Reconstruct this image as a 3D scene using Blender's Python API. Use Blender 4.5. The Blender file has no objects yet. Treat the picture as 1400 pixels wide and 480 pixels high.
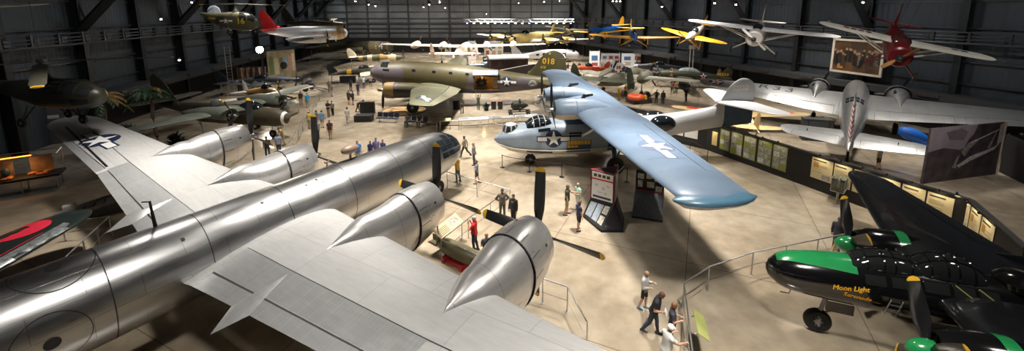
import bpy, bmesh, math, random
from math import pi, sin, cos, radians, sqrt, atan2
from mathutils import Vector, Matrix
from mathutils.bvhtree import BVHTree

random.seed(7)
SC = bpy.context.scene
COL = SC.collection
V = Vector

# ------------------------------------------------------------------ materials
MATS = {}


def mat(name, col, rough=.5, metal=0., var=.10, scale=2.5, bump=0., coat=0., emit=0., ecol=None, spec=.5, alpha=1., trans=0.):
    if name in MATS:
        return MATS[name]
    m = bpy.data.materials.new(name)
    m.use_nodes = True
    nt = m.node_tree
    b = nt.nodes['Principled BSDF']
    b.inputs['Roughness'].default_value = rough
    b.inputs['Metallic'].default_value = metal
    b.inputs['Coat Weight'].default_value = coat
    b.inputs['Specular IOR Level'].default_value = spec
    b.inputs['Alpha'].default_value = alpha
    b.inputs['Transmission Weight'].default_value = trans
    if emit:
        b.inputs['Emission Color'].default_value = (*(ecol or col), 1)
        b.inputs['Emission Strength'].default_value = emit
    b.inputs['Base Color'].default_value = (*col, 1)
    if var:
        tc = nt.nodes.new('ShaderNodeTexCoord')
        n = nt.nodes.new('ShaderNodeTexNoise')
        n.inputs['Scale'].default_value = scale
        n.inputs['Detail'].default_value = 5
        nt.links.new(tc.outputs['Object'], n.inputs['Vector'])
        r = nt.nodes.new('ShaderNodeValToRGB')
        r.color_ramp.elements[0].position = .3
        r.color_ramp.elements[1].position = .7
        r.color_ramp.elements[0].color = (*[max(0, c * (1 - var)) for c in col], 1)
        r.color_ramp.elements[1].color = (*[min(1, c * (1 + var)) for c in col], 1)
        nt.links.new(n.outputs['Fac'], r.inputs['Fac'])
        nt.links.new(r.outputs['Color'], b.inputs['Base Color'])
        if bump:
            bp = nt.nodes.new('ShaderNodeBump')
            bp.inputs['Strength'].default_value = bump
            bp.inputs['Distance'].default_value = .02
            nt.links.new(n.outputs['Fac'], bp.inputs['Height'])
            nt.links.new(bp.outputs['Normal'], b.inputs['Normal'])
    MATS[name] = m
    return m


def N(nt, kind, **kw):
    n = nt.nodes.new('ShaderNode' + kind)
    for k, v in kw.items():
        if k in n.inputs:
            n.inputs[k].default_value = v
        else:
            setattr(n, k, v)
    return n


def math_node(nt, op, a, b=None):
    n = nt.nodes.new('ShaderNodeMath')
    n.operation = op
    for i, v in enumerate((a, b)):
        if v is None:
            continue
        if isinstance(v, (int, float)):
            n.inputs[i].default_value = v
        else:
            nt.links.new(v, n.inputs[i])
    return n.outputs[0]


def panel_metal(name, col, rough, mode, pw, ph, metal=1., var=.12, zc=2.9, seam=.45, rvar=.12):
    """riveted sheet metal: brick pattern of panels in (x, girth) or (x, y), each panel its own tint"""
    if name in MATS:
        return MATS[name]
    m = bpy.data.materials.new(name)
    m.use_nodes = True
    nt = m.node_tree
    b = nt.nodes['Principled BSDF']
    b.inputs['Metallic'].default_value = metal
    tc = N(nt, 'TexCoord')
    sp = N(nt, 'SeparateXYZ')
    nt.links.new(tc.outputs['Object'], sp.inputs[0])
    cb = N(nt, 'CombineXYZ')
    if mode == 'body':
        zz = math_node(nt, 'SUBTRACT', sp.outputs[2], zc)
        an = math_node(nt, 'ARCTAN2', sp.outputs[1], zz)
        nt.links.new(sp.outputs[0], cb.inputs[0])
        nt.links.new(math_node(nt, 'MULTIPLY', an, 1.45), cb.inputs[1])
    else:
        nt.links.new(sp.outputs[1], cb.inputs[0])
        nt.links.new(sp.outputs[0], cb.inputs[1])
    br = N(nt, 'TexBrick')
    br.inputs['Scale'].default_value = 1.
    br.inputs['Brick Width'].default_value = pw
    br.inputs['Row Height'].default_value = ph
    br.inputs['Mortar Size'].default_value = .008
    br.inputs['Mortar Smooth'].default_value = .3
    br.inputs['Color1'].default_value = (*[c * (1 - var) for c in col], 1)
    br.inputs['Color2'].default_value = (*[min(1, c * (1 + var)) for c in col], 1)
    br.inputs['Mortar'].default_value = (*[c * seam for c in col], 1)
    nt.links.new(cb.outputs[0], br.inputs['Vector'])
    nz = N(nt, 'TexNoise')
    nz.inputs['Scale'].default_value = 1.3
    nz.inputs['Detail'].default_value = 6
    nt.links.new(tc.outputs['Object'], nz.inputs['Vector'])
    n2 = N(nt, 'TexNoise')
    n2.inputs['Scale'].default_value = 9
    n2.inputs['Detail'].default_value = 4
    mp = N(nt, 'Mapping')
    mp.inputs['Scale'].default_value = (.12, 1, 1) if mode == 'body' else (1, .15, 1)
    nt.links.new(tc.outputs['Object'], mp.inputs[0])
    nt.links.new(mp.outputs[0], n2.inputs['Vector'])
    mx = N(nt, 'Mix', data_type='RGBA', blend_type='MULTIPLY')
    mx.inputs[0].default_value = .35
    nt.links.new(br.outputs['Color'], mx.inputs[6])
    nt.links.new(n2.outputs['Color'], mx.inputs[7])
    bw = N(nt, 'RGBToBW')
    nt.links.new(n2.outputs['Color'], bw.inputs[0])
    nt.links.new(bw.outputs[0], mx.inputs[7])
    nt.links.new(mx.outputs[2], b.inputs['Base Color'])
    s = math_node(nt, 'MULTIPLY', nz.outputs['Fac'], rvar)
    s2 = math_node(nt, 'MULTIPLY', n2.outputs['Fac'], rvar)
    nt.links.new(math_node(nt, 'ADD', math_node(nt, 'ADD', s, s2), rough - rvar), b.inputs['Roughness'])
    bp = N(nt, 'Bump')
    bp.inputs['Strength'].default_value = .25
    bp.inputs['Distance'].default_value = .01
    h = math_node(nt, 'ADD', math_node(nt, 'MULTIPLY', nz.outputs['Fac'], .6), br.outputs['Fac'])
    nt.links.new(h, bp.inputs['Height'])
    bp.invert = True
    nt.links.new(bp.outputs['Normal'], b.inputs['Normal'])
    MATS[name] = m
    return m


def camo(name, top, low, zcut, amp, freq, rough=.55, belly=None, zbelly=0., slope=0., mid=None):
    """two-colour scheme split along a wavy waterline (object height), optional belly colour"""
    if name in MATS:
        return MATS[name]
    m = bpy.data.materials.new(name)
    m.use_nodes = True
    nt = m.node_tree
    b = nt.nodes['Principled BSDF']
    b.inputs['Roughness'].default_value = rough
    tc = N(nt, 'TexCoord')
    sp = N(nt, 'SeparateXYZ')
    nt.links.new(tc.outputs['Object'], sp.inputs[0])
    wob = math_node(nt, 'MULTIPLY', math_node(nt, 'SINE', math_node(nt, 'MULTIPLY', sp.outputs[0], freq)), amp)
    wob = math_node(nt, 'ADD', wob, math_node(nt, 'MULTIPLY', math_node(nt, 'SINE', math_node(nt, 'MULTIPLY', sp.outputs[0], freq * .37)), amp * .8))
    z = math_node(nt, 'ADD', sp.outputs[2], wob)
    z = math_node(nt, 'SUBTRACT', z, math_node(nt, 'MULTIPLY', sp.outputs[0], slope))
    if mid:
        win = math_node(nt, 'MULTIPLY', math_node(nt, 'GREATER_THAN', math_node(nt, 'ADD', sp.outputs[0], math_node(nt, 'MULTIPLY', sp.outputs[2], .25)), mid[0]), math_node(nt, 'LESS_THAN', math_node(nt, 'SUBTRACT', sp.outputs[0], math_node(nt, 'MULTIPLY', sp.outputs[2], .12)), mid[1]))
        z = math_node(nt, 'ADD', z, math_node(nt, 'MULTIPLY', win, mid[2]))
    f = math_node(nt, 'GREATER_THAN', z, zcut)
    nz = N(nt, 'TexNoise')
    nz.inputs['Scale'].default_value = 1.5
    nz.inputs['Detail'].default_value = 6
    nt.links.new(tc.outputs['Object'], nz.inputs['Vector'])
    mx = N(nt, 'Mix', data_type='RGBA')
    nt.links.new(f, mx.inputs[0])
    mx.inputs[6].default_value = (*low, 1)
    mx.inputs[7].default_value = (*top, 1)
    src = mx.outputs[2]
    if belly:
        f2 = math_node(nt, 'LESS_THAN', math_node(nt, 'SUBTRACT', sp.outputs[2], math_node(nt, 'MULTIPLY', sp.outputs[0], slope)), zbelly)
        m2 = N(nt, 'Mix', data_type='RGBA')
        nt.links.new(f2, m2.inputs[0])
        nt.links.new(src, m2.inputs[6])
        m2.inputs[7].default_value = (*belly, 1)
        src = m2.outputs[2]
    m3 = N(nt, 'Mix', data_type='RGBA', blend_type='OVERLAY')
    m3.inputs[0].default_value = .3
    nt.links.new(src, m3.inputs[6])
    nt.links.new(nz.outputs['Fac'], m3.inputs[7])
    nt.links.new(m3.outputs[2], b.inputs['Base Color'])
    MATS[name] = m
    return m


# ------------------------------------------------------------------ mesh builder
class MB:
    def __init__(s):
        s.v, s.f, s.m = [], [], []

    def add(s, vs, fs, mi=0):
        o = len(s.v)
        s.v += [tuple(v) for v in vs]
        for f in fs:
            s.f.append([i + o for i in f])
            s.m.append(mi)
        return s

    def box(s, c, d, mi=0, rz=0., ry=0., rx=0., bev=0.):
        x, y, z = d[0] / 2, d[1] / 2, d[2] / 2
        R = Matrix.Rotation(rz, 3, 'Z') @ Matrix.Rotation(ry, 3, 'Y') @ Matrix.Rotation(rx, 3, 'X')
        c = V(c)
        if bev <= 0:
            vs = [V((a * x, b * y, e * z)) for a in (-1, 1) for b in (-1, 1) for e in (-1, 1)]
            fs = [(0, 1, 3, 2), (4, 6, 7, 5), (0, 4, 5, 1), (2, 3, 7, 6), (0, 2, 6, 4), (1, 5, 7, 3)]
            s.add([c + R @ v for v in vs], fs, mi)
        else:
            bm = bmesh.new()
            bmesh.ops.create_cube(bm, size=1)
            bmesh.ops.scale(bm, vec=d, verts=bm.verts)
            bmesh.ops.bevel(bm, geom=bm.edges[:], offset=bev, segments=2, affect='EDGES', profile=.6)
            bm.verts.index_update()
            s.add([c + R @ v.co for v in bm.verts], [[v.index for v in f.verts] for f in bm.faces], mi)
            bm.free()
        return s

    def rings(s, rs, mi=0, cap0=True, cap1=True, closed=True):
        n = len(rs[0])
        vs = [p for r in rs for p in r]
        fs = []
        for i in range(len(rs) - 1):
            for j in range(n if closed else n - 1):
                k = (j + 1) % n
                fs.append((i * n + j, i * n + k, (i + 1) * n + k, (i + 1) * n + j))
        if cap0:
            fs.append(tuple(range(n - 1, -1, -1)))
        if cap1:
            o = (len(rs) - 1) * n
            fs.append(tuple(range(o, o + n)))
        return s.add(vs, fs, mi)

    def tube(s, pts, r, n=8, mi=0, cap=True):
        pts = [V(p) for p in pts]
        if isinstance(r, (int, float)):
            r = [r] * len(pts)
        rs = []
        up = V((0, 0, 1))
        for i, p in enumerate(pts):
            d = (pts[min(i + 1, len(pts) - 1)] - pts[max(i - 1, 0)]).normalized()
            a = d.cross(up)
            if a.length < 1e-3:
                a = d.cross(V((1, 0, 0)))
            a.normalize()
            b = d.cross(a).normalized()
            rs.append([p + (a * cos(2 * pi * k / n) + b * sin(2 * pi * k / n)) * r[i] for k in range(n)])
        return s.rings(rs, mi, cap, cap)

    def lathe(s, prof, o, ax, n=24, mi=0, closed=False):
        """prof: (along axis, radius)"""
        ax = V(ax).normalized()
        a = ax.cross(V((0, 0, 1)))
        if a.length < 1e-3:
            a = V((1, 0, 0))
        a.normalize()
        b = ax.cross(a).normalized()
        o = V(o)
        rs = [[o + ax * t + (a * cos(2 * pi * k / n) + b * sin(2 * pi * k / n)) * max(r, 1e-4) for k in range(n)] for t, r in prof]
        if closed:
            rs.append(rs[0])
        return s.rings(rs, mi, not closed, not closed)

    def quad(s, a, b, c, d, mi=0):
        return s.add([a, b, c, d], [(0, 1, 2, 3)], mi)

    def prism(s, poly, o, u, v, depth, mi=0):
        """extrude a 2-D polygon (u,v plane) along u x v by depth"""
        o, u, v = V(o), V(u), V(v)
        w = u.cross(v).normalized() * depth
        n = len(poly)
        a = [o + u * p[0] + v * p[1] for p in poly]
        b = [p + w for p in a]
        fs = [tuple(range(n - 1, -1, -1)), tuple(range(n, 2 * n))]
        fs += [(i, (i + 1) % n, n + (i + 1) % n, n + i) for i in range(n)]
        return s.add(a + b, fs, mi)

    def sphere(s, c, r, n=12, mi=0, sc=(1, 1, 1)):
        c = V(c)
        m = max(6, n // 2)
        rs = []
        for i in range(m + 1):
            t = pi * i / m
            rs.append([c + V((sin(t) * cos(2 * pi * k / n) * r * sc[0], sin(t) * sin(2 * pi * k / n) * r * sc[1], cos(t) * r * sc[2])) for k in range(n)])
        return s.rings(rs, mi, False, False)

    def xform(s, M):
        s.v = [tuple(M @ V(v)) for v in s.v]
        return s

    def build(s, name, mats, parent=None, sharp=35, recalc=True, label=None, smooth=True):
        me = bpy.data.meshes.new(name)
        me.from_pydata(s.v, [], s.f)
        if not isinstance(mats, (list, tuple)):
            mats = [mats]
        for m in mats:
            me.materials.append(m)
        me.polygons.foreach_set('material_index', s.m)
        if recalc:
            bm = bmesh.new()
            bm.from_mesh(me)
            bmesh.ops.remove_doubles(bm, verts=bm.verts, dist=1e-5)
            bmesh.ops.recalc_face_normals(bm, faces=bm.faces)
            bm.to_mesh(me)
            bm.free()
        if smooth:
            me.polygons.foreach_set('use_smooth', [True] * len(me.polygons))
            me.set_sharp_from_angle(angle=radians(sharp))
        me.update()
        o = bpy.data.objects.new(name, me)
        COL.objects.link(o)
        if parent:
            o.parent = parent
        if label:
            o['label'] = label
        return o

    def bvh(s):
        return BVHTree.FromPolygons([V(v) for v in s.v], s.f)


def tag(o, label=None, cat=None, group=None, kind=None):
    if label:
        o['label'] = label
    if cat:
        o['category'] = cat
    if group:
        o['group'] = group
    if kind:
        o['kind'] = kind
    return o


def thing(name, label, cat, loc=(0, 0, 0), rz=0., group=None, rx=0., ry=0.):
    o = bpy.data.objects.new(name, None)
    o.empty_display_size = .3
    COL.objects.link(o)
    o.location = loc
    o.rotation_euler = (rx, ry, rz)
    return tag(o, label, cat, group)


def struct(name, mb, m, sharp=35, label=None, **k):
    o = mb.build(name, m, None, sharp, **k)
    o['kind'] = 'structure'
    if label:
        o['label'] = label
    return o


def copy_tree(o, parent=None):
    c = o.copy()
    COL.objects.link(c)
    c.parent = parent
    for ch in list(o.children):
        copy_tree(ch, c)
    return c


def place(o, loc, rz, label=None, group=None):
    o.location = loc
    o.rotation_euler = (0, 0, rz)
    if label:
        o['label'] = label
    if group:
        o['group'] = group
    return o


# ------------------------------------------------------------------ camera geometry (photo 1400 x 480)
CF, CT, CXP, CYP, CH = 553., .162, 713.3, 102.7, 11.32


def ray(u, v):
    dx, dy = (u - CXP) / CF, (CYP - v) / CF
    return V((dx, cos(CT) + dy * sin(CT), -sin(CT) + dy * cos(CT)))


def gp(u, v, z=0.):
    """point of the horizontal plane at height z seen at that place of the photograph"""
    r = ray(u, v)
    k = (z - CH) / r.z
    return V((0, 0, CH)) + r * k


def atY(u, v, Y):
    r = ray(u, v)
    return V((0, 0, CH)) + r * (Y / r.y)


cam = bpy.data.cameras.new('camera')
cam.sensor_width = 36
cam.lens = CF / 1400 * 36
cam.shift_y = -(240 - CYP) / 1400
cam.shift_x = -(CXP - 700) / 1400
cam.clip_end = 400
co = bpy.data.objects.new('camera', cam)
COL.objects.link(co)
co.location = (0, 0, CH)
co.rotation_euler = (pi / 2 - CT, 0, 0)
SC.camera = co
SC.view_settings.view_transform = 'Standard'
SC.view_settings.look = 'None'
SC.view_settings.gamma = 1
SC.view_settings.exposure = 0
SC.view_settings.use_curve_mapping = False


# ------------------------------------------------------------------ aircraft shapes
def pchip(xs, ys):
    n = len(xs)
    h = [xs[i + 1] - xs[i] for i in range(n - 1)]
    d = [(ys[i + 1] - ys[i]) / h[i] for i in range(n - 1)]
    m = [0.] * n
    m[0], m[-1] = d[0], d[-1]
    for i in range(1, n - 1):
        if d[i - 1] * d[i] <= 0:
            m[i] = 0
        else:
            w1, w2 = 2 * h[i] + h[i - 1], h[i] + 2 * h[i - 1]
            m[i] = (w1 + w2) / (w1 / d[i - 1] + w2 / d[i])

    def ev(x):
        x = min(max(x, xs[0]), xs[-1])
        i = 0
        while i < n - 2 and x > xs[i + 1]:
            i += 1
        t = (x - xs[i]) / h[i]
        return (ys[i] * (1 + 2 * t) * (1 - t) ** 2 + m[i] * h[i] * t * (1 - t) ** 2 + ys[i + 1] * t * t * (3 - 2 * t) + m[i + 1] * h[i] * t * t * (t - 1))
    return ev


class Body:
    """fuselage, nacelle or boom: stations (x, zc, half width, height above, height below, exponent)"""

    def __init__(s, st, y0=0., n=32, step=.35):
        st = sorted(st, key=lambda a: a[0])
        st = [tuple(a) + (2.,) * (6 - len(a)) for a in st]
        s.y0, s.n = y0, n
        xs = [a[0] for a in st]
        s.fn = [pchip(xs, [a[k] for a in st]) for k in range(1, 6)]
        s.x0, s.x1 = xs[0], xs[-1]
        X = set(xs)
        for i in range(len(xs) - 1):
            k = max(1, int((xs[i + 1] - xs[i]) / step))
            for j in range(k):
                X.add(xs[i] + (xs[i + 1] - xs[i]) * j / k)
        s.X = sorted(X)

    def pt(s, x, a, off=0.):
        zc, hw, ht, hb, p = [f(x) for f in s.fn]
        c, q = cos(a), sin(a)
        e = 2. / p
        y = (hw + off) * math.copysign(abs(c) ** e, c)
        z = ((ht if q > 0 else hb) + off) * math.copysign(abs(q) ** e, q)
        return V((x, s.y0 + y, zc + z))

    def mesh(s, mb=None, mi=0, hole=None, cap=True, mfun=None):
        mb = mb or MB()
        rs = [[s.pt(x, 2 * pi * j / s.n) for j in range(s.n)] for x in s.X]
        n = s.n
        o = len(mb.v)
        mb.v += [tuple(p) for r in rs for p in r]
        for i in range(len(rs) - 1):
            xm = (s.X[i] + s.X[i + 1]) / 2
            for j in range(n):
                am = 2 * pi * (j + .5) / n
                if hole and hole(xm, am):
                    continue
                k = (j + 1) % n
                mb.f.append([o + i * n + j, o + i * n + k, o + (i + 1) * n + k, o + (i + 1) * n + j])
                mb.m.append(mfun(xm, am) if mfun else mi)
        if cap:
            mb.f.append([o + j for j in range(n - 1, -1, -1)])
            mb.m.append(mi)
            e = o + (len(rs) - 1) * n
            mb.f.append([e + j for j in range(n)])
            mb.m.append(mi)
        return mb

    def patch(s, mb, x0, x1, a0, a1, off=.012, mi=0, nx=4, na=4, rim=True, taper=0.):
        """sheet lying on the skin between two stations and two angles (degrees), taper slants its ends"""
        a0, a1 = radians(a0), radians(a1)
        g = []
        for i in range(nx + 1):
            r = []
            for j in range(na + 1):
                t = j / na
                r.append(s.pt(x0 + (x1 - x0) * i / nx + taper * (t - .5), a0 + (a1 - a0) * t, off))
            g.append(r)
        vs = [p for r in g for p in r]
        w = na + 1
        fs = [(i * w + j, i * w + j + 1, (i + 1) * w + j + 1, (i + 1) * w + j) for i in range(nx) for j in range(na)]
        mb.add(vs, fs, mi)
        if rim:
            # close the edge down to the skin so that the sheet has thickness
            per = [(i, 0) for i in range(nx + 1)] + [(nx, j) for j in range(1, na + 1)] + [(i, na) for i in range(nx - 1, -1, -1)] + [(0, j) for j in range(na - 1, 0, -1)]
            top = [g[i][j] for i, j in per]
            bot = []
            for i, j in per:
                t = j / na
                bot.append(s.pt(x0 + (x1 - x0) * i / nx + taper * (t - .5), a0 + (a1 - a0) * t, -.004))
            k = len(per)
            mb.add(top + bot, [(q, (q + 1) % k, k + (q + 1) % k, k + q) for q in range(k)], mi)
        return mb


AF = [0, .006, .02, .05, .1, .18, .3, .45, .6, .75, .88, 1.]


def afoil(c, th, cam=.02):
    t = 5 * th * (.2969 * sqrt(c) - .126 * c - .3516 * c * c + .2843 * c ** 3 - .1036 * c ** 4)
    k = cam * 4 * c * (1 - c)
    return k + t, k - t


def build_islands(mb, name, mats, parent, label=None, **k):
    """every loose piece of the mesh becomes a part of its own"""
    par = list(range(len(mb.v)))

    def find(i):
        while par[i] != i:
            par[i] = par[par[i]]
            i = par[i]
        return i
    pos = {}
    for i, v in enumerate(mb.v):
        key = (round(v[0], 4), round(v[1], 4), round(v[2], 4))
        if key in pos:
            par[find(i)] = find(pos[key])
        else:
            pos[key] = i
    for f in mb.f:
        r = find(f[0])
        for i in f[1:]:
            par[find(i)] = r
    grp = {}
    for f, mi in zip(mb.f, mb.m):
        grp.setdefault(find(f[0]), []).append((f, mi))
    out = []
    for fl in grp.values():
        q = MB()
        idx = {}
        for f, mi in fl:
            g = []
            for i in f:
                if i not in idx:
                    idx[i] = len(q.v)
                    q.v.append(mb.v[i])
                g.append(idx[i])
            q.f.append(g)
            q.m.append(mi)
        out.append(q.build(name, mats, parent, label=label, **k))
    return out


class Wing:
    """secs: (span s, leading edge x, chord, z, thickness ratio); lofted along +-y (or z for fins)"""

    def __init__(s, secs, side=1, axis='y', org=(0, 0, 0), cam=.02, step=.5, cant=0., inc=0.):
        s.inc = inc
        s.side, s.axis, s.o, s.cam, s.cant = side, axis, V(org), cam, cant
        s.secs = sorted(secs)
        s.step = step

    def sec(s, y):
        S = s.secs
        i = 0
        while i < len(S) - 2 and y > S[i + 1][0]:
            i += 1
        a, b = S[i], S[i + 1]
        t = (y - a[0]) / (b[0] - a[0])
        return [a[k] + (b[k] - a[k]) * t for k in range(1, 5)]

    def pt(s, y, c, top=True):
        xle, ch, z, th = s.sec(y)
        u, l = afoil(max(c, 0), th, s.cam)
        h = (u if top else l) * ch
        x = xle - c * ch
        if s.axis == 'y':
            return s.o + V((x, s.side * y, z + h - s.inc * c * ch))
        return s.o + V((x, h + z + s.cant * y, y))

    def ring(s, y, c0, c1):
        cs = [c0 + (c1 - c0) * q for q in (AF if c0 == 0 else [0, .15, .4, .7, 1.])]
        top = [s.pt(y, c, True) for c in reversed(cs)]
        bot = [s.pt(y, c, False) for c in (cs[1:] if c0 == 0 else cs)]
        return top + bot

    def ys(s, y0, y1):
        Y = [y for y, *_ in s.secs if y0 < y < y1]
        P = [y0] + Y + [y1]
        R = []
        for a, b in zip(P, P[1:]):
            k = max(1, int((b - a) / s.step + .5))
            R += [a + (b - a) * j / k for j in range(k)]
        return R + [y1]

    def mesh(s, ctrl=(), mb=None, mi=0, hinge=.76):
        mb = mb or MB()
        lo, hi = s.secs[0][0], s.secs[-1][0]
        cuts = sorted((max(a, lo), min(b, hi)) for a, b in ctrl)
        spans, p = [], lo
        for a, b in cuts:
            if a > p + 1e-3:
                spans.append((p, a, 1.))
            spans.append((a, b, hinge))
            p = b
        if p < hi - 1e-3:
            spans.append((p, hi, 1.))
        rs = []
        for a, b, c in spans:
            rs += [s.ring(y, 0, c) for y in s.ys(a, b)]
        mb.rings(rs, mi)
        return mb

    def surf(s, y0, y1, hinge=.76, gap=.012, mb=None, mi=0, c1=1.):
        mb = mb or MB()
        mb.rings([s.ring(y, hinge + gap, c1) for y in s.ys(y0 + .02, y1 - .02)], mi)
        return mb


def round_tip(secs, L, k=6, ctr=.42):
    """append shrinking sections so that the tip is rounded"""
    s0, x, c, z, th = secs[-1]
    p0 = secs[-2]
    r = L / (s0 - p0[0])
    out = list(secs)
    for i in range(1, k + 1):
        t = sin(pi / 2 * i / k)
        q = max(sqrt(max(0, 1 - t * t)), .04)
        xx, cc, zz = x + (x - p0[1]) * r * t, c + (c - p0[2]) * r * t, z + (z - p0[3]) * r * t
        out.append((s0 + L * t, xx - ctr * cc * (1 - q), cc * q, zz, th * (.9 if q > .3 else .7)))
    return out


def prop_blades(mb_list_parent, pos, R, nb, phase, mats, width=.36, r0=.16, ax=(1, 0, 0), tip=.2, name='blade', pitch=1.):
    ax = V(ax).normalized()
    e1 = V((0, 0, 1)) - ax * ax.z
    e1.normalize()
    e2 = ax.cross(e1)
    pos = V(pos)
    for b in range(nb):
        ph = phase + 2 * pi * b / nb
        d = e1 * cos(ph) + e2 * sin(ph)
        tg = ax.cross(d)
        rs, mi = [], []
        K = [0, .08, .18, .32, .5, .68, .82, 1 - tip / R, 1 - tip / R + .001, .955, .985, 1.]
        for q in K:
            r = r0 + (R - r0) * q
            w = width * (.35 + 1.1 * min(q, .35) / .35 * .6 if q < .35 else 1. - .30 * max(0, (q - .5)) ** 1.3)
            if q > .94:
                w *= sqrt(max(.02, 1 - ((q - .94) / .0605) ** 2))
            th = max(.012, .09 * (1 - q) ** 1.2 + .016)
            tw = radians(58 - 40 * q) * pitch
            cd = tg * cos(tw) + ax * sin(tw)
            nd = -tg * sin(tw) + ax * cos(tw)
            rs.append([pos + d * r + cd * (w / 2 * cos(a)) + nd * (th / 2 * sin(a)) for a in [2 * pi * k / 10 for k in range(10)]])
        m = MB()
        m.rings(rs[:8], 0, True, False)
        m.rings(rs[8:], 1, False, True)
        m.build(name, [mats[0], mats[1]], mb_list_parent)


def spinner_mb(pos, L, R, back=.1, n=20, ax=(1, 0, 0), blunt=.5):
    m = MB()
    pr = [(-back, R * .96)] + [(L * t, R * sqrt(max(0., 1 - t ** (1 / blunt)))) for t in (0, .15, .3, .45, .6, .75, .87, .95, 1.)]
    m.lathe(pr, pos, ax, n)
    return m


def propeller(parent, pos, R, nb, phase, mats, hubmat, spin=(.25, .16), width=.36, tip=.2, ax=(1, 0, 0), blunt=.5, r0=None):
    h = spinner_mb(pos, spin[0], spin[1], .12, ax=ax, blunt=blunt)
    po = h.build('propeller', hubmat, parent)
    prop_blades(po, pos, R, nb, phase, mats, width, r0 or spin[1] * .7, ax, tip)
    return po


def radial_engine(parent, pos, R, mats, n=9, depth=.5):
    """crankcase and a ring of finned cylinders inside a cowl; mats = (dark, grey)"""
    m = MB()
    x, y, z = pos
    m.lathe([(-depth, R * .98), (-depth + .02, R * .98), (-depth + .02, .1)], pos, (1, 0, 0), 20, 0)
    m.lathe([(-depth, R * .36), (-.05, R * .34), (.08, R * .22), (.12, .05)], pos, (1, 0, 0), 16, 1)
    for k in range(n):
        a = 2 * pi * k / n + .1
        d = V((0, cos(a), sin(a)))
        p0 = V(pos) + d * R * .3 + V((-depth * .5, 0, 0))
        p1 = V(pos) + d * R * .9 + V((-depth * .5, 0, 0))
        m.tube([p0, p0.lerp(p1, .5), p0.lerp(p1, .52), p1], [R * .15, R * .17, R * .15, R * .13], 8, 1)
    return m.build('engine', mats, parent)


def cowl(body_or_st, y0, mats, parent, name='cowling', lip=.12, n=28):
    """cowling lofted from stations, front end turned inwards as a lip and left open"""
    b = Body(body_or_st, y0, n)
    mb = b.mesh(cap=False)
    xf = b.x1
    zc, hw, ht, hb, p = [f(xf) for f in b.fn]
    ring = lambda k, dx: [V((xf + dx, y0 + hw * k * cos(2 * pi * j / n), zc + (ht if sin(2 * pi * j / n) > 0 else hb) * k * sin(2 * pi * j / n))) for j in range(n)]
    mb.rings([ring(1, 0), ring(.96, .05), ring(.9, .05), ring(.85, -.03), ring(.84, -.5)], 0, False, False)
    return mb.build(name, mats, parent), b


def wheel(parent, pos, R, W, mats, axis=(0, 1, 0), name='wheel', hubname='hub'):
    m = MB()
    h = W / 2
    m.lathe([(-h * .8, R * .55), (-h * .95, R * .7), (-h * .9, R * .86), (-h * .55, R * .97), (0, R), (h * .55, R * .97), (h * .9, R * .86), (h * .95, R * .7), (h * .8, R * .55)], pos, axis, 28)
    w = m.build(name, mats[0], parent)
    m = MB()
    m.lathe([(-h * .75, R * .56), (-h * .8, R * .5), (-h * .6, R * .4), (-h * .9, R * .18), (-h, .02), (h, .02), (h * .9, R * .18), (h * .6, R * .4), (h * .8, R * .5), (h * .75, R * .56)], pos, axis, 24)
    for k in range(6):
        a = 2 * pi * k / 6
        ax = V(axis).normalized()
        e1 = ax.cross(V((0, 0, 1)))
        e1 = e1.normalized() if e1.length > .01 else V((1, 0, 0))
        e2 = ax.cross(e1)
        for sgn in (-1, 1):
            m.sphere(V(pos) + (e1 * cos(a) + e2 * sin(a)) * R * .3 + ax * sgn * h * .8, R * .06, 8)
    m.build(hubname, mats[1], w)
    return w


# ------------------------------------------------------------------ markings laid on a surface
def refine(vs, fs, mx):
    bm = bmesh.new()
    bv = [bm.verts.new((p[0], p[1], 0)) for p in vs]
    for f in fs:
        try:
            bm.faces.new([bv[i] for i in f])
        except ValueError:
            pass
    bmesh.ops.triangulate(bm, faces=bm.faces[:])
    for _ in range(6):
        E = [e for e in bm.edges if e.calc_length() > mx]
        if not E:
            break
        bmesh.ops.subdivide_edges(bm, edges=E, cuts=1)
        bmesh.ops.triangulate(bm, faces=[f for f in bm.faces if len(f.verts) > 3])
    bm.verts.index_update()
    r = [(v.co.x, v.co.y) for v in bm.verts], [[v.index for v in f.verts] for f in bm.faces]
    bm.free()
    return r


def project(mb, bvh, vs, fs, o, u, v, d, off=.006, mi=0, mx=.3):
    vs, fs = refine(vs, fs, mx)
    o, u, v, d = V(o), V(u).normalized(), V(v).normalized(), V(d).normalized()
    P, last = [], None
    for a, b in vs:
        q = o + u * a + v * b
        h = bvh.ray_cast(q - d * 40, d, 80)
        if h[0] is None:
            P.append(None)
        else:
            n = h[1] if h[1].dot(d) < 0 else -h[1]
            P.append(h[0] + n * off)
    idx, pts = {}, []
    F = []
    for f in fs:
        if any(P[i] is None for i in f):
            continue
        g = []
        for i in f:
            if i not in idx:
                idx[i] = len(pts)
                pts.append(P[i])
            g.append(idx[i])
        F.append(g)
    mb.add(pts, F, mi)


def circ(r, n=28, cx=0, cy=0):
    return [(cx + r * cos(2 * pi * k / n), cy + r * sin(2 * pi * k / n)) for k in range(n)]


def star(r, rot=pi / 2):
    return [((r if k % 2 == 0 else r * .382) * cos(rot + pi * k / 5), (r if k % 2 == 0 else r * .382) * sin(rot + pi * k / 5)) for k in range(10)]


def one(p):
    return p, [list(range(len(p)))]


def starfan(r, rot=pi / 2):
    p = [(0, 0)] + star(r, rot)
    return p, [[0, 1 + k, 1 + (k + 1) % 10] for k in range(10)]


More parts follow.
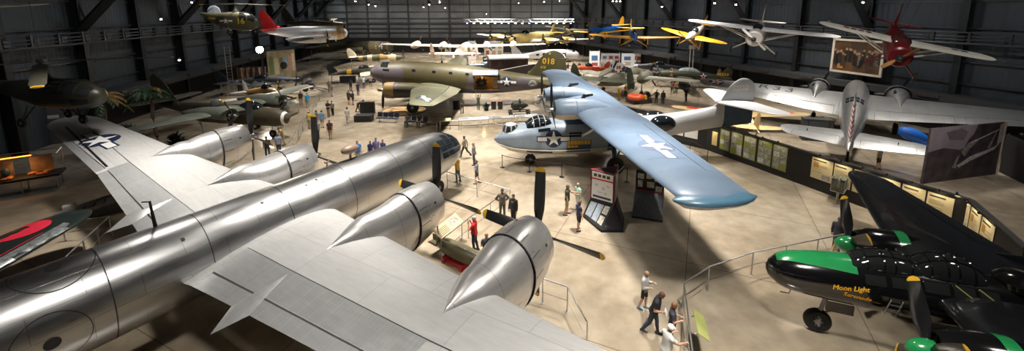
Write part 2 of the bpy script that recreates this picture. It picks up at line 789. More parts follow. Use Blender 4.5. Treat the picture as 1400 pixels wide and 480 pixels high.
def insignia(parent, bvh, o, u, v, d, r, kind='bars', rot=pi / 2, name='star_insignia', blue=None, white=None):
    """white star on a blue disc with bars, laid onto the skin; u = bar direction"""
    blue = blue or mat('insignia_blue', (.016, .025, .06), .45)
    white = white or mat('insignia_white', (.75, .75, .73), .45, var=.05)
    red = mat('insignia_red', (.6, .02, .02), .45)
    mb = MB()
    mx = r * .35
    if kind == 'bars':
        for sg in (-1, 1):
            e = r * .12
            project(mb, bvh, *one([(sg * r * .7, -r * .25 - e), (sg * (2 * r + e), -r * .25 - e), (sg * (2 * r + e), r * .25 + e), (sg * r * .7, r * .25 + e)]), o, u, v, d, .005, 0, mx)
            project(mb, bvh, *one([(sg * r * .86, -r * .25), (sg * 2 * r, -r * .25), (sg * 2 * r, r * .25), (sg * r * .86, r * .25)]), o, u, v, d, .010, 1, mx)
        project(mb, bvh, *one(circ(r * 1.1)), o, u, v, d, .008, 0, mx)
    elif kind == 'whitebars':
        for sg in (-1, 1):
            project(mb, bvh, *one([(sg * r * .8, -r * .27), (sg * 2 * r, -r * .27), (sg * 2 * r, r * .27), (sg * r * .8, r * .27)]), o, u, v, d, .010, 1, mx)
        project(mb, bvh, *one(circ(r * 1.05)), o, u, v, d, .008, 0, mx)
    else:
        project(mb, bvh, *one(circ(r * 1.05)), o, u, v, d, .008, 0, mx)
    project(mb, bvh, *starfan(r, rot), o, u, v, d, .014, 1, mx)
    if kind == 'dot':
        project(mb, bvh, *one(circ(r * .33)), o, u, v, d, .018, 2, mx)
    return mb.build(name, [blue, white, red], parent, recalc=False)


def text_geo(s, size=1., shear=0., space=1., align='CENTER'):
    cu = bpy.data.curves.new('t', 'FONT')
    cu.body = s
    cu.size = size
    cu.shear = shear
    cu.space_character = space
    cu.align_x = align
    cu.align_y = 'CENTER'
    cu.resolution_u = 3
    ob = bpy.data.objects.new('t', cu)
    COL.objects.link(ob)
    bpy.context.view_layer.update()
    me = ob.evaluated_get(bpy.context.evaluated_depsgraph_get()).to_mesh()
    vs = [(p.co.x, p.co.y) for p in me.vertices]
    fs = [list(p.vertices) for p in me.polygons]
    ob.to_mesh_clear()
    bpy.data.objects.remove(ob)
    bpy.data.curves.remove(cu)
    return vs, fs


def lettering(parent, bvh, s, o, u, v, d, size, m, shear=0., off=.012, name='lettering', space=1., bold=0.):
    mb = MB()
    vs, fs = text_geo(s, size, shear, space)
    u, v = V(u).normalized(), V(v).normalized()
    for dx, dy in ([(0, 0)] if not bold else [(-bold, 0), (bold, 0), (0, bold), (0, -bold)]):
        project(mb, bvh, vs, fs, V(o) + u * dx + v * dy, u, v, d, off + .001 * (dx + dy), 0, size * .5)
    return mb.build(name, m, parent, recalc=False)


def flat_text(mb, s, o, u, v, size, mi=0, off=.004, align='CENTER', space=1.):
    vs, fs = text_geo(s, size, 0, space, align)
    o, u, v = V(o), V(u).normalized(), V(v).normalized()
    n = u.cross(v)
    mb.add([o + u * a + v * b + n * off for a, b in vs], fs, mi)


# ------------------------------------------------------------------ common materials
RUB = mat('tyre_rubber', (.012, .012, .012), .7)
HUBM = mat('wheel_hub_metal', (.35, .35, .34), .45, .8)
STEEL = mat('brushed_steel', (.55, .55, .55), .35, 1.)
GLASS = mat('dark_cabin_glass', (.012, .016, .02), .08, 0, var=.0)
BLADE = mat('black_blade', (.012, .012, .013), .38)
YEL = mat('yellow_paint', (.72, .42, .02), .45)
BLK = mat('black_paint', (.01, .01, .011), .4)
DKM = mat('dark_metal', (.03, .03, .032), .5, .5)
WHT = mat('white_paint', (.72, .71, .68), .45, var=.05)
RED = mat('red_paint', (.55, .03, .025), .45)
OLV = mat('olive_drab', (.075, .068, .035), .6, var=.2, scale=1.2)
# ------------------------------------------------------------------ the hangar
def floor_material():
    m = bpy.data.materials.new('polished_concrete')
    m.use_nodes = True
    nt = m.node_tree
    b = nt.nodes['Principled BSDF']
    tc = N(nt, 'TexCoord')
    n1 = N(nt, 'TexNoise')
    n1.inputs['Scale'].default_value = .22
    n1.inputs['Detail'].default_value = 8
    n1.inputs['Roughness'].default_value = .62
    n2 = N(nt, 'TexNoise')
    n2.inputs['Scale'].default_value = 1.4
    n2.inputs['Detail'].default_value = 6
    br = N(nt, 'TexBrick')
    br.offset = 0
    for k, v in (('Scale', 1.), ('Brick Width', 6.1), ('Row Height', 6.1), ('Mortar Size', .02), ('Mortar Smooth', .2)):
        br.inputs[k].default_value = v
    br.inputs['Color1'].default_value = (1, 1, 1, 1)
    br.inputs['Color2'].default_value = (.93, .93, .92, 1)
    br.inputs['Mortar'].default_value = (.5, .46, .4, 1)
    mp = N(nt, 'Mapping')
    mp.inputs['Rotation'].default_value = (0, 0, .42)
    nt.links.new(tc.outputs['Object'], mp.inputs[0])
    nt.links.new(mp.outputs[0], br.inputs['Vector'])
    for n in (n1, n2):
        nt.links.new(tc.outputs['Object'], n.inputs['Vector'])
    r = N(nt, 'ValToRGB')
    e = r.color_ramp.elements
    e[0].position, e[1].position = .32, .68
    e[0].color = (.225, .178, .122, 1)
    e[1].color = (.44, .375, .285, 1)
    nt.links.new(n1.outputs['Fac'], r.inputs['Fac'])
    mx = N(nt, 'Mix', data_type='RGBA', blend_type='MULTIPLY')
    mx.inputs[0].default_value = 1
    nt.links.new(r.outputs['Color'], mx.inputs[6])
    nt.links.new(br.outputs['Color'], mx.inputs[7])
    m2 = N(nt, 'Mix', data_type='RGBA', blend_type='OVERLAY')
    m2.inputs[0].default_value = .35
    nt.links.new(mx.outputs[2], m2.inputs[6])
    nt.links.new(n2.outputs['Fac'], m2.inputs[7])
    nt.links.new(m2.outputs[2], b.inputs['Base Color'])
    nt.links.new(math_node(nt, 'ADD', math_node(nt, 'MULTIPLY', n1.outputs['Fac'], .30), .02), b.inputs['Roughness'])
    b.inputs['Specular IOR Level'].default_value = .7
    return m


def sheet_material(name, col, pitch=.3):
    m = bpy.data.materials.new(name)
    m.use_nodes = True
    nt = m.node_tree
    b = nt.nodes['Principled BSDF']
    b.inputs['Roughness'].default_value = .7
    tc = N(nt, 'TexCoord')
    nz = N(nt, 'TexNoise')
    nz.inputs['Scale'].default_value = .25
    nz.inputs['Detail'].default_value = 5
    nt.links.new(tc.outputs['Object'], nz.inputs['Vector'])
    r = N(nt, 'ValToRGB')
    r.color_ramp.elements[0].position, r.color_ramp.elements[1].position = .3, .7
    r.color_ramp.elements[0].color = (*[c * .72 for c in col], 1)
    r.color_ramp.elements[1].color = (*[c * 1.25 for c in col], 1)
    nt.links.new(nz.outputs['Fac'], r.inputs['Fac'])
    nt.links.new(r.outputs['Color'], b.inputs['Base Color'])
    sp = N(nt, 'SeparateXYZ')
    nt.links.new(tc.outputs['Object'], sp.inputs[0])
    u = math_node(nt, 'ADD', sp.outputs[0], sp.outputs[1])
    w = math_node(nt, 'SINE', math_node(nt, 'MULTIPLY', u, 2 * pi / pitch))
    bp = N(nt, 'Bump')
    bp.inputs['Strength'].default_value = .5
    bp.inputs['Distance'].default_value = .03
    nt.links.new(w, bp.inputs['Height'])
    nt.links.new(bp.outputs['Normal'], b.inputs['Normal'])
    return m


WL = lambda y: -41.25 - .1925 * (y - 40.56)      # left wall line
WR = lambda y: 41.68 - .391 * (y - 32.7)         # right wall line
YF, YB, ZC = 107., -12., 17.
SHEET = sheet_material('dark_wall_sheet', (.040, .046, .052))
SHEETF = sheet_material('lit_far_wall_sheet', (.105, .112, .118))  # lighter copy of the wall sheet, lamp light put into its colour
BEAM = mat('charcoal_steel', (.012, .013, .014), .55, .2)
SOFF = mat('dark_soffit_board', (.035, .034, .033), .7)
BLACKW = mat('black_curtain', (.005, .005, .006), .85)

FLOOR = floor_material()
m = MB()
m.add([(WL(YB), YB, 0), (WR(YB), YB, 0), (WR(YF), YF, 0), (WL(YF), YF, 0), (WL(YB), YB, -.3), (WR(YB), YB, -.3), (WR(YF), YF, -.3), (WL(YF), YF, -.3)],
      [(0, 1, 2, 3), (7, 6, 5, 4), (0, 4, 5, 1), (1, 5, 6, 2), (2, 6, 7, 3), (3, 7, 4, 0)])
struct('floor', m, FLOOR)
m = MB()
m.add([(WL(YB) - 1, YB - 1, ZC), (WR(YB) + 1, YB - 1, ZC), (WR(YF) + 1, YF + 1, ZC), (WL(YF) - 1, YF + 1, ZC), (WL(YB) - 1, YB - 1, ZC + .3), (WR(YB) + 1, YB - 1, ZC + .3), (WR(YF) + 1, YF + 1, ZC + .3), (WL(YF) - 1, YF + 1, ZC + .3)],
      [(3, 2, 1, 0), (4, 5, 6, 7), (0, 1, 5, 4), (1, 2, 6, 5), (2, 3, 7, 6), (3, 0, 4, 7)])
struct('ceiling', m, mat('dark_roof_deck', (.02, .021, .022), .8))


def wall_slab(name, a, b, m_, h=ZC, th=.4, z0=0.):
    a, b = V((*a, 0)), V((*b, 0))
    t = (b - a).normalized()
    n = V((t.y, -t.x, 0))          # outward = right of a->b
    mb = MB()
    vs = [a, b, b + n * th, a + n * th]
    mb.add([V((p.x, p.y, z0)) for p in vs] + [V((p.x, p.y, h)) for p in vs],
           [(0, 1, 5, 4), (1, 2, 6, 5), (2, 3, 7, 6), (3, 0, 4, 7), (4, 5, 6, 7), (3, 2, 1, 0)])
    return struct(name, mb, m_)


LA, LB = (WL(YB), YB), (WL(YF), YF)
RA, RB = (WR(YB), YB), (WR(YF), YF)
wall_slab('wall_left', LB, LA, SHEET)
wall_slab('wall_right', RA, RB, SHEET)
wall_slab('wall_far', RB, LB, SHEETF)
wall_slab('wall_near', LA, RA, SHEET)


class Along:
    """frame running along a side wall; w = distance inwards"""

    def __init__(s, f, side):
        s.f, s.side = f, side
        d = V((f(1) - f(0), 1, 0)).normalized()
        s.t = d
        s.n = V((d.y, -d.x, 0)) * (1 if side < 0 else -1)
        s.rz = atan2(d.y, d.x)

    def p(s, y, w, z):
        return V((s.f(y), y, 0)) + s.n * w + V((0, 0, z))

    def beam(s, mb, y0, y1, w, z, dw, dz, mi=0):
        a, b = s.p(y0, w, z), s.p(y1, w, z)
        mb.box((a + b) / 2, ((b - a).length, dw, dz), mi, rz=s.rz)


AL, AR = Along(WL, -1), Along(WR, 1)
colY = [36.6 - 6.9 * 6 + 6.9 * k for k in range(17)]
for side, A, nm in ((-1, AL, 'left'), (1, AR, 'right')):
    mb = MB()
    for y in colY:
        if not (YB + .5 < y < YF - .6):
            continue
        # I-section columns
        c = A.p(y, .45, ZC / 2)
        mb.box(c, (.12, .8, ZC), rz=A.rz)
        mb.box(A.p(y, .85, ZC / 2), (.5, .06, ZC), rz=A.rz)
        mb.box(A.p(y, .06, ZC / 2), (.5, .06, ZC), rz=A.rz)
    struct('trim_' + ('1' if side < 0 else '2'), mb, BEAM, label='dark steel wall columns')
    mb = MB()
    for z in (4.6, 6.6, 9.6, 12.):
        A.beam(mb, YB + .5, YF - .5, .12, z, .2, .14)
    struct('trim_' + ('3' if side < 0 else '4'), mb, mat('wall_girt_steel', (.05, .048, .045), .5, .3), label='horizontal wall girts')
    # conduit rack
    mb = MB()
    for k, (w, z) in enumerate(((1.1, 8.9), (1.1, 8.62), (1.22, 8.3), (1.1, 9.25))):
        mb.tube([A.p(YB + 1, w, z), A.p(YF - 1.2, w, z)], .07 if k != 2 else .10, 8)
    y = YB + 2
    while y < YF - 2:
        mb.box(A.p(y, 1.08, 8.75), (.16, .3, 1.15), rz=A.rz)
        for z in (8.9, 8.62):
            mb.box(A.p(y + .5, 1.1, z), (.5, .2, .2), rz=A.rz)
        y += 2.3
    t = mb.build('wall_conduit_rack', mat('conduit_paint', (.045, .043, .045), .45, .3), None)
    tag(t, 'dark run of pipes and conduits along the %s wall columns' % nm, 'pipes')
    # arched roof legs sweeping from the columns to the roof
    mb = MB()
    for y in colY[::2] if side < 0 else colY[1::2]:
        if YB + 1 < y < YF - 1:
            for w0, z0, w1, z1 in ((.5, 9.3, 4.2, 13.2), (4.2, 13.2, 9.5, 16.7)):
                a, b = A.p(y, w0, z0), A.p(y, w1, z1)
                mb.tube([a, b], .42, 4)
            a, b = A.p(y, .6, 12.8), A.p(y, 4, 13.4)
            mb.tube([a, b], .12, 6)
            mb.tube([A.p(y, 1.2, 10.2), A.p(y, .6, 13.)], .09, 6)
    struct('trim_' + ('5' if side < 0 else '6'), mb, BEAM, label='arched roof legs')

# roof trusses across the hall
mb = MB()
for y in colY[1::2]:
    if YB + 1 < y < YF - 1:
        a, b = V((WL(y) + .5, y, 16.2)), V((WR(y) - .5, y, 16.2))
        mb.box((a + b) / 2, ((b - a).length, .3, .5))
        mb.box((a + b) / 2 - V((0, 0, 1.6)), ((b - a).length - 12, .25, .3))
struct('trim_7', mb, BEAM, label='roof trusses')

# far wall framing
mb = MB()
for k in range(13):
    x = WL(YF) + 3 + 5.35 * k
    if x < WR(YF) - .4:
        mb.box((x, YF - .2, ZC / 2), (.34, .4, ZC))
for z, h in ((12.5, .22), (10.6, .2), (8.9, .2), (7.6, .5), (6.3, .2), (5.2, .2)):
    mb.box(((WL(YF) + WR(YF)) / 2, YF - .16, z), (WR(YF) - WL(YF) - .2, .3, h))
struct('trim_8', mb, mat('far_wall_framing', (.028, .03, .032), .6, .2), label='far wall framing')
mb = MB()
mb.box(((WL(YF) + WR(YF)) / 2, YF - .6, 1.95), (WR(YF) - WL(YF) - .5, .3, 3.9))
struct('trim_9', mb, BLACKW, label='black lower band of the far wall')

# exhibit soffits along both side walls: a dark boxed ledge over black alcoves
for side, A, k, yy0, yy1 in ((-1, AL, '10', 36.5, YF - 2), (1, AR, '11', YB + 1, YF - 2)):
    mb = MB()
    A.beam(mb, yy0, yy1, 1.2, 3.3, 2.2, .65)
    y = yy0 + 1
    while y < yy1 - 3:
        A.beam(mb, y, y + 1.4, 2.36, 3.42, .18, .28)
        y += 5.2
    struct('trim_' + k, mb, SOFF, label='boxed ledge along the wall')
    mb = MB()
    A.beam(mb, yy0, yy1, .5, 1.48, .3, 2.94)
    struct('trim_' + str(int(k) + 2), mb, BLACKW, label='black back of the wall alcoves')

# ------------------------------------------------------------------ lamps
def area(name, loc, tgt, power, size, col=(1, .93, .84), spread=100):
    L = bpy.data.lights.new(name, 'AREA')
    L.shape = 'DISK'
    L.size = size
    L.energy = power
    L.color = col
    L.spread = radians(spread)
    o = bpy.data.objects.new(name, L)
    COL.objects.link(o)
    o.location = loc
    o.rotation_euler = (V(tgt) - V(loc)).to_track_quat('-Z', 'Y').to_euler()
    return o


def spot(name, loc, tgt, power, ang, blend=.6, r=.25, col=(1, .93, .84)):
    L = bpy.data.lights.new(name, 'SPOT')
    L.energy = power
    L.spot_size = radians(ang)
    L.spot_blend = blend
    L.shadow_soft_size = r
    L.color = col
    o = bpy.data.objects.new(name, L)
    COL.objects.link(o)
    o.location = loc
    o.rotation_euler = (V(tgt) - V(loc)).to_track_quat('-Z', 'Y').to_euler()
    return o


w = bpy.data.worlds.new('hall_air')
SC.world = w
w.use_nodes = True
w.node_tree.nodes['Background'].inputs[0].default_value = (.75, .85, 1, 1)
w.node_tree.nodes['Background'].inputs[1].default_value = .04

WARM, NEUT, COOL = (1, .80, .58), (1, .94, .86), (.86, .93, 1)
LAMPS = {8: (0, .03, .40, 1.0, .2, .02), 20: (.0, .85, 1.35, 1.35, .42, .08), 32: (.05, .75, 1.5, 1.45, 1.0, .6), 44: (.4, 1.2, 1.6, 1.3, .9, .7),
         56: (.9, 1.8, 1.4, 1.1, 1.1, 0), 70: (1.1, 1.8, 2.4, 1.9, 1.4, 0), 84: (1.0, 1.8, 3.2, 2.8, 0, 0), 98: (.7, 1.2, 2.0, 1.5, 0, 0)}
for y, ws_ in LAMPS.items():
    for x, wt in zip((-30, -18, -6, 6, 18, 30), ws_):
        if wt:
            area('high_bay_lamp', (x, y, 15.6), (x, y + .01, 0), 1080 * wt, 1.6, NEUT, 84)
# added unseen area lights that brighten the side and far walls
for y in range(6, 104, 12):
    area('wall_fill_light', AL.p(y, 9, 14.5), AL.p(y, 0, 5.5), 100 + (1.6 * y), 1.2, COOL, 120)
    area('wall_fill_light', AR.p(y, 9, 14.5), AR.p(y, 0, 5.5), 130 + (1.6 * y), 1.2, COOL, 120)
for x in (-40, -25, -10, 5):
    area('wall_fill_light', (x, YF - 11, 15), (x, YF, 6), 600, 1.2, NEUT, 130)
spot('floor_accent_lamp', (-3, 17, 15), tuple(gp(642, 318)), 2400, 26, .8, .3, (1, .72, .42))

for x, y, z, pw, fx, fy in ((23.6, 26, 8.9, 1500, -4, -6), (22.5, 39, 9, 1500, -4, -6), (18.5, 45, 8.8, 900, -3, -6), (14.5, 52, 8, 900, -3, -6), (12.5, 64, 8, 1300, -3, -6), (-28.5, 52, 8.4, 1000, 4, -7), (-31, 44, 9.9, 700, 4, -7), (-26.5, 22.5, 6.5, 260, 4, -6)):
    spot('hanging_plane_fill', (x + fx, y + fy, 16), (x, y, z), pw, 70, .8, .4, NEUT)  # added spots that brighten the hanging aircraft
# ------------------------------------------------------------------ big silver bomber in the foreground
ALB = panel_metal('silver_fuselage_skin', (.63, .635, .64), .33, 'body', 2.3, .72, 1., .05, 2.54, .5, .14)
ALW = panel_metal('silver_wing_skin', (.60, .60, .595), .46, 'plan', 3.2, 1.75, .30, .03, 0, .6, .12)
ALF = panel_metal('silver_flap_skin', (.55, .56, .57), .38, 'plan', .16, 3., .55, .035, 0, .8, .14)
ALN = panel_metal('silver_nacelle_skin', (.76, .75, .74), .30, 'body', 1.35, .9, .75, .05, 2.8, .5, .10)
SEAM = mat('panel_seam', (.03, .03, .032), .6)
P_STEEL = mat('dull_steel', (.22, .22, .22), .4, .9)


def big_bomber():
    t = thing('bomber_aircraft', 'big polished silver bomber filling the foreground with four black propellers', 'airplane', (-7.845, 19.736, 0), 1.007)
    fb = Body([(6.68, 2.5, .05, .05, .05), (6.62, 2.5, .30, .30, .30), (6.4, 2.5, .62, .62, .60), (6.0, 2.51, .92, .93, .90), (5.4, 2.52, 1.18, 1.19, 1.14), (4.5, 2.53, 1.36, 1.37, 1.33),
               (3.2, 2.54, 1.44, 1.45, 1.43), (1.5, 2.54, 1.45, 1.46, 1.45), (-12, 2.54, 1.45, 1.45, 1.45), (-15, 2.6, 1.30, 1.38, 1.22), (-18.5, 2.78, .95, 1.15, .92), (-21.5, 3.0, .55, .85, .6), (-23.2, 3.12, .3, .55, .35), (-23.5, 3.14, .1, .2, .12)], n=48, step=.4)
    mb = fb.mesh()
    fus = mb.build('fuselage', ALB, t)
    bv = mb.bvh()
    # nose glazing: rows of dark panes between silver frames
    mb = MB()
    for row, (x0, x1) in enumerate(((5.78, 6.18), (5.22, 5.70), (4.62, 5.14), (4.02, 4.54))):
        for k in range(10):
            a0 = 8 + k * 16.6
            if row == 3 and 3 <= k <= 6:
                continue
            if row == 2 and k in (4, 5):
                continue
            fb.patch(mb, x0, x1, a0 + 1.6, a0 + 15, .012)
    build_islands(mb, 'nose_window', GLASS, t, label='dark nose window pane')
    mb = MB()
    for k in range(8):
        fb.patch(mb, 6.24, 6.5, 10 + k * 45, 10 + k * 45 + 40, .012)
    fb.patch(mb, 6.53, 6.62, 0, 360, .012, nx=2, na=12, rim=False)
    build_islands(mb, 'nose_window', GLASS, t, label='dark pane at the nose tip')
    # hoop seams of the fuselage
    mb = MB()
    for x in (3.1, .9, -1.8, -4.6, -7.4, -9.9, -12.6):
        fb.patch(mb, x, x + .03, 0, 360, .006, 0, 1, 48, rim=False)
    build_islands(mb, 'fuselage_seam', SEAM, fus)
    # turret plates and small openings
    for (x, a, r) in ((-10.75, 95, .86), (-11.15, 183, .78)):
        c = fb.pt(x, radians(a))
        d = (V((x, 0, 2.54)) - c).normalized()
        u = V((1, 0, 0))
        v = d.cross(u)
        mb = MB()
        for i in range(36):
            a0, a1 = 2 * pi * i / 36, 2 * pi * (i + 1) / 36
            project(mb, bv, *one([(cos(q) * k, sin(q) * k) for q, k in ((a0, r * .972), (a1, r * .972), (a1, r), (a0, r))]), c, u, v, d, .012, 0, .4)
        project(mb, bv, *one(circ(.17, 20)), c, u, v, d, .014, 0, .2)
        mb.build('turret_cover', [SEAM], t, recalc=False, label='round cover plate with dark rim')
    mb = MB()
    for (x, a) in ((-5.4, 118), (-3.1, 112), (-2.9, 121), (-3.6, 116), (-8.0, 128), (-6.6, 70)):
        c = fb.pt(x, radians(a))
        project(mb, bv, *one(circ(.06, 10)), c, (1, 0, 0), (0, 1, 0), (0, 0, -1), .01, 0, .1)
    build_islands(mb, 'vent_hole', SEAM, t, recalc=False)
    # antennas
    c = fb.pt(-.9, radians(84))
    m = MB()
    m.tube([c, c + V((0, 0, .42))], [.06, .05], 8)
    m.lathe([(-.48, .02), (-.42, .12), (-.25, .2), (0, .23), (.25, .2), (.42, .12), (.5, .02)], c + V((0, 0, .52)), (1, 0, 0), 16)
    m.build('football_antenna', mat('brown_fibre', (.16, .11, .075), .5), t, label='brown football-shaped loop antenna housing')
    c = fb.pt(-2.2, radians(88))
    m = MB()
    m.tube([c, c + V((0, 0, .3))], .035, 8)
    m.tube([c + V((-.1, 0, .3)), c + V((.1, 0, .3))], .05, 8)
    m.build('antenna_stub', mat('brown_fibre', (.16, .11, .075)), t)
    c = fb.pt(-8.35, radians(80))
    m = MB()
    m.tube([c - V((0, 0, .05)), c + V((-.05, 0, .95))], [.06, .035], 8)
    m.tube([c + V((-.05, 0, .93)), c + V((-.25, 0, 1.0))], .02, 6)
    m.build('antenna_mast', BLK, t, label='thin black antenna mast')
    # wings
    for sd in (1, -1):
        S = [(.9, -2.68, 5.7, 2.42, .15), (1.9, -2.82, 5.42, 2.52, .16), (4.8, -3.28, 4.75, 2.75, .16), (10.5, -4.12, 3.6, 3.26, .14), (19.6, -5.45, 2.4, 4.22, .12)]
        W = Wing(round_tip(S, 1.75, 7), sd, cam=.018)
        CT_ = [(1.95, 10.6), (10.9, 19.2)]
        HG = .885
        mb = W.mesh(CT_, hinge=HG)
        wg = mb.build('wing', [ALW], t)
        wbv = mb.bvh()
        # corrugated rear skin ahead of the flap, seam along the rear spar
        fm = MB()
        W.surf(1.95, 10.6, HG, .012, fm)
        fl = fm.build('flap', [ALF], t, label='ribbed silver flap along the inner trailing edge')
        am = MB()
        W.surf(10.9, 19.2, HG, .012, am)
        am.build('aileron', [ALF], t)
        mb = MB()
        rs_ = MB()
        for y0, y1 in ((1.75, 10.7),):
            yy = W.ys(y0, y1)
            g = []
            for y in yy:
                xle, ch = W.sec(y)[:2]
                c0 = (xle + 6.5) / ch
                g.append([W.pt(y, c0 + (HG - .004 - c0) * k / 4) + V((0, 0, .007)) for k in range(5)])
            rs_.add([p for r in g for p in r], [(i * 5 + j, i * 5 + j + 1, (i + 1) * 5 + j + 1, (i + 1) * 5 + j) for i in range(len(g) - 1) for j in range(4)])
        rs_.build('rear_skin', [ALF], t, label='ribbed darker silver skin behind the wing spar')
        for x0, x1, y0, y1 in ((-6.50, -6.47, 1.75, 18.8),):
            project(mb, wbv, *one([(x0, sd * y0), (x1, sd * y0), (x1 + .25 * 0, sd * y1), (x0, sd * y1)]), (0, 0, 0), (1, 0, 0), (0, 1, 0), (0, 0, -1), .006, 0, .6)
        mb.build('spar_seam', [SEAM], wg, recalc=False)
        # pointed fairing beside the fuselage at the flap end
        m = MB()
        pk, sp_ = W.pt(4.75, .70) + V((0, 0, .02)), W.pt(4.75, 1.) + V((-.75, 0, -.22))
        rd = W.pt(4.75, .93) + V((0, 0, .16))
        a_, b_ = W.pt(4.3, 1.), W.pt(5.25, 1.)
        a0, b0 = W.pt(4.55, .84) + V((0, 0, .015)), W.pt(4.98, .84) + V((0, 0, .015))
        lo = W.pt(4.75, .9, False) - V((0, 0, .1))
        m.add([pk, a0, b0, rd, a_, b_, sp_, lo], [(0, 1, 3), (0, 3, 2), (1, 4, 3), (2, 3, 5), (4, 6, 3), (5, 3, 6), (4, 7, 6), (5, 6, 7), (1, 7, 4), (2, 5, 7), (0, 7, 1), (0, 2, 7)])
        m.build('flap_fairing', ALF, t)
        # nacelles
        for yi, xo, zi, zt, xt in ((4.74, 0., 2.945, 3.22, -5.35), (10.48, -.77, 3.335, 3.66, -5.75)):
            y = sd * yi
            st = [(xo - .42, zi - .12, .86, .98, .92), (xo - 1.0, zi - .16, .99, 1.1, 1.22), (xo - 1.75, zi - .20, 1.03, 1.13, 1.42), (xo - 1.95, zi - .22, 1.04, 1.13, 1.45)]
            cw, cb = cowl(st[:4], y, [ALN], t)
            zs = lambda x: W.pt(yi, (W.sec(yi)[0] - x) / W.sec(yi)[1]).z if x < W.sec(yi)[0] else W.sec(yi)[2]
            st2 = []
            for k, (f_, up, wd, dn) in enumerate(((0, 1., 1., 1.), (.12, .97, .985, 1.), (.25, .90, .95, .98), (.4, .76, .87, .92), (.55, .57, .74, .82), (.68, .39, .58, .72), (.8, .22, .40, .6), (.9, .10, .23, .5), (.97, .02, .09, .4), (1.02, -.06, .02, .3))):
                x_ = (xo - 1.99) + (xt - xo + 1.99) * f_
                top0 = zi - .22 + 1.10
                zz_ = zs(x_)
                base_ = zi - .22 if f_ == 0 else zz_ - .45
                tp = top0 if f_ == 0 else zz_ + (top0 - zs(xo - 2.6)) * up
                st2.append((x_, base_, .99 * wd, max(tp - base_, .05), (1.40 * dn if f_ == 0 else max(.12, base_ - (zi - .22 - 1.40 * dn))) if f_ < .9 else .35 * (1.1 - f_) * 3))
            nb = Body(st2, y, 28)
            nb.mesh().build('nacelle', [ALN], t)
            m = MB()
            cb.patch(m, xo - 1.985, xo - 1.935, 0, 360, .01, 0, 1, 36, rim=False)
            m.build('cowl_flap_gap', SEAM, cw)
            m = MB()
            for k in range(10):
                cb.patch(m, xo - 1.9, xo - 1.42, 20 + k * 32, 20 + k * 32 + 1.2, .006, 0, 2, 1, rim=False)
            for a in (35, 70, 150):
                cb.patch(m, xo - 1.05, xo - .95, a, a + 5, .008, 0, 1, 1)
            build_islands(m, 'cowl_flap_seam', SEAM, cw)
            radial_engine(t, (xo - .65, y, zi - .1), .84, (BLK, P_STEEL), 9, .5)
            # blades stand upright and level as in the hall
            propeller(t, (xo, y, zi), 2.53, 4, 0.03, (BLADE, YEL), mat('silver_hub', (.6, .6, .6), .3, 1.), (.3, .2), .40, .19)
        if sd == 1:
            c = W.pt(15.1, .5)
            insignia(t, wbv, (-6.62, 15.0, 6), (-.10, 1, 0), (1, .10, 0), (0, 0, -1), .80, 'bars', pi / 2)
            m = MB()
            project(m, wbv, *one([(-7.30, 11.0), (-7.20, 11.0), (-7.18, 18.9), (-7.28, 18.9)]), (0, 0, 0), (1, 0, 0), (0, 1, 0), (0, 0, -1), .01, 0, .5)
            m.build('black_stripe', [BLK], t, recalc=False, label='thin black stripe along the aileron')
        else:
            insignia(t, wbv, (-6.85, -15.2, -2), (.12, 1, 0), (1, -.12, 0), (0, 0, 1), .86, 'bars', pi / 2)
    # tail (behind the camera's left edge)
    for sd in (1, -1):
        W = Wing(round_tip([(.2, -18.9, 3.4, 3.3, .11), (5.6, -20.0, 2.0, 3.3, .09)], .8), sd)
        W.mesh([(.8, 5.5)]).build('tailplane', [ALW], t)
        W.surf(.8, 5.5).build('elevator', [ALF], t)
    W = Wing(round_tip([(3.2, -16.5, 7.0, 0, .07), (4.6, -18.6, 4.9, 0, .09), (7.6, -20.3, 2.7, 0, .08)], .9), 1, 'z', cam=0)
    W.mesh().build('fin', [ALW], t)
    # landing gear
    g = MB()
    g.tube([(4.45, 0, 1.8), (4.6, 0, .55)], .10, 10)
    g.tube([(3.7, 0, 1.7), (4.55, 0, .9)], .05, 8)
    g.tube([(4.6, -.42, .46), (4.6, .42, .46)], .06, 8)
    ng = g.build('nose_gear', STEEL, t)
    for y in (-.3, .3):
        wheel(ng, (4.6, y, .46), .46, .24, (RUB, HUBM))
    for sd in (1, -1):
        g = MB()
        g.tube([(-2.6, sd * 4.74, 2.2), (-2.4, sd * 4.74, .72)], .15, 10)
        g.tube([(-4.2, sd * 4.74, 2.1), (-2.5, sd * 4.74, .9)], .07, 8)
        g.tube([(-2.4, sd * 4.74 - .55, .71), (-2.4, sd * 4.74 + .55, .71)], .08, 8)
        mg = g.build('main_gear', STEEL, t)
        for y in (-.42, .42):
            wheel(mg, (-2.4, sd * 4.74 + y, .71), .71, .42, (RUB, HUBM))
    return t


big_bomber()
# ------------------------------------------------------------------ shared builders for the other aircraft
def add_wings(t, secs, tip, m, ctrl=(), cmat=None, cam=.02, name='wing', sides=(1, -1), org=(0, 0, 0), step=.6, ctr=.42, hinge=.75, inc=0.):
    out = {}
    for sd in sides:
        W = Wing(round_tip(secs, tip, 6, ctr), sd, 'y', org, cam, step, 0., inc)
        mb = W.mesh([(a, b) for _, a, b in ctrl], hinge=hinge)
        o = mb.build(name, m, t)
        for nm, a, b in ctrl:
            W.surf(a, b, hinge).build(nm, cmat or m, t)
        out[sd] = (W, mb.bvh(), o)
    return out


def add_fin(t, secs, tip, m, rudder=None, rmat=None, org=(0, 0, 0), hinge=.62, name='fin', cant=0., ctr=.42):
    W = Wing(round_tip(secs, tip, 6, ctr), 1, 'z', org, 0, .4, cant)
    mb = W.mesh([rudder] if rudder else [], hinge=hinge)
    o = mb.build(name, m, t)
    if rudder:
        W.surf(rudder[0], rudder[1], hinge, .012).build('rudder', rmat or m, t)
    return W, mb.bvh(), o


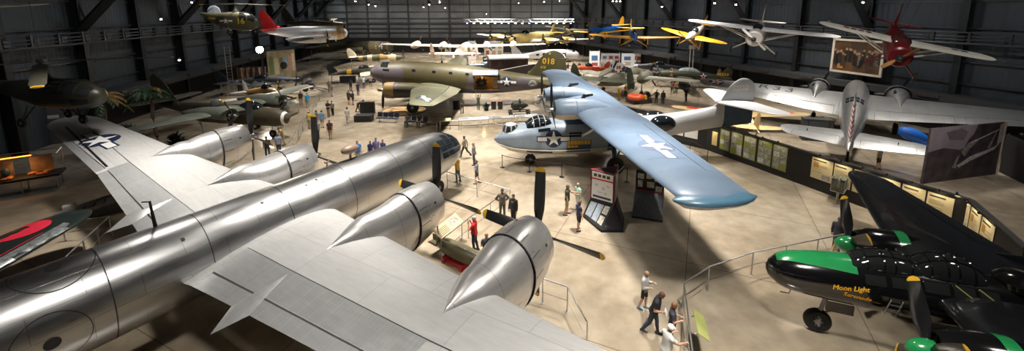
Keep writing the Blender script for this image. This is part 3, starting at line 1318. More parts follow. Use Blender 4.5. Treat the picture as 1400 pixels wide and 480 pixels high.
def add_engine(t, x, y, z, r, L, cm, nm_, tail=None, R=1.7, nb=3, ph=0., pm=None, hub=None, spin=(.3, .16), width=.3, drop=.1, radial=True, hscale=1.05):
    """cowled radial engine at propeller position x, nacelle fading out aft over length L"""
    cowl([(x - .22, z, r * .92, r * .92, r * .92), (x - .45, z, r, r, r), (x - 1.15, z, r * 1.02, r * 1.02, r * 1.05), (x - 1.3, z, r * 1.02, r * 1.02, r * 1.05)], y, cm if isinstance(cm, list) else [cm], t, n=24)
    b = Body([(x - 1.33, z, r * .97, r * .97, r), (x - 1.33 - L * .35, z - drop * .3, r * .95, r * .85, r), (x - 1.33 - L * .7, z - drop * .6, r * .6, r * .5, r * .75), (x - 1.33 - L * .92, z - drop, r * .25, r * .2, r * .35), (x - 1.33 - L, z - drop, r * .06, r * .06, r * .1)], y, 20)
    b.mesh().build('nacelle', nm_ if isinstance(nm_, list) else [nm_], t)
    if radial:
        radial_engine(t, (x - .42, y, z), r * .8, (BLK, P_STEEL), 9, .4)
    return propeller(t, (x, y, z), R, nb, ph, pm or (BLADE, YEL), hub or mat('grey_hub', (.4, .4, .4), .4, .8), spin, width)


def add_leg(t, x, y, z, R, W=.3, dx=0., name='main_gear', sm=None, fork=False):
    g = MB()
    g.tube([(x + dx, y, z), (x, y + .001, R)], [.09, .065], 8)
    g.tube([(x + dx - .6, y, z), (x - .02, y, R + (z - R) * .45)], .035, 6)
    g.tube([(x, y - W * .8, R), (x, y + W * .8, R)], .04, 8)
    o = g.build(name, sm or STEEL, t)
    wheel(o, (x, y, R), R, W, (RUB, HUBM))
    return o


def glass_canopy(t, b, x0, x1, h, hw, m=GLASS, fm=None, bars=4, n=12, name='canopy', zb=None, a0=20):
    """framed greenhouse lofted along the spine of a body"""
    fm = fm or DKM
    mb = MB()
    rs = []
    K = 14
    for i in range(K + 1):
        u = i / K
        x = x0 + (x1 - x0) * u
        s = sin(pi * min(1, max(0, u))) ** .45 if 0 < u < 1 else 0
        top = b.pt(x, pi / 2)
        base = b.pt(x, radians(a0))
        w = min(hw, abs(base.y - b.y0)) if hw is None else hw
        r = []
        for j in range(n + 1):
            a = pi * j / n
            r.append(V((x, b.y0 + hw * cos(a) * (.75 + .25 * s), top.z - .12 + (h + .12) * max(.05, s) * sin(a) ** .8 if 0 < j < n else top.z - .14)))
        rs.append(r)
    mb.rings(rs, 0, True, True, closed=False)
    c = mb.build(name, m, t, label='framed glass canopy')
    mb = MB()
    for k in range(1, bars + 1):
        i = round(K * k / (bars + 1))
        mb.tube([p + V((0, 0, .01)) for p in rs[i]], .028, 5)
    for j in (n // 3, n - n // 3):
        mb.tube([r[j] + V((0, 0, .01)) for r in rs[1:-1]], .022, 5)
    mb.build('canopy_frame', fm, c)
    return c


def solid(name, col, rough=.5, **k):
    return mat(name, col, rough, **k)


# ------------------------------------------------------------------ blue flying boat
PBU = mat('flying_boat_blue_grey', (.105, .148, .208), .42, 0, .12, .9)
PBL = mat('flying_boat_light_grey', (.50, .51, .52), .42, 0, .06, .8)
PBW = mat('flying_boat_white_belly', (.66, .62, .54), .4, 0, .06, .8)
PBN = mat('flying_boat_navy', (.030, .065, .125), .45, 0, .2, 1.5)
HULL = camo('flying_boat_hull_paint', (.235, .29, .355), (.62, .57, .48), 1.5, .05, .7, .42)


def flying_boat():
    t = thing('flying_boat', 'blue-grey twin-engined flying boat with high wing standing on wheels beside the kiosk', 'airplane', (-1.95, 28.2, 0), 3.25)
    b = Body([(.05, 2.05, .03, .06, .10), (-.10, 2.08, .22, .16, .30), (-.45, 2.14, .56, .34, .66), (-1.0, 2.18, .90, .55, 1.0, 2.3), (-2.0, 2.2, 1.25, .80, 1.2, 2.5), (-3.0, 2.2, 1.42, 1.02, 1.28, 2.6), (-4.4, 2.2, 1.52, 1.15, 1.32, 2.7), (-7.5, 2.22, 1.50, 1.12, 1.34, 2.5),
              (-9.5, 2.32, 1.38, 1.02, 1.2, 2.3), (-11.5, 2.5, 1.12, .9, .98), (-13.5, 2.78, .84, .80, .88), (-15.6, 3.02, .58, .82, .84), (-17.25, 3.22, .24, .88, .86), (-17.45, 3.24, .2, .86, .84)], n=40)
    mb = b.mesh(mfun=lambda x, a: 1 if x < -9.8 else 0)
    hull = mb.build('hull', [HULL, PBL], t)
    bv = mb.bvh()
    # keel step and chine strip
    m = MB()
    for sg in (14, 166):
        pts = [b.pt(x, radians(-sg if sg < 90 else -sg), .02) for x in [-.15 - .35 * k for k in range(26)]]
        m.tube([p - V((0, 0, .25)) for p in pts], .035, 6)
    m.build('chine_strip', PBW, hull)
    # bow turret
    m = MB()
    m.lathe([(-.2, .56), (.1, .55), (.32, .48), (.46, .34), (.5, .1)], (-1.15, 0, 2.66), (0, 0, 1), 20)
    tu = m.build('bow_turret', mat('bow_turret_glass', (.03, .036, .04), .12), t, label='glazed bow turret')
    m = MB()
    for k in range(8):
        a = 2 * pi * k / 8
        m.tube([V((-1.15 + cos(a) * r, sin(a) * r, 2.66 + z)) for z, r in ((-.1, .57), (.1, .56), (.32, .49), (.47, .33))], .05, 5)
    m.lathe([(.42, .42), (.5, .3), (.52, .02)], (-1.15, 0, 2.66), (0, 0, 1), 20)
    m.tube([(-.75, 0, 2.98), (.1, 0, 3.22)], .035, 8)
    m.build('turret_frame', PBL, tu)
    # cockpit
    glass_canopy(t, b, -2.2, -4.1, .40, .92, GLASS, PBL, 3, name='cockpit_windows')
    m = MB()
    for a in (38, 142):
        b.patch(m, -3.0, -3.85, a - 7, a + 7, .015)
    build_islands(m, 'cockpit_side_window', GLASS, t)
    m = MB()
    for k in (0, 1):
        b.patch(m, -6.05, -5.15, 8 + 9 * k, 14 + 9 * k, .012)
    build_islands(m, 'hull_window', GLASS, t, label='slotted dark window')
    m = MB()
    for k in (0, 1):
        b.patch(m, -6.05, -5.15, 172 - 9 * k - 6, 172 - 9 * k, .012)
    build_islands(m, 'hull_window', GLASS, t)
    insignia(t, bv, (-4.05, 4, 2.35), (-1, 0, 0), (0, 0, 1), (0, -1, 0), .56)
    insignia(t, bv, (-4.05, -4, 2.35), (1, 0, 0), (0, 0, 1), (0, 1, 0), .56)
    # notice panel with yellow lettering bars
    m = MB()
    project(m, bv, *one([(0, 0), (1.75, 0), (1.75, .95), (0, .95)]), (-5.0, 4, 1.28), (-1, 0, 0), (0, 0, 1), (0, -1, 0), .012, 0, .25)
    for k in range(7):
        project(m, bv, *one([(.03 + .24 * k, .62), (.23 + .24 * k, .62), (.23 + .24 * k, .92), (.03 + .24 * k, .92)]), (-5.0, 4, 1.28), (-1, 0, 0), (0, 0, 1), (0, -1, 0), .018, 1, .25)
    for k in range(3):
        project(m, bv, *one([(.03 + .27 * k, .40), (.26 + .27 * k, .40), (.26 + .27 * k, .56), (.03 + .27 * k, .56)]), (-5.0, 4, 1.28), (-1, 0, 0), (0, 0, 1), (0, -1, 0), .018, 1, .25)
    m.build('warning_panel', [PBN, YEL], t, recalc=False, label='black panel with yellow marking on the hull side')
    # pylon and wing
    p = Body([(-5.2, 3.6, .12, .75, .5, 3), (-6.0, 3.6, .55, .78, .6, 3), (-8.0, 3.6, .6, .78, .6, 3), (-9.4, 3.6, .3, .7, .5, 3), (-10, 3.6, .1, .6, .4, 3)], 0, 24)
    p.mesh().build('wing_pylon', [PBN], t, label='navy pylon under the wing')
    m = MB()
    b.patch(m, -9.4, -5.1, 58, 122, .02, 0, 8, 8)
    m.build('deck_walkway', [PBN], t)
    m = MB()
    b.patch(m, -10.6, -8.0, -40, 48, .02, 0, 6, 8)
    m.build('wheel_bay', [PBN], t, label='navy wheel bay in the hull side')
    m = MB()
    b.patch(m, -10.6, -8.0, 132, 220, .02, 0, 6, 8)
    m.build('wheel_bay', [PBN], t)
    S = [(0, -5.25, 4.25, 4.32, .15), (4.5, -5.35, 4.2, 4.40, .15), (14.9, -6.0, 2.9, 4.55, .12)]
    ws = add_wings(t, S, .7, [PBU], [('aileron', 6.2, 13.2)], [PBU], .03, step=.45, ctr=.5)
    for sd in (1, -1):
        W, wbv, o = ws[sd]
        # retracted float forming the wing tip
        fb = Body([(-5.85, 4.46, .05, .04, .05), (-6.2, 4.46, .40, .16, .26), (-7.0, 4.48, .62, .24, .36), (-8.0, 4.48, .58, .2, .32), (-8.8, 4.47, .30, .1, .18), (-9.1, 4.46, .05, .03, .04)], sd * 15.15, 24)
        fb.mesh().build('wing_float', [camo('float_two_tone', (.055, .125, .185), (.50, .51, .50), 4.40, 0, 1, .35)], t, label='dark blue wing-tip float with pale underside')
        m = MB()
        project(m, wbv, *one([(-5.8, sd * 5.0), (-5.85, sd * 5.05), (-9.3, sd * 5.05), (-9.3, sd * 5.0)]), (0, 0, 0), (1, 0, 0), (0, 1, 0), (0, 0, -1), .006, 0, .5)
        for y in (8.2, 11.9):
            project(m, wbv, *one([(-6.2, sd * y), (-6.2, sd * (y + .03)), (-8.8, sd * (y + .03)), (-8.8, sd * y)]), (0, 0, 0), (1, 0, 0), (0, 1, 0), (0, 0, -1), .006, 0, .5)
        m.build('wing_seam', [PBN], o, recalc=False)
        # wing struts
        m = MB()
        for x in (-6.1, -8.4):
            m.tube([(x, sd * 1.45, 2.5), (x - .1, sd * 5.2, 4.35)], .09, 8)
        m.build('wing_strut', PBL, t)
        # engines on the leading edge
        y = sd * 2.05
        cowl([(-4.0, 4.62, .62, .62, .62), (-4.3, 4.62, .72, .72, .72), (-5.2, 4.64, .74, .74, .74), (-5.35, 4.64, .74, .74, .74)], y, [camo('cowling_two_tone', (.20, .27, .36), (.68, .60, .47), 4.38, 0, 1, .42)], t)
        nb = Body([(-5.38, 4.64, .72, .72, .72), (-6.3, 4.62, .68, .68, .7), (-7.4, 4.56, .4, .42, .5), (-8.2, 4.5, .08, .1, .1)], y, 22)
        nb.mesh().build('nacelle', [camo('cowling_two_tone', (.2, .27, .36), (.68, .6, .47), 4.38, 0, 1)], t)
        radial_engine(t, (-4.2, y, 4.62), .56, (BLK, P_STEEL), 9, .4)
        propeller(t, (-3.75, y, 4.62), 1.8, 3, .05, (BLADE, BLADE), mat('silver_hub', (.6, .6, .6), .3, 1.), (.38, .15), .26)
        m = MB()
        m.tube([(-5.9, y - .2, 5.2), (-6.1, y - .35, 5.45), (-6.7, y - .45, 5.5)], [.12, .15, .1], 8)
        m.build('exhaust_stack', BLK, t, label='black exhaust stack')
        # retractable main wheel on its strut
        g = MB()
        g.tube([(-8.4, sd * 1.35, 2.6), (-8.2, sd * 2.45, .7)], .14, 10)
        g.tube([(-8.4, sd * 1.3, 1.4), (-8.2, sd * 2.3, .8)], .10, 8)
        g.tube([(-9.3, sd * 1.3, 2.3), (-8.3, sd * 2.3, .9)], .07, 8)
        g.tube([(-8.2, sd * 2.1, .62), (-8.2, sd * 2.75, .62)], .09, 8)
        go = g.build('main_gear', PBN, t)
        wheel(go, (-8.2, sd * 2.55, .62), .62, .36, (RUB, HUBM))
        # gun blister
        m = MB()
        m.sphere((-12.3, sd * .75, 3.0), .75, 20, 0, (1.35, .75, .8))
        m.build('gun_blister', GLASS, t, label='black glazed gun blister')
    insignia(t, ws[1][1], (-7.4, 10.3, 8), (0, 1, 0), (1, 0, 0), (0, 0, -1), .80, 'bars', pi / 2, blue=mat('faded_blue', (.085, .11, .17), .5), white=mat('pale_white', (.68, .70, .72), .5))
    insignia(t, ws[-1][1], (-7.4, -10.3, -2), (0, 1, 0), (1, 0, 0), (0, 0, 1), .80)
    # nose gear
    g = MB()
    g.tube([(-2.6, 0, 1.3), (-2.6, 0, .4)], .08, 8)
    go = g.build('nose_gear', STEEL, t)
    wheel(go, (-2.6, 0, .40), .40, .22, (RUB, HUBM))
    m = MB()
    b.patch(m, -4.0, -2.2, -38, -30, .05)
    m.build('nose_wheel_door', [BLK], t)
    # tail
    W, fbv, fo = add_fin(t, [(3.6, -15.9, 3.95, 0, .08), (4.4, -17.15, 2.75, 0, .09), (5.4, -17.75, 2.15, 0, .10)], .75, [PBL], None, hinge=.6)
    m = MB()
    m.rings([[V((-17.47, y, 2.42)), V((-19.85, y * .2, 2.62)), V((-19.85, y * .2, 4.3)), V((-17.47, y, 4.2))] for y in (-.2, .2)], 0)
    m.build('rudder', [PBN], t, label='navy lower rudder panel')
    m = MB()
    project(m, fbv, *one([(-.62, -.2), (.62, -.2), (.62, .2), (-.62, .2)]), (-18.7, 3, 5.42), (-1, 0, 0), (0, 0, 1), (0, -1, 0), .012, 0, .3)
    m.build('number_plate', [mat('cream_plate', (.75, .70, .58), .5)], fo, recalc=False)
    lettering(fo, fbv, '433879', (-18.7, 3, 5.42), (-1, 0, 0), (0, 0, 1), (0, -1, 0), .3, mat('grey_lettering', (.30, .29, .27), .5), 0, .02, 'tail_number', 1.2)
    for sd in (1, -1):
        W = Wing(round_tip([(.05, -16.85, 3.0, 4.28, .10), (3.7, -17.95, 1.8, 4.42, .09)], .8), sd)
        W.mesh([(.4, 3.4)]).build('tailplane', [PBL], t)
        W.surf(.4, 3.4).build('elevator', [PBL], t)


flying_boat()

# ------------------------------------------------------------------ olive transport with the number 018
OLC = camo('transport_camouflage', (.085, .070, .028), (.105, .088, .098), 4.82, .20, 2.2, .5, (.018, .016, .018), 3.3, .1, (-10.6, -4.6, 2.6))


def transport():
    t = thing('transport_airplane', 'large olive and purple-grey camouflaged transport numbered 018 with open lit cargo door', 'airplane', (-17.75, 46.9, 0), 3.19)
    sl = .072
    zc = lambda x: 3.75 + sl * (x + 2)
    b = Body([(0, 4.05, .08, .1, .1), (-.12, 4.05, .45, .42, .45), (-.5, 4.02, .82, .78, .85), (-1.2, 4.0, 1.15, 1.12, 1.2), (-2.2, zc(-2.2) + .05, 1.36, 1.40, 1.5), (-3.6, zc(-3.6) + .05, 1.48, 1.62, 1.7), (-6, zc(-6), 1.52, 1.75, 1.75), (-11, zc(-11), 1.5, 1.68, 1.7), (-14, zc(-14) - .02, 1.36, 1.45, 1.5),
              (-17, zc(-17), 1.08, 1.16, 1.12), (-20, zc(-20) + .08, .72, .86, .68), (-22.3, zc(-22.3) + .2, .4, .6, .4), (-23.6, zc(-23.6) + .3, .1, .2, .15)], n=40, step=.3)
    hole = lambda x, a: -15.05 < x < -12.1 and radians(-35) < ((a + pi) % (2 * pi) - pi) < radians(30)
    mb = b.mesh(hole=hole)
    bv = b.mesh().bvh()
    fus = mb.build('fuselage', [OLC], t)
    # lit cargo bay behind the open door
    bay = mat('cargo_bay_yellow', (.40, .25, .09), .6, var=.3)
    m = MB()
    x0, x1, y0, y1, z0, z1 = -15.15, -12.0, -.9, 1.26, 2.0, 3.78
    for q in (((x0, y0, z0), (x1, y0, z0), (x1, y0, z1), (x0, y0, z1)), ((x0, y0, z0), (x0, y1, z0), (x1, y1, z0), (x1, y0, z0)), ((x0, y0, z1), (x1, y0, z1), (x1, y1 - .2, z1), (x0, y1 - .2, z1)), ((x0, y0, z0), (x0, y0, z1), (x0, y1, z1), (x0, y1, z0)), ((x1, y0, z0), (x1, y1, z0), (x1, y1, z1), (x1, y0, z1))):
        m.quad(*q)
    m.build('cargo_bay', [bay], t, recalc=False, label='open cargo bay lit warm yellow')
    m = MB()
    m.box((-13.5, 1.2, 4.02), (2.9, .75, .10), rx=-.75)
    m.build('cargo_door', [mat('pale_blue_door', (.15, .19, .24), .5)], t, label='raised pale blue cargo door')
    m = MB()
    m.lathe([(-.4, .2), (-.3, .5), (.1, .55), (.3, .4), (.45, .12)], (-13.0, .55, 2.85), (0, 1, 0), 16)
    for k in range(9):
        a = 2 * pi * k / 9
        m.tube([(-13.0 + cos(a) * .4, .75, 2.85 + sin(a) * .4), (-13.0 + cos(a) * .7, .75, 2.85 + sin(a) * .7)], [.12, .1], 7)
    m.box((-13.0, .5, 2.3), (1.3, .8, .2))
    m.build('cargo_engine', [mat('oily_black', (.015, .012, .01), .4)], t, label='dark round engine in the cargo bay')
    m = MB()
    for q in (-12.25, -14.35):
        m.box((q, .95, 3.0), (.1, .1, 1.6))
    m.box((-14.6, .9, 2.9), (.5, .08, 1.5))
    build_islands(m, 'cargo_door_post', [mat('tan_post', (.36, .24, .12), .6)], t)
    L = bpy.data.lights.new('cargo_bay_lamp', 'POINT')
    L.energy = 45
    L.color = (1, .62, .2)
    L.shadow_soft_size = .15
    lo = bpy.data.objects.new('cargo_bay_lamp', L)
    COL.objects.link(lo)
    lo.parent = t
    lo.location = (-13.2, .7, 3.6)
    # windows
    m = MB()
    for k, x in enumerate((-5.3, -7.6, -9.5, -11.4)):
        b.patch(m, x - .2, x + .2, 24, 34, .014)
    build_islands(m, 'cabin_window', GLASS, t)
    m = MB()
    for k, x in enumerate((-5.3, -7.6, -9.5, -11.4)):
        b.patch(m, x - .2, x + .2, 146, 156, .014)
    build_islands(m, 'cabin_window', GLASS, t)
    m = MB()
    for a0, a1 in ((40, 58), (60, 88), (92, 120), (122, 140)):
        b.patch(m, -2.3, -1.45, a0, a1, .015)
    for a0 in (22, 148):
        b.patch(m, -2.5, -1.75, a0, a0 + 10, .015)
    m.build('cockpit_windows', GLASS, t)
    insignia(t, bv, (-15.95, 4, 2.9), (-1, 0, -.07), (0, 0, 1), (0, -1, 0), .56)
    m = MB()
    c = (-19.0, 4, 2.55)
    for r0, r1, mi in ((.40, .47, 0), (.26, .31, 0)):
        for k in range(11):
            a0, a1 = radians(-20 + 20 * k), radians(-20 + 20 * (k + 1))
            project(m, bv, *one([(cos(q) * r, sin(q) * r) for q, r in ((a0, r0), (a1, r0), (a1, r1), (a0, r1))]), c, (-1, 0, 0), (0, 0, 1), (0, -1, 0), .012, 0, .3)
    project(m, bv, *one([(-.3, -.25), (.32, -.2), (.1, .02), (-.15, 0)]), c, (-1, 0, 0), (0, 0, 1), (0, -1, 0), .012, 0, .3)
    m.build('unit_emblem', [mat('pale_emblem', (.5, .5, .48), .5)], t, recalc=False, label='pale arched emblem on the rear fuselage')
    # wings
    wm = mat('transport_wing_olive', (.135, .135, .085), .5, 0, .12, 1)
    S = [(1.2, -5.5, 5.2, 2.55, .16), (5.2, -5.75, 4.8, 2.75, .16), (15.4, -7.9, 2.0, 3.75, .12)]
    ws = add_wings(t, S, 1.0, [wm], [('flap', 1.6, 8.5), ('aileron', 9, 15)], [mat('transport_aileron', (.19, .18, .125), .5)], .02, inc=.08)
    insignia(t, ws[1][1], (-8.7, 12.7, 8), (-.35, 1, 0), (1, .35, 0), (0, 0, -1), .78, 'bars')
    cm = camo('warm_lit_cowl', (.30, .19, .06), (.10, .078, .068), 2.35, .1, 3., .5)  # orange upper tone is warm light put into the cowl colour
    for sd in (1, -1):
        add_engine(t, -2.5, sd * 3.95, 2.62, .88, 5.2, cm, OLC, R=2.06, nb=4, ph=.2, width=.34, drop=-.1, spin=(.35, .2))
        add_leg(t, -5.6, sd * 3.95, 2.0, .66, .42)
    # tail
    FO = mat('transport_fin_olive', (.062, .056, .022), .55, 0, .15, 1)
    W, fbv, fo = add_fin(t, [(2.6, -16.2, 6.9, 0, .06), (3.4, -18.2, 5.0, 0, .08), (4.7, -19.4, 3.7, 0, .09), (5.5, -19.95, 3.0, 0, .09)], .95, [FO], (2.9, 5.5), [FO])
    bvf = W.mesh().bvh()
    lettering(fo, bvf, '018', (-20.95, 3, 5.15), (-1, 0, -.07), (-.07, 0, 1), (0, -1, 0), .95, mat('yellow_number', (.75, .45, .02), .5), 0, .02, 'fin_number', 1.05, .02)
    lettering(fo, bvf, '478', (-20.3, 3, 4.45), (-1, 0, -.07), (-.07, 0, 1), (0, -1, 0), .42, mat('yellow_number', (.75, .45, .02)), 0, .02, 'fin_number', 1.05)
    lettering(fo, bvf, '8', (-21.1, 3, 6.1), (-1, 0, 0), (0, 0, 1), (0, -1, 0), .4, mat('yellow_number', (.75, .45, .02)), 0, .02, 'fin_number')
    for sd in (1, -1):
        W = Wing(round_tip([(.3, -19.6, 3.2, 2.75, .10), (4.4, -20.8, 1.7, 2.9, .09)], .8), sd)
        W.mesh([(.6, 4.2)]).build('tailplane', [FO], t)
        W.surf(.6, 4.2).build('elevator', [FO], t)
    g = MB()
    g.tube([(-20.6, 0, 1.9), (-20.9, 0, .3)], .09, 8)
    go = g.build('tail_gear', STEEL, t)
    wheel(go, (-20.9, 0, .3), .3, .2, (RUB, HUBM))


transport()

# ------------------------------------------------------------------ gloss black twin-boom fighter
GB = mat('gloss_black', (.0045, .0045, .005), .13, 0, 0, coat=.6, spec=.6)
GBW = mat('gloss_black_wing', (.006, .0065, .008), .24, 0, .3, 2, coat=.3)
GRN = mat('green_gloss', (.012, .19, .055), .2, 0, .08, coat=.4)


def night_fighter():
    t = thing('night_fighter', 'gloss black twin-boom fighter with green nose stripe, spinners and cowl bands', 'airplane', (8.88, 13.38, 0), 2.78)
    b = Body([(.02, 2.12, .06, .08, .08), (-.06, 2.12, .28, .26, .28), (-.3, 2.13, .52, .48, .50), (-.8, 2.16, .70, .64, .68), (-1.6, 2.24, .79, .70, .80), (-2.4, 2.3, .82, .74, .88), (-3.2, 2.32, .83, .80, .92), (-5, 2.35, .82, .85, .95), (-7.2, 2.4, .74, .7, .85), (-9.0, 2.5, .5, .5, .6), (-9.9, 2.55, .3, .3, .35), (-10.2, 2.56, .08, .1, .1)], n=40, step=.25)
    stripe = lambda x, a: 1 if (-2.45 < x < -.22 and radians(90 - (24 + 18 * min(1, -x / 2.4))) < a < radians(90 + (24 + 18 * min(1, -x / 2.4)))) else 0
    mb = b.mesh()
    fus = mb.build('fuselage', [GB], t)
    bv = mb.bvh()
    m = MB()
    n = 14
    X = [-.25 - 2.2 * i / n for i in range(n + 1)]
    g = [[b.pt(x, radians(90 + (j - 6) / 6 * (22 + 27 * min(1, (-x / 2.4)) ** .8)), .008) for j in range(13)] for x in X]
    m.add([p for r in g for p in r], [(i * 13 + j, i * 13 + j + 1, (i + 1) * 13 + j + 1, (i + 1) * 13 + j) for i in range(n) for j in range(12)])
    m.build('nose_stripe', [GRN], t, recalc=False, label='green anti-glare stripe on the nose top')
    # windshield, stepped canopies
    cg = mat('tinted_canopy_glass', (.012, .014, .014), .06, 0, 0)
    glass_canopy(t, b, -2.3, -4.3, .30, .50, cg, GB, 4)
    glass_canopy(t, b, -3.95, -5.75, .46, .50, cg, GB, 4)
    m = MB()
    for x0, x1, a in ((-3.15, -2.62, 22), (-3.9, -3.3, 24), (-4.7, -4.1, 26), (-5.3, -4.8, 26), (-5.85, -5.4, 26)):
        b.patch(m, x0, x1, a, a + 22, .012)
    build_islands(m, 'side_window', [cg], t)
    m = MB()
    for x0, x1, a in ((-3.15, -2.62, 136), (-3.9, -3.3, 134), (-4.7, -4.1, 132)):
        b.patch(m, x0, x1, a, a + 22, .012)
    build_islands(m, 'side_window', [cg], t)
    m = MB()
    for x in (-5.05, -5.6):
        for k in range(2):
            m.tube([b.pt(x - .2, radians(25), .03), b.pt(x + .2, radians(48), .03)], .02, 5)
    build_islands(m, 'window_brace', [mat('olive_brace', (.25, .24, .07), .5)], t)
    ym = mat('yellow_script', (.70, .36, .015), .45)
    lettering(t, bv, 'Moon Light', (-2.22, 3, 2.36), (-1, 0, .16), (.16, 0, 1), (0, -1, 0), .21, ym, .25, .012, 'nose_lettering', 1.0, .008)
    lettering(t, bv, 'Serenade', (-2.42, 3, 2.12), (-1, 0, -.04), (0, 0, 1), (0, -1, 0), .20, ym, .25, .012, 'nose_lettering', 1.0, .008)
    m = MB()
    for x in (-3.25, -3.55):
        m.tube([b.pt(x, radians(-2), .06), b.pt(x, radians(-46), .06)], .018, 6)
    for a in (-12, -24, -36):
        m.tube([b.pt(-3.25, radians(a), .06), b.pt(-3.55, radians(a), .06)], .015, 6)
    m.build('boarding_ladder', STEEL, t, label='thin steel boarding ladder')
    m = MB()
    m.tube([(-.75, .25, 1.52), (-.72, .25, 1.38)], .02, 6)
    m.tube([(-.72, .25, 1.38), (-.45, .25, 1.38)], .02, 6)
    m.build('pitot_tube', STEEL, t)
    # wings
    S = [(.6, -4.4, 4.6, 2.45, .13), (2.8, -4.5, 4.0, 2.5, .14), (8.9, -5.25, 1.7, 2.75, .12)]
    ws = add_wings(t, S, 1.0, [GBW], [('flap', 3.4, 8.4)], [GBW], .02, step=.5)
    for sd in (1, -1):
        y = sd * 2.72
        cw, cb = cowl([(-3.55, 2.12, .58, .58, .58), (-3.9, 2.12, .73, .73, .73), (-4.85, 2.14, .77, .77, .79), (-5.0, 2.14, .77, .77, .79)], y, [GB], t)
        m = MB()
        cb.patch(m, -5.02, -4.68, 0, 360, .008, 0, 2, 40, rim=False)
        m.build('cowl_band', [GRN], t, label='green cowl band')
        nb = Body([(-5.02, 2.14, .72, .72, .76), (-5.9, 2.16, .68, .64, .76), (-7.2, 2.2, .5, .5, .58), (-9.5, 2.35, .36, .42, .4), (-12, 2.5, .28, .36, .32), (-14.6, 2.6, .16, .25, .22), (-15, 2.62, .05, .08, .08)], y, 24)
        nb.mesh().build('boom', [GB], t, label='gloss black tail boom')
        radial_engine(t, (-3.7, y, 2.12), .54, (BLK, P_STEEL), 9, .35)
        propeller(t, (-3.36, y, 2.12), 1.9, 4, .70 if sd > 0 else .62, (mat('gloss_blade', (.008, .008, .009), .22), YEL), GRN, (.50, .32), .46, .16, blunt=.55)
        add_leg(t, -5.6, y, 2.0, .5, .3)
        W, fbv, fo = add_fin(t, [(1.9, -12.6, 2.6, 0, .09), (2.8, -12.9, 2.3, 0, .09), (4.0, -13.4, 1.7, 0, .09)], .6, [GB], (2.1, 4.0), [GB], (0, y, 0))
    W = Wing([(0, -13.2, 1.5, 2.75, .1), (2.6, -13.2, 1.5, 2.75, .1)], 1)
    for sd in (1, -1):
        W = Wing([(0, -13.2, 1.6, 2.75, .1), (2.62, -13.2, 1.6, 2.75, .1)], sd)
        W.mesh().build('tailplane', [GB], t)
    # dorsal barbette fairing
    m = MB()
    m.lathe([(0, .6), (.18, .58), (.35, .4), (.42, .05)], (-6.6, 0, 3.05), (0, 0, 1), 22)
    m.build('dorsal_barbette', [GB], t)
    # nose gear
    g = MB()
    g.tube([(-1.95, 0, 1.6), (-1.72, 0, .62)], [.075, .06], 10)
    g.tube([(-1.72, -.16, .62), (-1.72, .16, .62)], .05, 8)
    g.tube([(-1.72, .19, .62), (-1.72, .19, .33)], .04, 8)
    g.tube([(-1.72, -.19, .62), (-1.72, -.19, .33)], .04, 8)
    g.tube([(-1.9, 0, 1.2), (-2.25, 0, .95), (-1.8, 0, .75)], .025, 6)
    go = g.build('nose_gear', mat('grey_gear_paint', (.25, .25, .25), .4, .4), t)
    wheel(go, (-1.72, 0, .43), .43, .27, (RUB, HUBM))
    m = MB()
    m.box((-2.2, .30, 1.25), (.8, .03, .36))
    m.build('nose_gear_door', [GB], t)


night_fighter()

# ------------------------------------------------------------------ silver bomber seen from behind
ALS = panel_metal('bare_metal_bomber_skin', (.70, .70, .70), .36, 'plan', 1.6, .9, .9, .06, 0, .6, .14)
ALSF = panel_metal('bare_metal_bomber_body', (.70, .70, .70), .33, 'body', 1.4, .6, .9, .06, 2.6, .6, .14)


def striped_rudder_mat():
    m = bpy.data.materials.new('striped_rudder')
    m.use_nodes = True
    nt = m.node_tree
    b = nt.nodes['Principled BSDF']
    b.inputs['Roughness'].default_value = .5
    tc = N(nt, 'TexCoord')
    sp = N(nt, 'SeparateXYZ')
    nt.links.new(tc.outputs['Object'], sp.inputs[0])
    f = math_node(nt, 'GREATER_THAN', math_node(nt, 'FRACT', math_node(nt, 'MULTIPLY', sp.outputs[2], 2.6)), .5)
    mx = N(nt, 'Mix', data_type='RGBA')
    nt.links.new(f, mx.inputs[0])
    mx.inputs[6].default_value = (.75, .72, .70, 1)
    mx.inputs[7].default_value = (.35, .04, .04, 1)
    nt.links.new(mx.outputs[2], b.inputs['Base Color'])
    return m


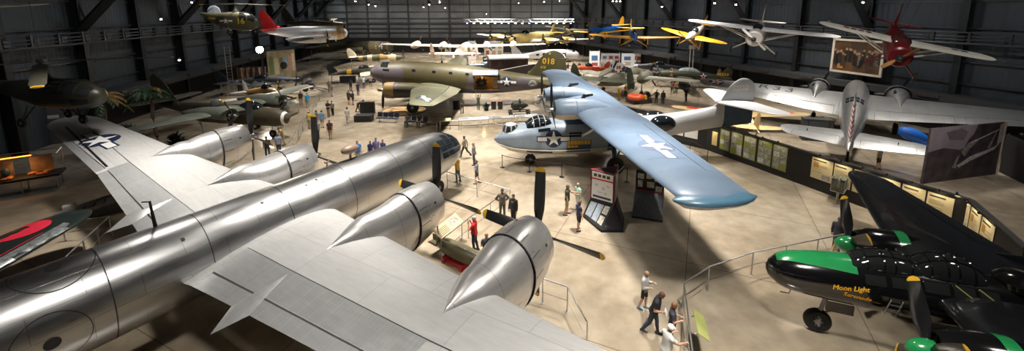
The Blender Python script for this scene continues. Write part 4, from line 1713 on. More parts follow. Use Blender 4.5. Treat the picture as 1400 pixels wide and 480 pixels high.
def silver_bomber():
    t = thing('twin_engine_bomber', 'bare silver twin-engined bomber seen from behind with red and white striped rudder', 'airplane', (35.04, 41.53, 0), .87)
    b = Body([(-.6, 2.9, .1, .1, .1), (-.8, 2.9, .5, .5, .6), (-1.6, 2.9, .85, 1.05, 1.2), (-2.8, 2.9, 1.0, 1.5, 1.5), (-5, 2.85, 1.05, 1.5, 1.6), (-8, 2.75, 1.05, 1.35, 1.45), (-11, 2.55, .95, 1.15, 1.15), (-14, 2.2, .72, .85, .8), (-16.5, 1.75, .42, .6, .45), (-18.0, 1.4, .16, .25, .2), (-18.3, 1.38, .05, .06, .06)], n=36)
    mb = b.mesh()
    mb.build('fuselage', [ALSF], t)
    bv = mb.bvh()
    m = MB()
    for x in (-9.9, -10.6):
        for a in (52, 70, 92, 112):
            b.patch(m, x - .5, x, a, a + 15, .014)
    m.build('dorsal_window', [GLASS], t, label='dark dorsal hatch panes')
    m = MB()
    for a in (45, 66, 92, 114):
        b.patch(m, -2.4, -1.7, a, a + 19, .014)
    m.build('cockpit_windows', [GLASS], t)
    S = [(.9, -3.8, 5.8, 3.0, .15), (3.0, -3.95, 5.4, 3.05, .14), (12.3, -5.7, 2.5, 3.45, .11)]
    ws = add_wings(t, S, 1.35, [ALS], [('flap', 1.4, 6.2), ('aileron', 6.8, 12)], [ALS], .02, inc=.17)
    m = mat('dark_wing_lettering', (.03, .03, .03), .5)
    lettering(t, ws[1][1], 'R33', (-6.2, 6.35, 7), (0, -1, 0), (1, 0, 0), (0, 0, -1), 1.75, m, 0, .012, 'wing_lettering', 1.25)
    insignia(t, ws[1][1], (-6.9, 11.9, 8), (0, 1, 0), (1, 0, 0), (0, 0, -1), .72, 'dot')
    insignia(t, ws[-1][1], (-6.9, -11.9, 8), (0, 1, 0), (1, 0, 0), (0, 0, -1), .72, 'dot')
    for sd in (1, -1):
        y = sd * 3.05
        cowl([(-1.9, 3.2, .84, .84, .84), (-2.2, 3.2, .95, .95, .95), (-3.0, 3.2, .98, .98, .98), (-3.1, 3.2, .98, .98, .98)], y, [ALSF], t)
        nb = Body([(-3.13, 3.15, .84, .88, .8), (-4.2, 3.1, .72, .82, .7), (-5.6, 3.0, .40, .5, .6), (-6.8, 2.95, .12, .16, .4), (-7.1, 2.9, .04, .05, .2)], y, 22)
        nb.mesh().build('nacelle', [ALSF], t)
        radial_engine(t, (-2.1, y, 3.2), .76, (BLK, P_STEEL), 9, .35)
        propeller(t, (-1.65, y, 3.2), 1.7, 3, .4, (BLADE, BLADE), mat('grey_hub', (.4, .4, .4), .4, .8), (.3, .16), .28)
        m = MB()
        m.tube([(-4.0, y + .3, 3.82), (-4.7, y + .32, 3.72)], .11, 8)
        m.build('exhaust_stack', [BLK], t)
        add_leg(t, -5.2, y, 2.4, .55, .36)
    W, fbv, fo = add_fin(t, [(1.9, -14.0, 4.0, 0, .10), (2.8, -15.3, 3.0, 0, .10), (4.6, -16.1, 2.0, 0, .10)], .75, [ALSF], (1.95, 4.6), [striped_rudder_mat()], hinge=.5)
    for sd in (1, -1):
        W = Wing(round_tip([(.25, -15.0, 3.1, 2.0, .10), (3.6, -16.0, 2.0, 2.1, .09)], .75), sd, inc=.13)
        W.mesh([(.6, 3.5)], hinge=.58).build('tailplane', [ALS], t)
        W.surf(.6, 3.5, .58).build('elevator', [ALS], t)
        m = MB()
        m.tube([(-17.0, sd * 2.6, 2.03), (-17.1, sd * 2.6, 2.22)], .03, 6)
        m.build('trim_horn', [BLK], t)
    g = MB()
    g.tube([(-16.8, 0, 1.3), (-17.0, 0, .28)], .1, 8)
    go = g.build('tail_gear', BLK, t)
    wheel(go, (-17.0, 0, .27), .27, .18, (RUB, HUBM))


silver_bomber()
# ------------------------------------------------------------------ the smaller and farther aircraft
def plane(name, label, loc, yaw, L, span, body, wing, fin=None, r=(.5, .55, .65), nose=.28, zc=1.6, zt=None, low=True, wz=None, cr=2.2, ct=1.2, sweep=.25, dih=.06, eng='radial', er=None, R=1.5, nb=3, ph=.4,
          spin=(.35, .2), spinm=None, canopy=(.06, .42, .45), gear='tail', fh=None, hs=None, twin=None, roll=0., pitch=0., star=None, bands=(), strut=False, cables=0., tipr=.8, blunt=False, cowlm=None, n=24, canm=None, ey=None, cat='airplane', ctrl=True, tailz=.35, finx=0., noseglass=None, rudm=None, group=None, bladem=None, wheelr=.38, rootrest=None):
    t = thing(name, label, cat, loc, yaw, group, rx=roll, ry=pitch)
    hw, hu, hd = r
    xn, xt = nose * L, -(1 - nose) * L
    zt = zc + .1 if zt is None else zt
    zz = lambda x: zc + (zt - zc) * (x / xt) ** 1.3 if x < 0 else zc
    if eng in ('radial',):
        st = [(xn - .02, zc, hw * .78, hw * .78, hw * .78), (xn - .12, zc, hw * .95, hw * .95, hw * .95), (xn - .9, zc, hw, hw, hw * 1.02)]
    elif blunt:
        st = [(xn, zc - .05, .06, .06, .06), (xn - .15, zc - .05, hw * .5, hu * .45, hd * .5), (xn - .6, zc - .03, hw * .82, hu * .75, hd * .85), (xn - 1.3, zc, hw * .97, hu * .92, hd)]
    else:
        st = [(xn, zc, spin[1] * .95, spin[1] * .95, spin[1] * .95), (xn - .6, zc, hw * .7, hu * .6, hd * .75), (xn - 1.4, zc, hw * .85, hu * .75, hd * .95)]
    st += [(xn * .25, zc, hw, hu, hd), (-.12 * L, zz(-.12 * L), hw * .98, hu, hd * .95), (xt * .55, zz(xt * .55), hw * .68, hu * .72, hd * .62), (xt * .82, zz(xt * .82), hw * .36, hu * .45, hd * .36), (xt * .98, zz(xt * .98), hw * .12, hu * .2, hd * .15), (xt, zt, .03, .04, .04)]
    b = Body(st, 0, n, step=.5)
    mb = b.mesh(cap=True)
    fus = mb.build('fuselage', body if isinstance(body, list) else [body], t)
    bv = mb.bvh()
    for x0, x1, m_ in bands:
        q = MB()
        b.patch(q, x1, x0, 0, 360, .012, 0, 2, 24, rim=False)
        q.build('fuselage_band', [m_], t, recalc=False)
    wz = (zc - hd * .55 if low else zc + hu * .75) if wz is None else wz
    y1 = span / 2 - tipr
    xl = cr * .35
    S = [(hw * .5 if low or eng != 'none' else 0, xl, cr, wz, .14), (y1, xl - sweep * cr * .6 - .0, ct, wz + dih * y1, .11)]
    ws = add_wings(t, S, tipr, wing if isinstance(wing, list) else [wing], [('aileron', y1 * .5, y1 * .95)] if ctrl else (), None, .02, step=1.)
    fin = fin or body
    fm = fin if isinstance(fin, list) else [fin]
    fh = fh or .17 * L
    hs = hs or .17 * span
    c = .16 * L
    tz = zt + tailz * hu
    for sd in (1, -1):
        W = Wing(round_tip([(.05, xt + c * 1.15, c * .95, tz, .10), (hs * (.95 if twin else .8), xt + c * .95, c * .62, tz + .05, .09)], hs * .2, 4), sd, step=.8)
        W.mesh().build('tailplane', fm, t)
    for y in ([twin, -twin] if twin else [0]):
        W = Wing(round_tip([(tz - (.35 * fh if twin else .15), xt + c * 1.25 + finx, c * 1.1, 0, .09), (tz + fh * .45, xt + c * .85 + finx, c * .85, 0, .09)], fh * .5, 5), 1, 'z', (0, y, 0), 0, .5)
        if rudm:
            W.mesh([(tz, tz + fh * .45)], hinge=.55).build('fin', fm, t)
            W.surf(tz, tz + fh * .45, .55).build('rudder', [rudm], t)
        else:
            W.mesh().build('fin', fm, t)
    spinm = spinm or DKM
    bm_ = bladem or (BLADE, YEL)
    if eng == 'radial':
        radial_engine(t, (xn - .1, 0, zc), hw * .76, (BLK, P_STEEL), 7, .25)
        cm = MB()
        b.patch(cm, xn - .95, xn - .90, 0, 360, .015, 0, 1, 24, rim=False)
        if cowlm:
            b.patch(cm, xn - .9, xn - .03, 0, 360, .012, 0, 3, 28, rim=False)
            cm.build('cowling', [cowlm], t, recalc=False)
        else:
            cm.build('cowl_gap', [SEAM], fus, recalc=False)
        propeller(t, (xn + .12, 0, zc), R, nb, ph, bm_, spinm, spin, .24)
    elif eng == 'inline':
        propeller(t, (xn + .02, 0, zc), R, nb, ph, bm_, spinm, spin, .24, blunt=.55)
    elif eng in ('twin', 'four'):
        ys = [ey or span * .16] + ([span * .30] if eng == 'four' else [])
        er = er or .6
        for y in ys:
            for sd in (1, -1):
                zq = wz + dih * y
                add_engine(t, xl + 1.25, sd * y, zq, er, cr * .95 + .6, cowlm or body, cowlm or body, R=R, nb=nb, ph=ph, pm=bm_, spin=(.25, .13), drop=.0)
    if canopy:
        cx, ch, cw = canopy[:3]
        x0 = cx * L
        ln = canopy[3] if len(canopy) > 3 else .17 * L
        glass_canopy(t, b, x0, x0 - ln, ch, cw, canm or GLASS, DKM, 3)
    if noseglass:
        q = MB()
        for k in range(6):
            b.patch(q, xn - .55, xn - .16, 8 + k * 60, 8 + k * 60 + 50, .014, 0, 2, 3)
        q.build('nose_glazing', [noseglass], t, recalc=False)
    if star:
        kind, rr, onw = star
        if 'f' in onw:
            for sd in (1, -1):
                insignia(t, bv, (xt * .42, sd * 4, zz(xt * .42)), (-sd, 0, 0), (0, 0, 1), (0, -sd, 0), rr * .7, kind)
        if 'w' in onw:
            insignia(t, ws[1][1], (xl - .45 * cr, y1 * .72, 20), (0, 1, 0), (1, 0, 0), (0, 0, -1), rr, kind)
        if 'u' in onw:
            insignia(t, ws[-1][1], (xl - .45 * cr, -y1 * .72, -20), (0, 1, 0), (1, 0, 0), (0, 0, 1), rr, kind)
    gy = span * .13
    if gear == 'tail':
        for sd in (1, -1):
            add_leg(t, xl - .1, sd * (ey if eng in ('twin', 'four') and ey else gy), wz, wheelr, .2)
        g = MB()
        g.tube([(xt * .9, 0, zt), (xt * .92, 0, .16)], .05, 6)
        go = g.build('tail_gear', STEEL, t)
        wheel(go, (xt * .92, 0, .16), .16, .1, (RUB, HUBM))
    elif gear == 'nose':
        for sd in (1, -1):
            add_leg(t, xl - cr * .55, sd * (ey or gy), wz, wheelr * 1.2, .3)
        add_leg(t, xn - .12 * L, 0, zc, wheelr, .2, name='nose_gear')
    elif gear == 'fixed':
        for sd in (1, -1):
            g = MB()
            p = V((xl - .15, sd * (gy + .25), zc - hd - .75))
            g.tube([(xl + .2, sd * hw * .6, zc - hd * .7), p], .05, 6)
            g.tube([(xl - .7, sd * hw * .6, zc - hd * .7), p], .04, 6)
            if low:
                g.tube([(xl - .2, sd * (gy + .2), wz), p], .06, 6)
            go = g.build('main_gear', canm if False else (fin if not isinstance(fin, list) else fin[0]), t)
            wheel(go, p, .32, .16, (RUB, HUBM))
    if strut:
        for sd in (1, -1):
            g = MB()
            for dx in (.25, -.8):
                g.tube([(dx, sd * hw * .8, zc - hd * .6), (xl - .35 * cr + dx * .5, sd * span * .27, wz + dih * span * .27)], .045, 6)
            g.build('wing_strut', strut, t)
    if cables:
        g = MB()
        for x, y in ((xl * .2, 0), (xt * .6, 0)):
            g.tube([(x, y, zz(x) + hu * .9), (x, y, cables)], .012, 4)
        g.build('suspension_cable', DKM, t)
    return t, b, bv, ws


def hang(u, v, Y):
    p = atY(u, v, Y)
    return p


ODK = mat('dark_olive', (.045, .042, .024), .55, 0, .2, 1.5)
OGY = mat('olive_grey', (.11, .105, .075), .55, 0, .2, 1.2)
GYP = mat('pale_grey_green_wing', (.17, .19, .155), .55, 0, .2, 1)
SILV = mat('silver_dope', (.55, .55, .55), .4, .35, .08, 1)
CREAM = mat('cream_paint', (.62, .55, .42), .5)
PINK = mat('pale_sand_pink', (.56, .46, .36), .6, 0, .1, .7)
YLW = mat('trainer_yellow', (.72, .36, .012), .42)
BLU = mat('trainer_blue', (.012, .11, .42), .35)
ORG = mat('orange_red', (.58, .085, .02), .4)
TAN = mat('tan_paint', (.30, .17, .045), .5, 0, .2, 2)
GRYD = mat('slate_grey', (.055, .062, .075), .5, 0, .25, 3)

# olive attack bomber on the left aisle
OLA = mat('attack_bomber_olive', (.060, .052, .030), .55, 0, .2, 1.2)
t, b, bv, ws = plane('attack_bomber', 'dark olive twin-engined attack bomber with white ring on its nose among the palms', (-25.5, 35.3, 0), -.20, 14.6, 17.6, OLA, [GYP], [ODK], r=(.62, .85, .85), nose=.36, zc=1.95, zt=2.6, low=False, wz=2.55, cr=3.6, ct=1.5, eng='twin', er=.68, ey=2.7, R=1.7, ph=.5, canopy=(.18, .45, .42, 2.2), gear='nose', fh=2.5, hs=3.3, blunt=True, star=('bars', .6, 'f'), cowlm=camo('attack_nacelle', (.17, .19, .155), (.04, .035, .022), 2.55, .05, 1), tailz=.5)
m = MB()
for k in range(20):
    a = 2 * pi * k / 20
b.patch(m, b.x1 - .42, b.x1 - .2, 0, 360, .014, 0, 2, 24, rim=False)
m.build('nose_ring', [WHT], t, recalc=False, label='white ring round the nose tip')
m = MB()
m.sphere((-2.2, 0, 2.85), .5, 16, 0, (1.1, .9, .9))
m.build('dorsal_turret', [mat('turret_perspex', (.25, .27, .26), .12)], t, label='glazed dorsal turret')

# tan fighter and grey mottled fighter behind it
plane('radial_fighter', 'tan bellied fighter with white fin parked between the bomber and the grey fighter', (-28.6, 45.0, 0), -.55, 8.4, 10.4, camo('tan_fighter_paint', (.30, .17, .045), (.10, .07, .03), 1.5, .15, 2.2), [mat('off_white_wing', (.62, .58, .5), .5)], [WHT], r=(.6, .62, .66), nose=.25, zc=1.95, zt=1.3, eng='radial', R=1.6, nb=3, ph=.1, canopy=(.0, .4, .4, 1.3), star=None)
plane('grey_fighter', 'slate grey inline fighter with pale mottled sides and long nose beside the aisle', (-34.0, 53.4, 0), .12, 10.2, 10.5, camo('mottled_grey', (.05, .056, .068), (.36, .40, .42), 1.72, .16, 5.5, .5), [GRYD], [GRYD], r=(.45, .55, .6), nose=.36, zc=1.85, zt=1.5, eng='inline', R=1.65, ph=.2, canopy=(.0, .4, .36, 1.7), spin=(.5, .3), spinm=BLK)
plane('yellow_banded_fighter', 'dark green fighter with black fin and yellow fuselage band by the aisle', (-24.0, 63.0, 0), .25, 9., 11., ODK, [CREAM], [BLK], r=(.45, .55, .6), nose=.32, zc=1.8, zt=1.3, eng='inline', R=1.5, canopy=(.0, .38, .36, 1.6), bands=((-2.6, -3.3, YEL), (1.5, 1.0, YEL)), spinm=YEL)
BAND = [mat('band_cream', (.62, .50, .33), .5), mat('band_tan', (.42, .24, .08), .5), mat('band_green', (.085, .095, .045), .5)]
plane('banded_fighter', 'fighter with cream, tan and green bands around its fuselage on the left aisle', (-24.5, 73.0, 0), .3, 9.5, 10.5, BAND[2], [OGY], [CREAM], r=(.62, .7, .7), nose=.3, zc=2.6, zt=2.7, eng='inline', R=1.4, canopy=(.08, .4, .36, 1.4), bands=((1.6, .2, BAND[0]), (.2, -1.2, BAND[1]), (-2.5, -3.3, BAND[0]), (-4.1, -4.8, BAND[1])), wz=2.2, wheelr=.4)
# olive transport with chalk mark, big sand bomber, raised bomber
CHALK = mat('chalk_white', (.7, .7, .68), .6)
t, b, bv, ws = plane('olive_transport', 'olive drab twin-engined transport with white chalk figures 14 on its pale nose', (-37.2, 91.0, 0), .03, 19.4, 27., OLV, [ODK], [ODK], r=(1.2, 1.3, 1.3), nose=.42, zc=2.9, zt=2.5, eng='twin', er=.75, ey=2.9, R=1.75, canopy=None, cr=4.2, ct=1.8, blunt=True, wheelr=.55, tipr=1.2, bands=((7.2, 3.0, mat('faded_tan_nose', (.26, .21, .11), .6)),))
lettering(t, bv, '14', (5.2, -5, 3.1), (1, 0, 0), (0, 0, 1), (0, 1, 0), 2.0, CHALK, 0, .05, 'chalk_number', 1.1)
t, b, bv, ws = plane('sand_bomber', 'sand pink four-engined bomber with very long wing and twin upright fins', (-11.8, 82.7, 0), 1.57, 20.5, 33.5, PINK, [PINK], [PINK], r=(1.15, 1.5, 1.5), nose=.33, zc=2.9, zt=3.0, low=False, wz=3.75, cr=4.1, ct=1.7, dih=.03, eng='four', er=.72, R=1.7, canopy=None, twin=3.9, fh=2.1, hs=4.0, blunt=True, gear='nose', tipr=1.0, ey=4.5)
t, b, bv, ws = plane('raised_bomber', 'yellow-lit olive four-engined bomber raised on stands near the far wall', (2.1, 93.5, 0), -2.15, 22., 31.6, mat('yellow_lit_olive', (.34, .26, .085), .55, 0, .2, 1), [mat('bright_lit_wing', (.62, .60, .55), .5)], [mat('yellow_lit_olive', (.34, .26, .085))], r=(1.15, 1.25, 1.35), nose=.36, zc=4.8, zt=5.0, cr=5.2, ct=2.0, dih=.07, eng='four', er=.72, R=1.75, ph=.0, canopy=(.16, .6, .6, 2.2), gear='none', fh=3.2, hs=6., blunt=True, finx=1.0, tipr=1.2, noseglass=GLASS, star=('bars', .8, 'f'))  # body yellow and wing pale: warm and strong light put into the colours
m = MB()
for x, y in ((1.5, 2.5), (1.5, -2.5), (-8, 0)):
    m.tube([(x, y, 0), (x * .9, y * .6, 3.9)], .14, 8)
    m.box((x, y, .08), (1.2, 1.2, .16))
m.build('display_stand', DKM, t)
t, b, bv, ws = plane('polished_twin', 'polished silver twin-engined airplane with a row of dark cabin windows', (6.2, 76.5, 0), -.18, 13., 15., SILV, [SILV], [SILV], r=(.8, .9, .9), nose=.36, zc=2.9, zt=1.9, eng='twin', er=.6, ey=2.3, R=1.4, canopy=None, blunt=True, cr=3., ct=1.4)
m = MB()
for k in range(5):
    b.patch(m, 1.6 - k * 1.25, 2.2 - k * 1.25, 160, 183, .02)
build_islands(m, 'cabin_window', [GLASS], t, recalc=False)
m = MB()
for a in (40, 66, 92, 116):
    b.patch(m, 3.4, 3.9, a, a + 20, .02)
m.build('cockpit_windows', [GLASS], t, recalc=False)
# twin-finned grey bomber and dive bomber on the right
plane('twin_fin_bomber', 'grey-olive twin-engined bomber with two tall fins seen from behind', (13.6, 53.0, 0), 1.02, 16.2, 20.6, OGY, [mat('worn_grey_wing', (.21, .20, .165), .55, 0, .2, .8)], [mat('dark_green_fin', (.035, .042, .025), .55)], r=(.72, .9, .9), nose=.40, zc=2.3, zt=2.9, low=False, wz=2.5, cr=3.4, ct=1.5, dih=.02, eng='twin', er=.72, ey=2.55, R=1.9, canopy=(.1, .5, .5, 2.4), twin=3.3, fh=1.9, hs=3.4, gear='nose', blunt=True)
t, b, bv, ws = plane('dive_bomber', 'dark olive dive bomber with red-centred star and yellow figures on its fin', (23.2, 58.2, 0), 2.98, 10.1, 12.6, ODK, [ODK], [ODK], r=(.62, .68, .72), nose=.3, zc=1.95, zt=1.4, eng='radial', R=1.6, ph=.9, canopy=(.04, .42, .42, 3.0), star=('dot', .75, 'f'), canm=mat('pale_canopy_glass', (.30, .33, .33), .15))
m = MB()
fm_ = MB()
for k in range(5):
    m.box((-6.05 + .34 * k - .3, .13, 2.05), (.24, .03, .42))
m.build('fin_number', [YEL], t)
# tan fighter with red discs behind the panel wall
TANP = mat('sand_tan_fighter', (.50, .36, .17), .5, 0, .12, 1.5)
t, b, bv, ws = plane('tan_fighter', 'tan fighter with red discs on its wings and white stripes round its tail', (20.6, 37.5, 0), 1.32, 9.1, 12., TANP, [TANP], [TANP], r=(.55, .62, .66), nose=.28, zc=1.85, zt=1.5, eng='radial', R=1.45, canopy=(.0, .42, .38, 2.6), bands=((-3.6, -3.9, WHT), (-4.6, -4.9, WHT)), cowlm=BLK, rudm=None)
DISC = mat('red_disc', (.62, .03, .02), .45)
for sd in (1, -1):
    m = MB()
    project(m, ws[sd][1], *one(circ(.62, 30)), (-.25, sd * 4.0, 10), (1, 0, 0), (0, 1, 0), (0, 0, -1), .015, 0, .3)
    m.build('red_roundel', [DISC], t, recalc=False)
    m = MB()
    project(m, bv, *one(circ(.42, 26)), (-2.9, sd * 3, 1.85), (1, 0, 0), (0, 0, 1), (0, -sd, 0), .02, 0, .2)
    m.build('red_roundel', [DISC], t, recalc=False)
# dark green fighter whose wing reaches in at the lower left
DGR = mat('dark_green_wing', (.012, .018, .016), .28, 0, .25, 2, coat=.2)
t, b, bv, ws = plane('green_fighter', 'dark green fighter with red disc on its wing at the lower left edge', (-20.75, 10.6, 0), 0, 9.3, 15.2, DGR, [DGR], [DGR], r=(.6, .66, .7), nose=.3, zc=1.8, zt=1.4, eng='radial', R=1.6, canopy=(.0, .4, .4, 2.2), cr=3.8, ct=2.3, dih=.05, tipr=1.3)
for sd in (1, -1):
    m = MB()
    project(m, ws[sd][1], *one(circ(.9, 34)), (-.95, sd * 5.6, 10), (1, 0, 0), (0, 1, 0), (0, 0, -1), .014, 0, .3)
    m.build('red_roundel', [mat('crimson_disc', (.55, .02, .045), .4)], t, recalc=False)
    m = MB()
    project(m, ws[sd][1], *one([(.62, 1.6), (.66, 1.6), (.25, 5.4), (.21, 5.4)] if sd > 0 else [(.66, -1.6), (.62, -1.6), (.21, -5.4), (.25, -5.4)]), (0, 0, 10), (1, 0, 0), (0, 1, 0), (0, 0, -1), .014, 0, .4)
    m.build('red_wing_line', [mat('crimson_disc', (.55, .02, .045), .4)], t, recalc=False)
    m = MB()
    W = ws[sd][0]
    project(m, ws[sd][1], *one([(.72, sd * 2.0), (1.18, sd * 2.0), (.80, sd * 6.2), (.25, sd * 6.2)]), (0, 0, 10), (1, 0, 0), (0, 1, 0), (0, 0, -1), .012, 0, .4)
    m.build('worn_metal_strip', [mat('worn_silver', (.30, .32, .33), .3, .7, .5, 6)], t, recalc=False, label='worn silvery strip along the wing edge')
# small white airplane and orange drone behind the transport
plane('white_monoplane', 'white monoplane with big rounded fin behind the olive transport', (-14.2, 65.0, 0), 3.3, 7.6, 6., WHT, [WHT], [mat('warm_white', (.70, .66, .58), .5)], r=(.5, .5, .55), nose=.3, zc=1.6, zt=1.5, eng='inline', R=1.2, canopy=(.0, .4, .4, 1.6), fh=2.5)
t, b, bv, ws = plane('orange_airplane', 'bright orange-red small airplane with dark figures near the white booths', (10.4, 65.3, 0), 3.3, 7., 8., ORG, [mat('grey_wing', (.3, .3, .3), .5)], [ORG], r=(.55, .6, .6), nose=.4, zc=1.7, zt=1.5, eng='inline', R=1.0, canopy=(.02, .35, .36, 1.3))
lettering(t, bv, 'IL 75', (-1.6, 4, 1.75), (-1, 0, 0), (0, 0, 1), (0, -1, 0), .6, BLK, 0, .03, 'side_number')

# ---- hanging aircraft on the right
HZ = 16.9


def hung(name, label, u, v, Y, yaw, L, span, body, wing, fin, zloc=1.5, **k):
    p = atY(u, v, Y)
    z0 = p.z - zloc
    k.setdefault('gear', 'fixed')
    return plane(name, label, (p.x, p.y, z0), yaw, L, span, body, wing, fin, zc=zloc, cables=HZ - z0, **k)


hung('blue_trainer', 'blue low-wing trainer with yellow wings hanging left of the smaller blue one', 822, 42, 64, -2.45, 8.6, 11.5, BLU, [YLW], [YLW], eng='radial', R=1.25, r=(.55, .6, .6), canopy=(.04, .42, .38, 3.), roll=.06, spinm=DKM, cowlm=BLU, zt=1.75, star=None, pitch=.06)
hung('blue_primary_trainer', 'small blue trainer with long yellow wings hanging nose towards the viewer', 866, 49, 52, -1.75, 8.2, 11.4, BLU, [YLW], [YLW], eng='inline', R=1.2, r=(.42, .5, .5), canopy=(.0, .25, .3, 1.0), zt=1.7, roll=-.02, spinm=BLU, spin=(.3, .28), dih=.05, pitch=.08)
hung('yellow_trainer', 'yellow-winged silver trainer hanging tilted in front of the wall', 944, 47, 45, -2.25, 6.6, 7.2, SILV, [YLW], [YLW], eng='inline', R=1.2, nb=2, ph=1.1, r=(.42, .5, .5), canopy=(.0, .25, .3, 1.0), roll=-.21, spinm=SILV, bladem=(YLW, YLW), zt=1.8, pitch=.16)
PALE = mat('pale_silver_fabric', (.58, .55, .52), .5, .1, .08, 1)
hung('white_liaison', 'pale silver high-wing liaison airplane with open radial nose hanging over the silver bomber', 1032, 47, 39, -2.16, 9.4, 12.8, PALE, [mat('white_wing_fabric', (.66, .66, .68), .5)], [PALE], eng='radial', R=1.35, nb=2, ph=.9, r=(.74, .72, .8), low=False, cr=2.2, ct=2.0, dih=.01, strut=PALE, canopy=(.10, .3, .4, 1.8), roll=-.10, zt=1.8, bladem=(WHT, WHT), fh=1.9, tipr=.6, pitch=.10)
DRD = mat('dark_red_fabric', (.15, .010, .014), .35)
t, b, bv, ws = hung('red_liaison', 'dark red high-wing airplane with cream wings and wooden propeller hanging at the right', 1215, 64, 26, -2.22, 7.2, 8.7, DRD, [mat('cream_wing_fabric', (.66, .64, .58), .5)], [DRD], eng='radial', R=1.0, nb=2, ph=-.65, r=(.66, .62, .68), low=False, cr=1.65, ct=1.35, dih=.02, strut=mat('cream_wing_fabric', (.66, .64, .58)), canopy=(.10, .25, .5, 1.2), roll=-.235, bladem=(mat('varnished_wood', (.42, .22, .08), .4), mat('varnished_wood', (.42, .22, .08))), zt=1.9, pitch=.20, fh=1.5, tipr=.7, canm=mat('red_tinted_glass', (.10, .02, .02), .1))
m = MB()
for k, y in enumerate((1.5, 1.9, 2.3, 2.7)):
    project(m, ws[-1][1], *one([(.05, -y), (-.35, -y), (-.35, -y - .28), (.05, -y - .28)]), (0, 0, 10), (1, 0, 0), (0, 1, 0), (0, 0, -1), .012, 0, .3)
m.build('wing_lettering', [DRD], t, recalc=False)
m = MB()
for k, y in enumerate((2.4, 2.8)):
    project(m, ws[1][1], *one([(-.1, y), (-.45, y), (-.45, y + .3), (-.1, y + .3)]), (0, 0, 10), (1, 0, 0), (0, 1, 0), (0, 0, -1), .012, 0, .3)
m.build('wing_lettering', [mat('blue_lettering', (.03, .06, .2), .5)], t, recalc=False)
hung('yellow_nosed_monoplane', 'grey high-wing monoplane with round yellow cowl hanging behind the light truss', 778, 43, 76, -2.0, 7., 10., OGY, [PALE], [OGY], eng='radial', R=1.1, r=(.55, .5, .55), low=False, cowlm=YLW, strut=OGY, canopy=(.1, .2, .36, 1.2), roll=-.05)

# ---- hanging aircraft on the left
t, b, bv, ws = hung('red_finned_twin', 'hanging silver twin-engined airplane with red fin and shade-darkened wing above the bright lamp', 428, 45, 52, .22, 10., 15., mat('light_silver_skin', (.60, .63, .68), .4, .3, .05, 1), [mat('shaded_wing', (.055, .055, .06), .5, .2)], [mat('signal_red', (.55, .02, .02), .4)], eng='twin', er=.62, ey=2.3, R=1.2, cowlm=SILV, r=(.75, .85, .95), canopy=None, blunt=True, zt=1.9, cr=3., ct=1.5, gear='none', star=('bars', .6, 'wu'), roll=.06, fh=2.5, pitch=-.02, bands=((3.9, 3.0, mat('tan_nose_band', (.48, .30, .14), .5)),), nose=.42)  # shade on the wing is put into its dark colour
m = MB()
for k in range(3):
    b.patch(m, .2 + k * 1.1, .85 + k * 1.1, 165, 200, .02)
build_islands(m, 'cabin_window', [mat('warm_lit_window', (.55, .38, .24), .3)], t, recalc=False)
hung('olive_liaison', 'olive airplane with yellow figures on its fin hanging behind the red-finned one', 448, 33, 66, .22, 9., 13., ODK, [ODK], [ODK], eng='inline', R=1.2, r=(.5, .55, .6), low=False, canopy=(.1, .25, .4, 1.4), fh=2.3, zt=1.7, gear='fixed', cr=2.1)


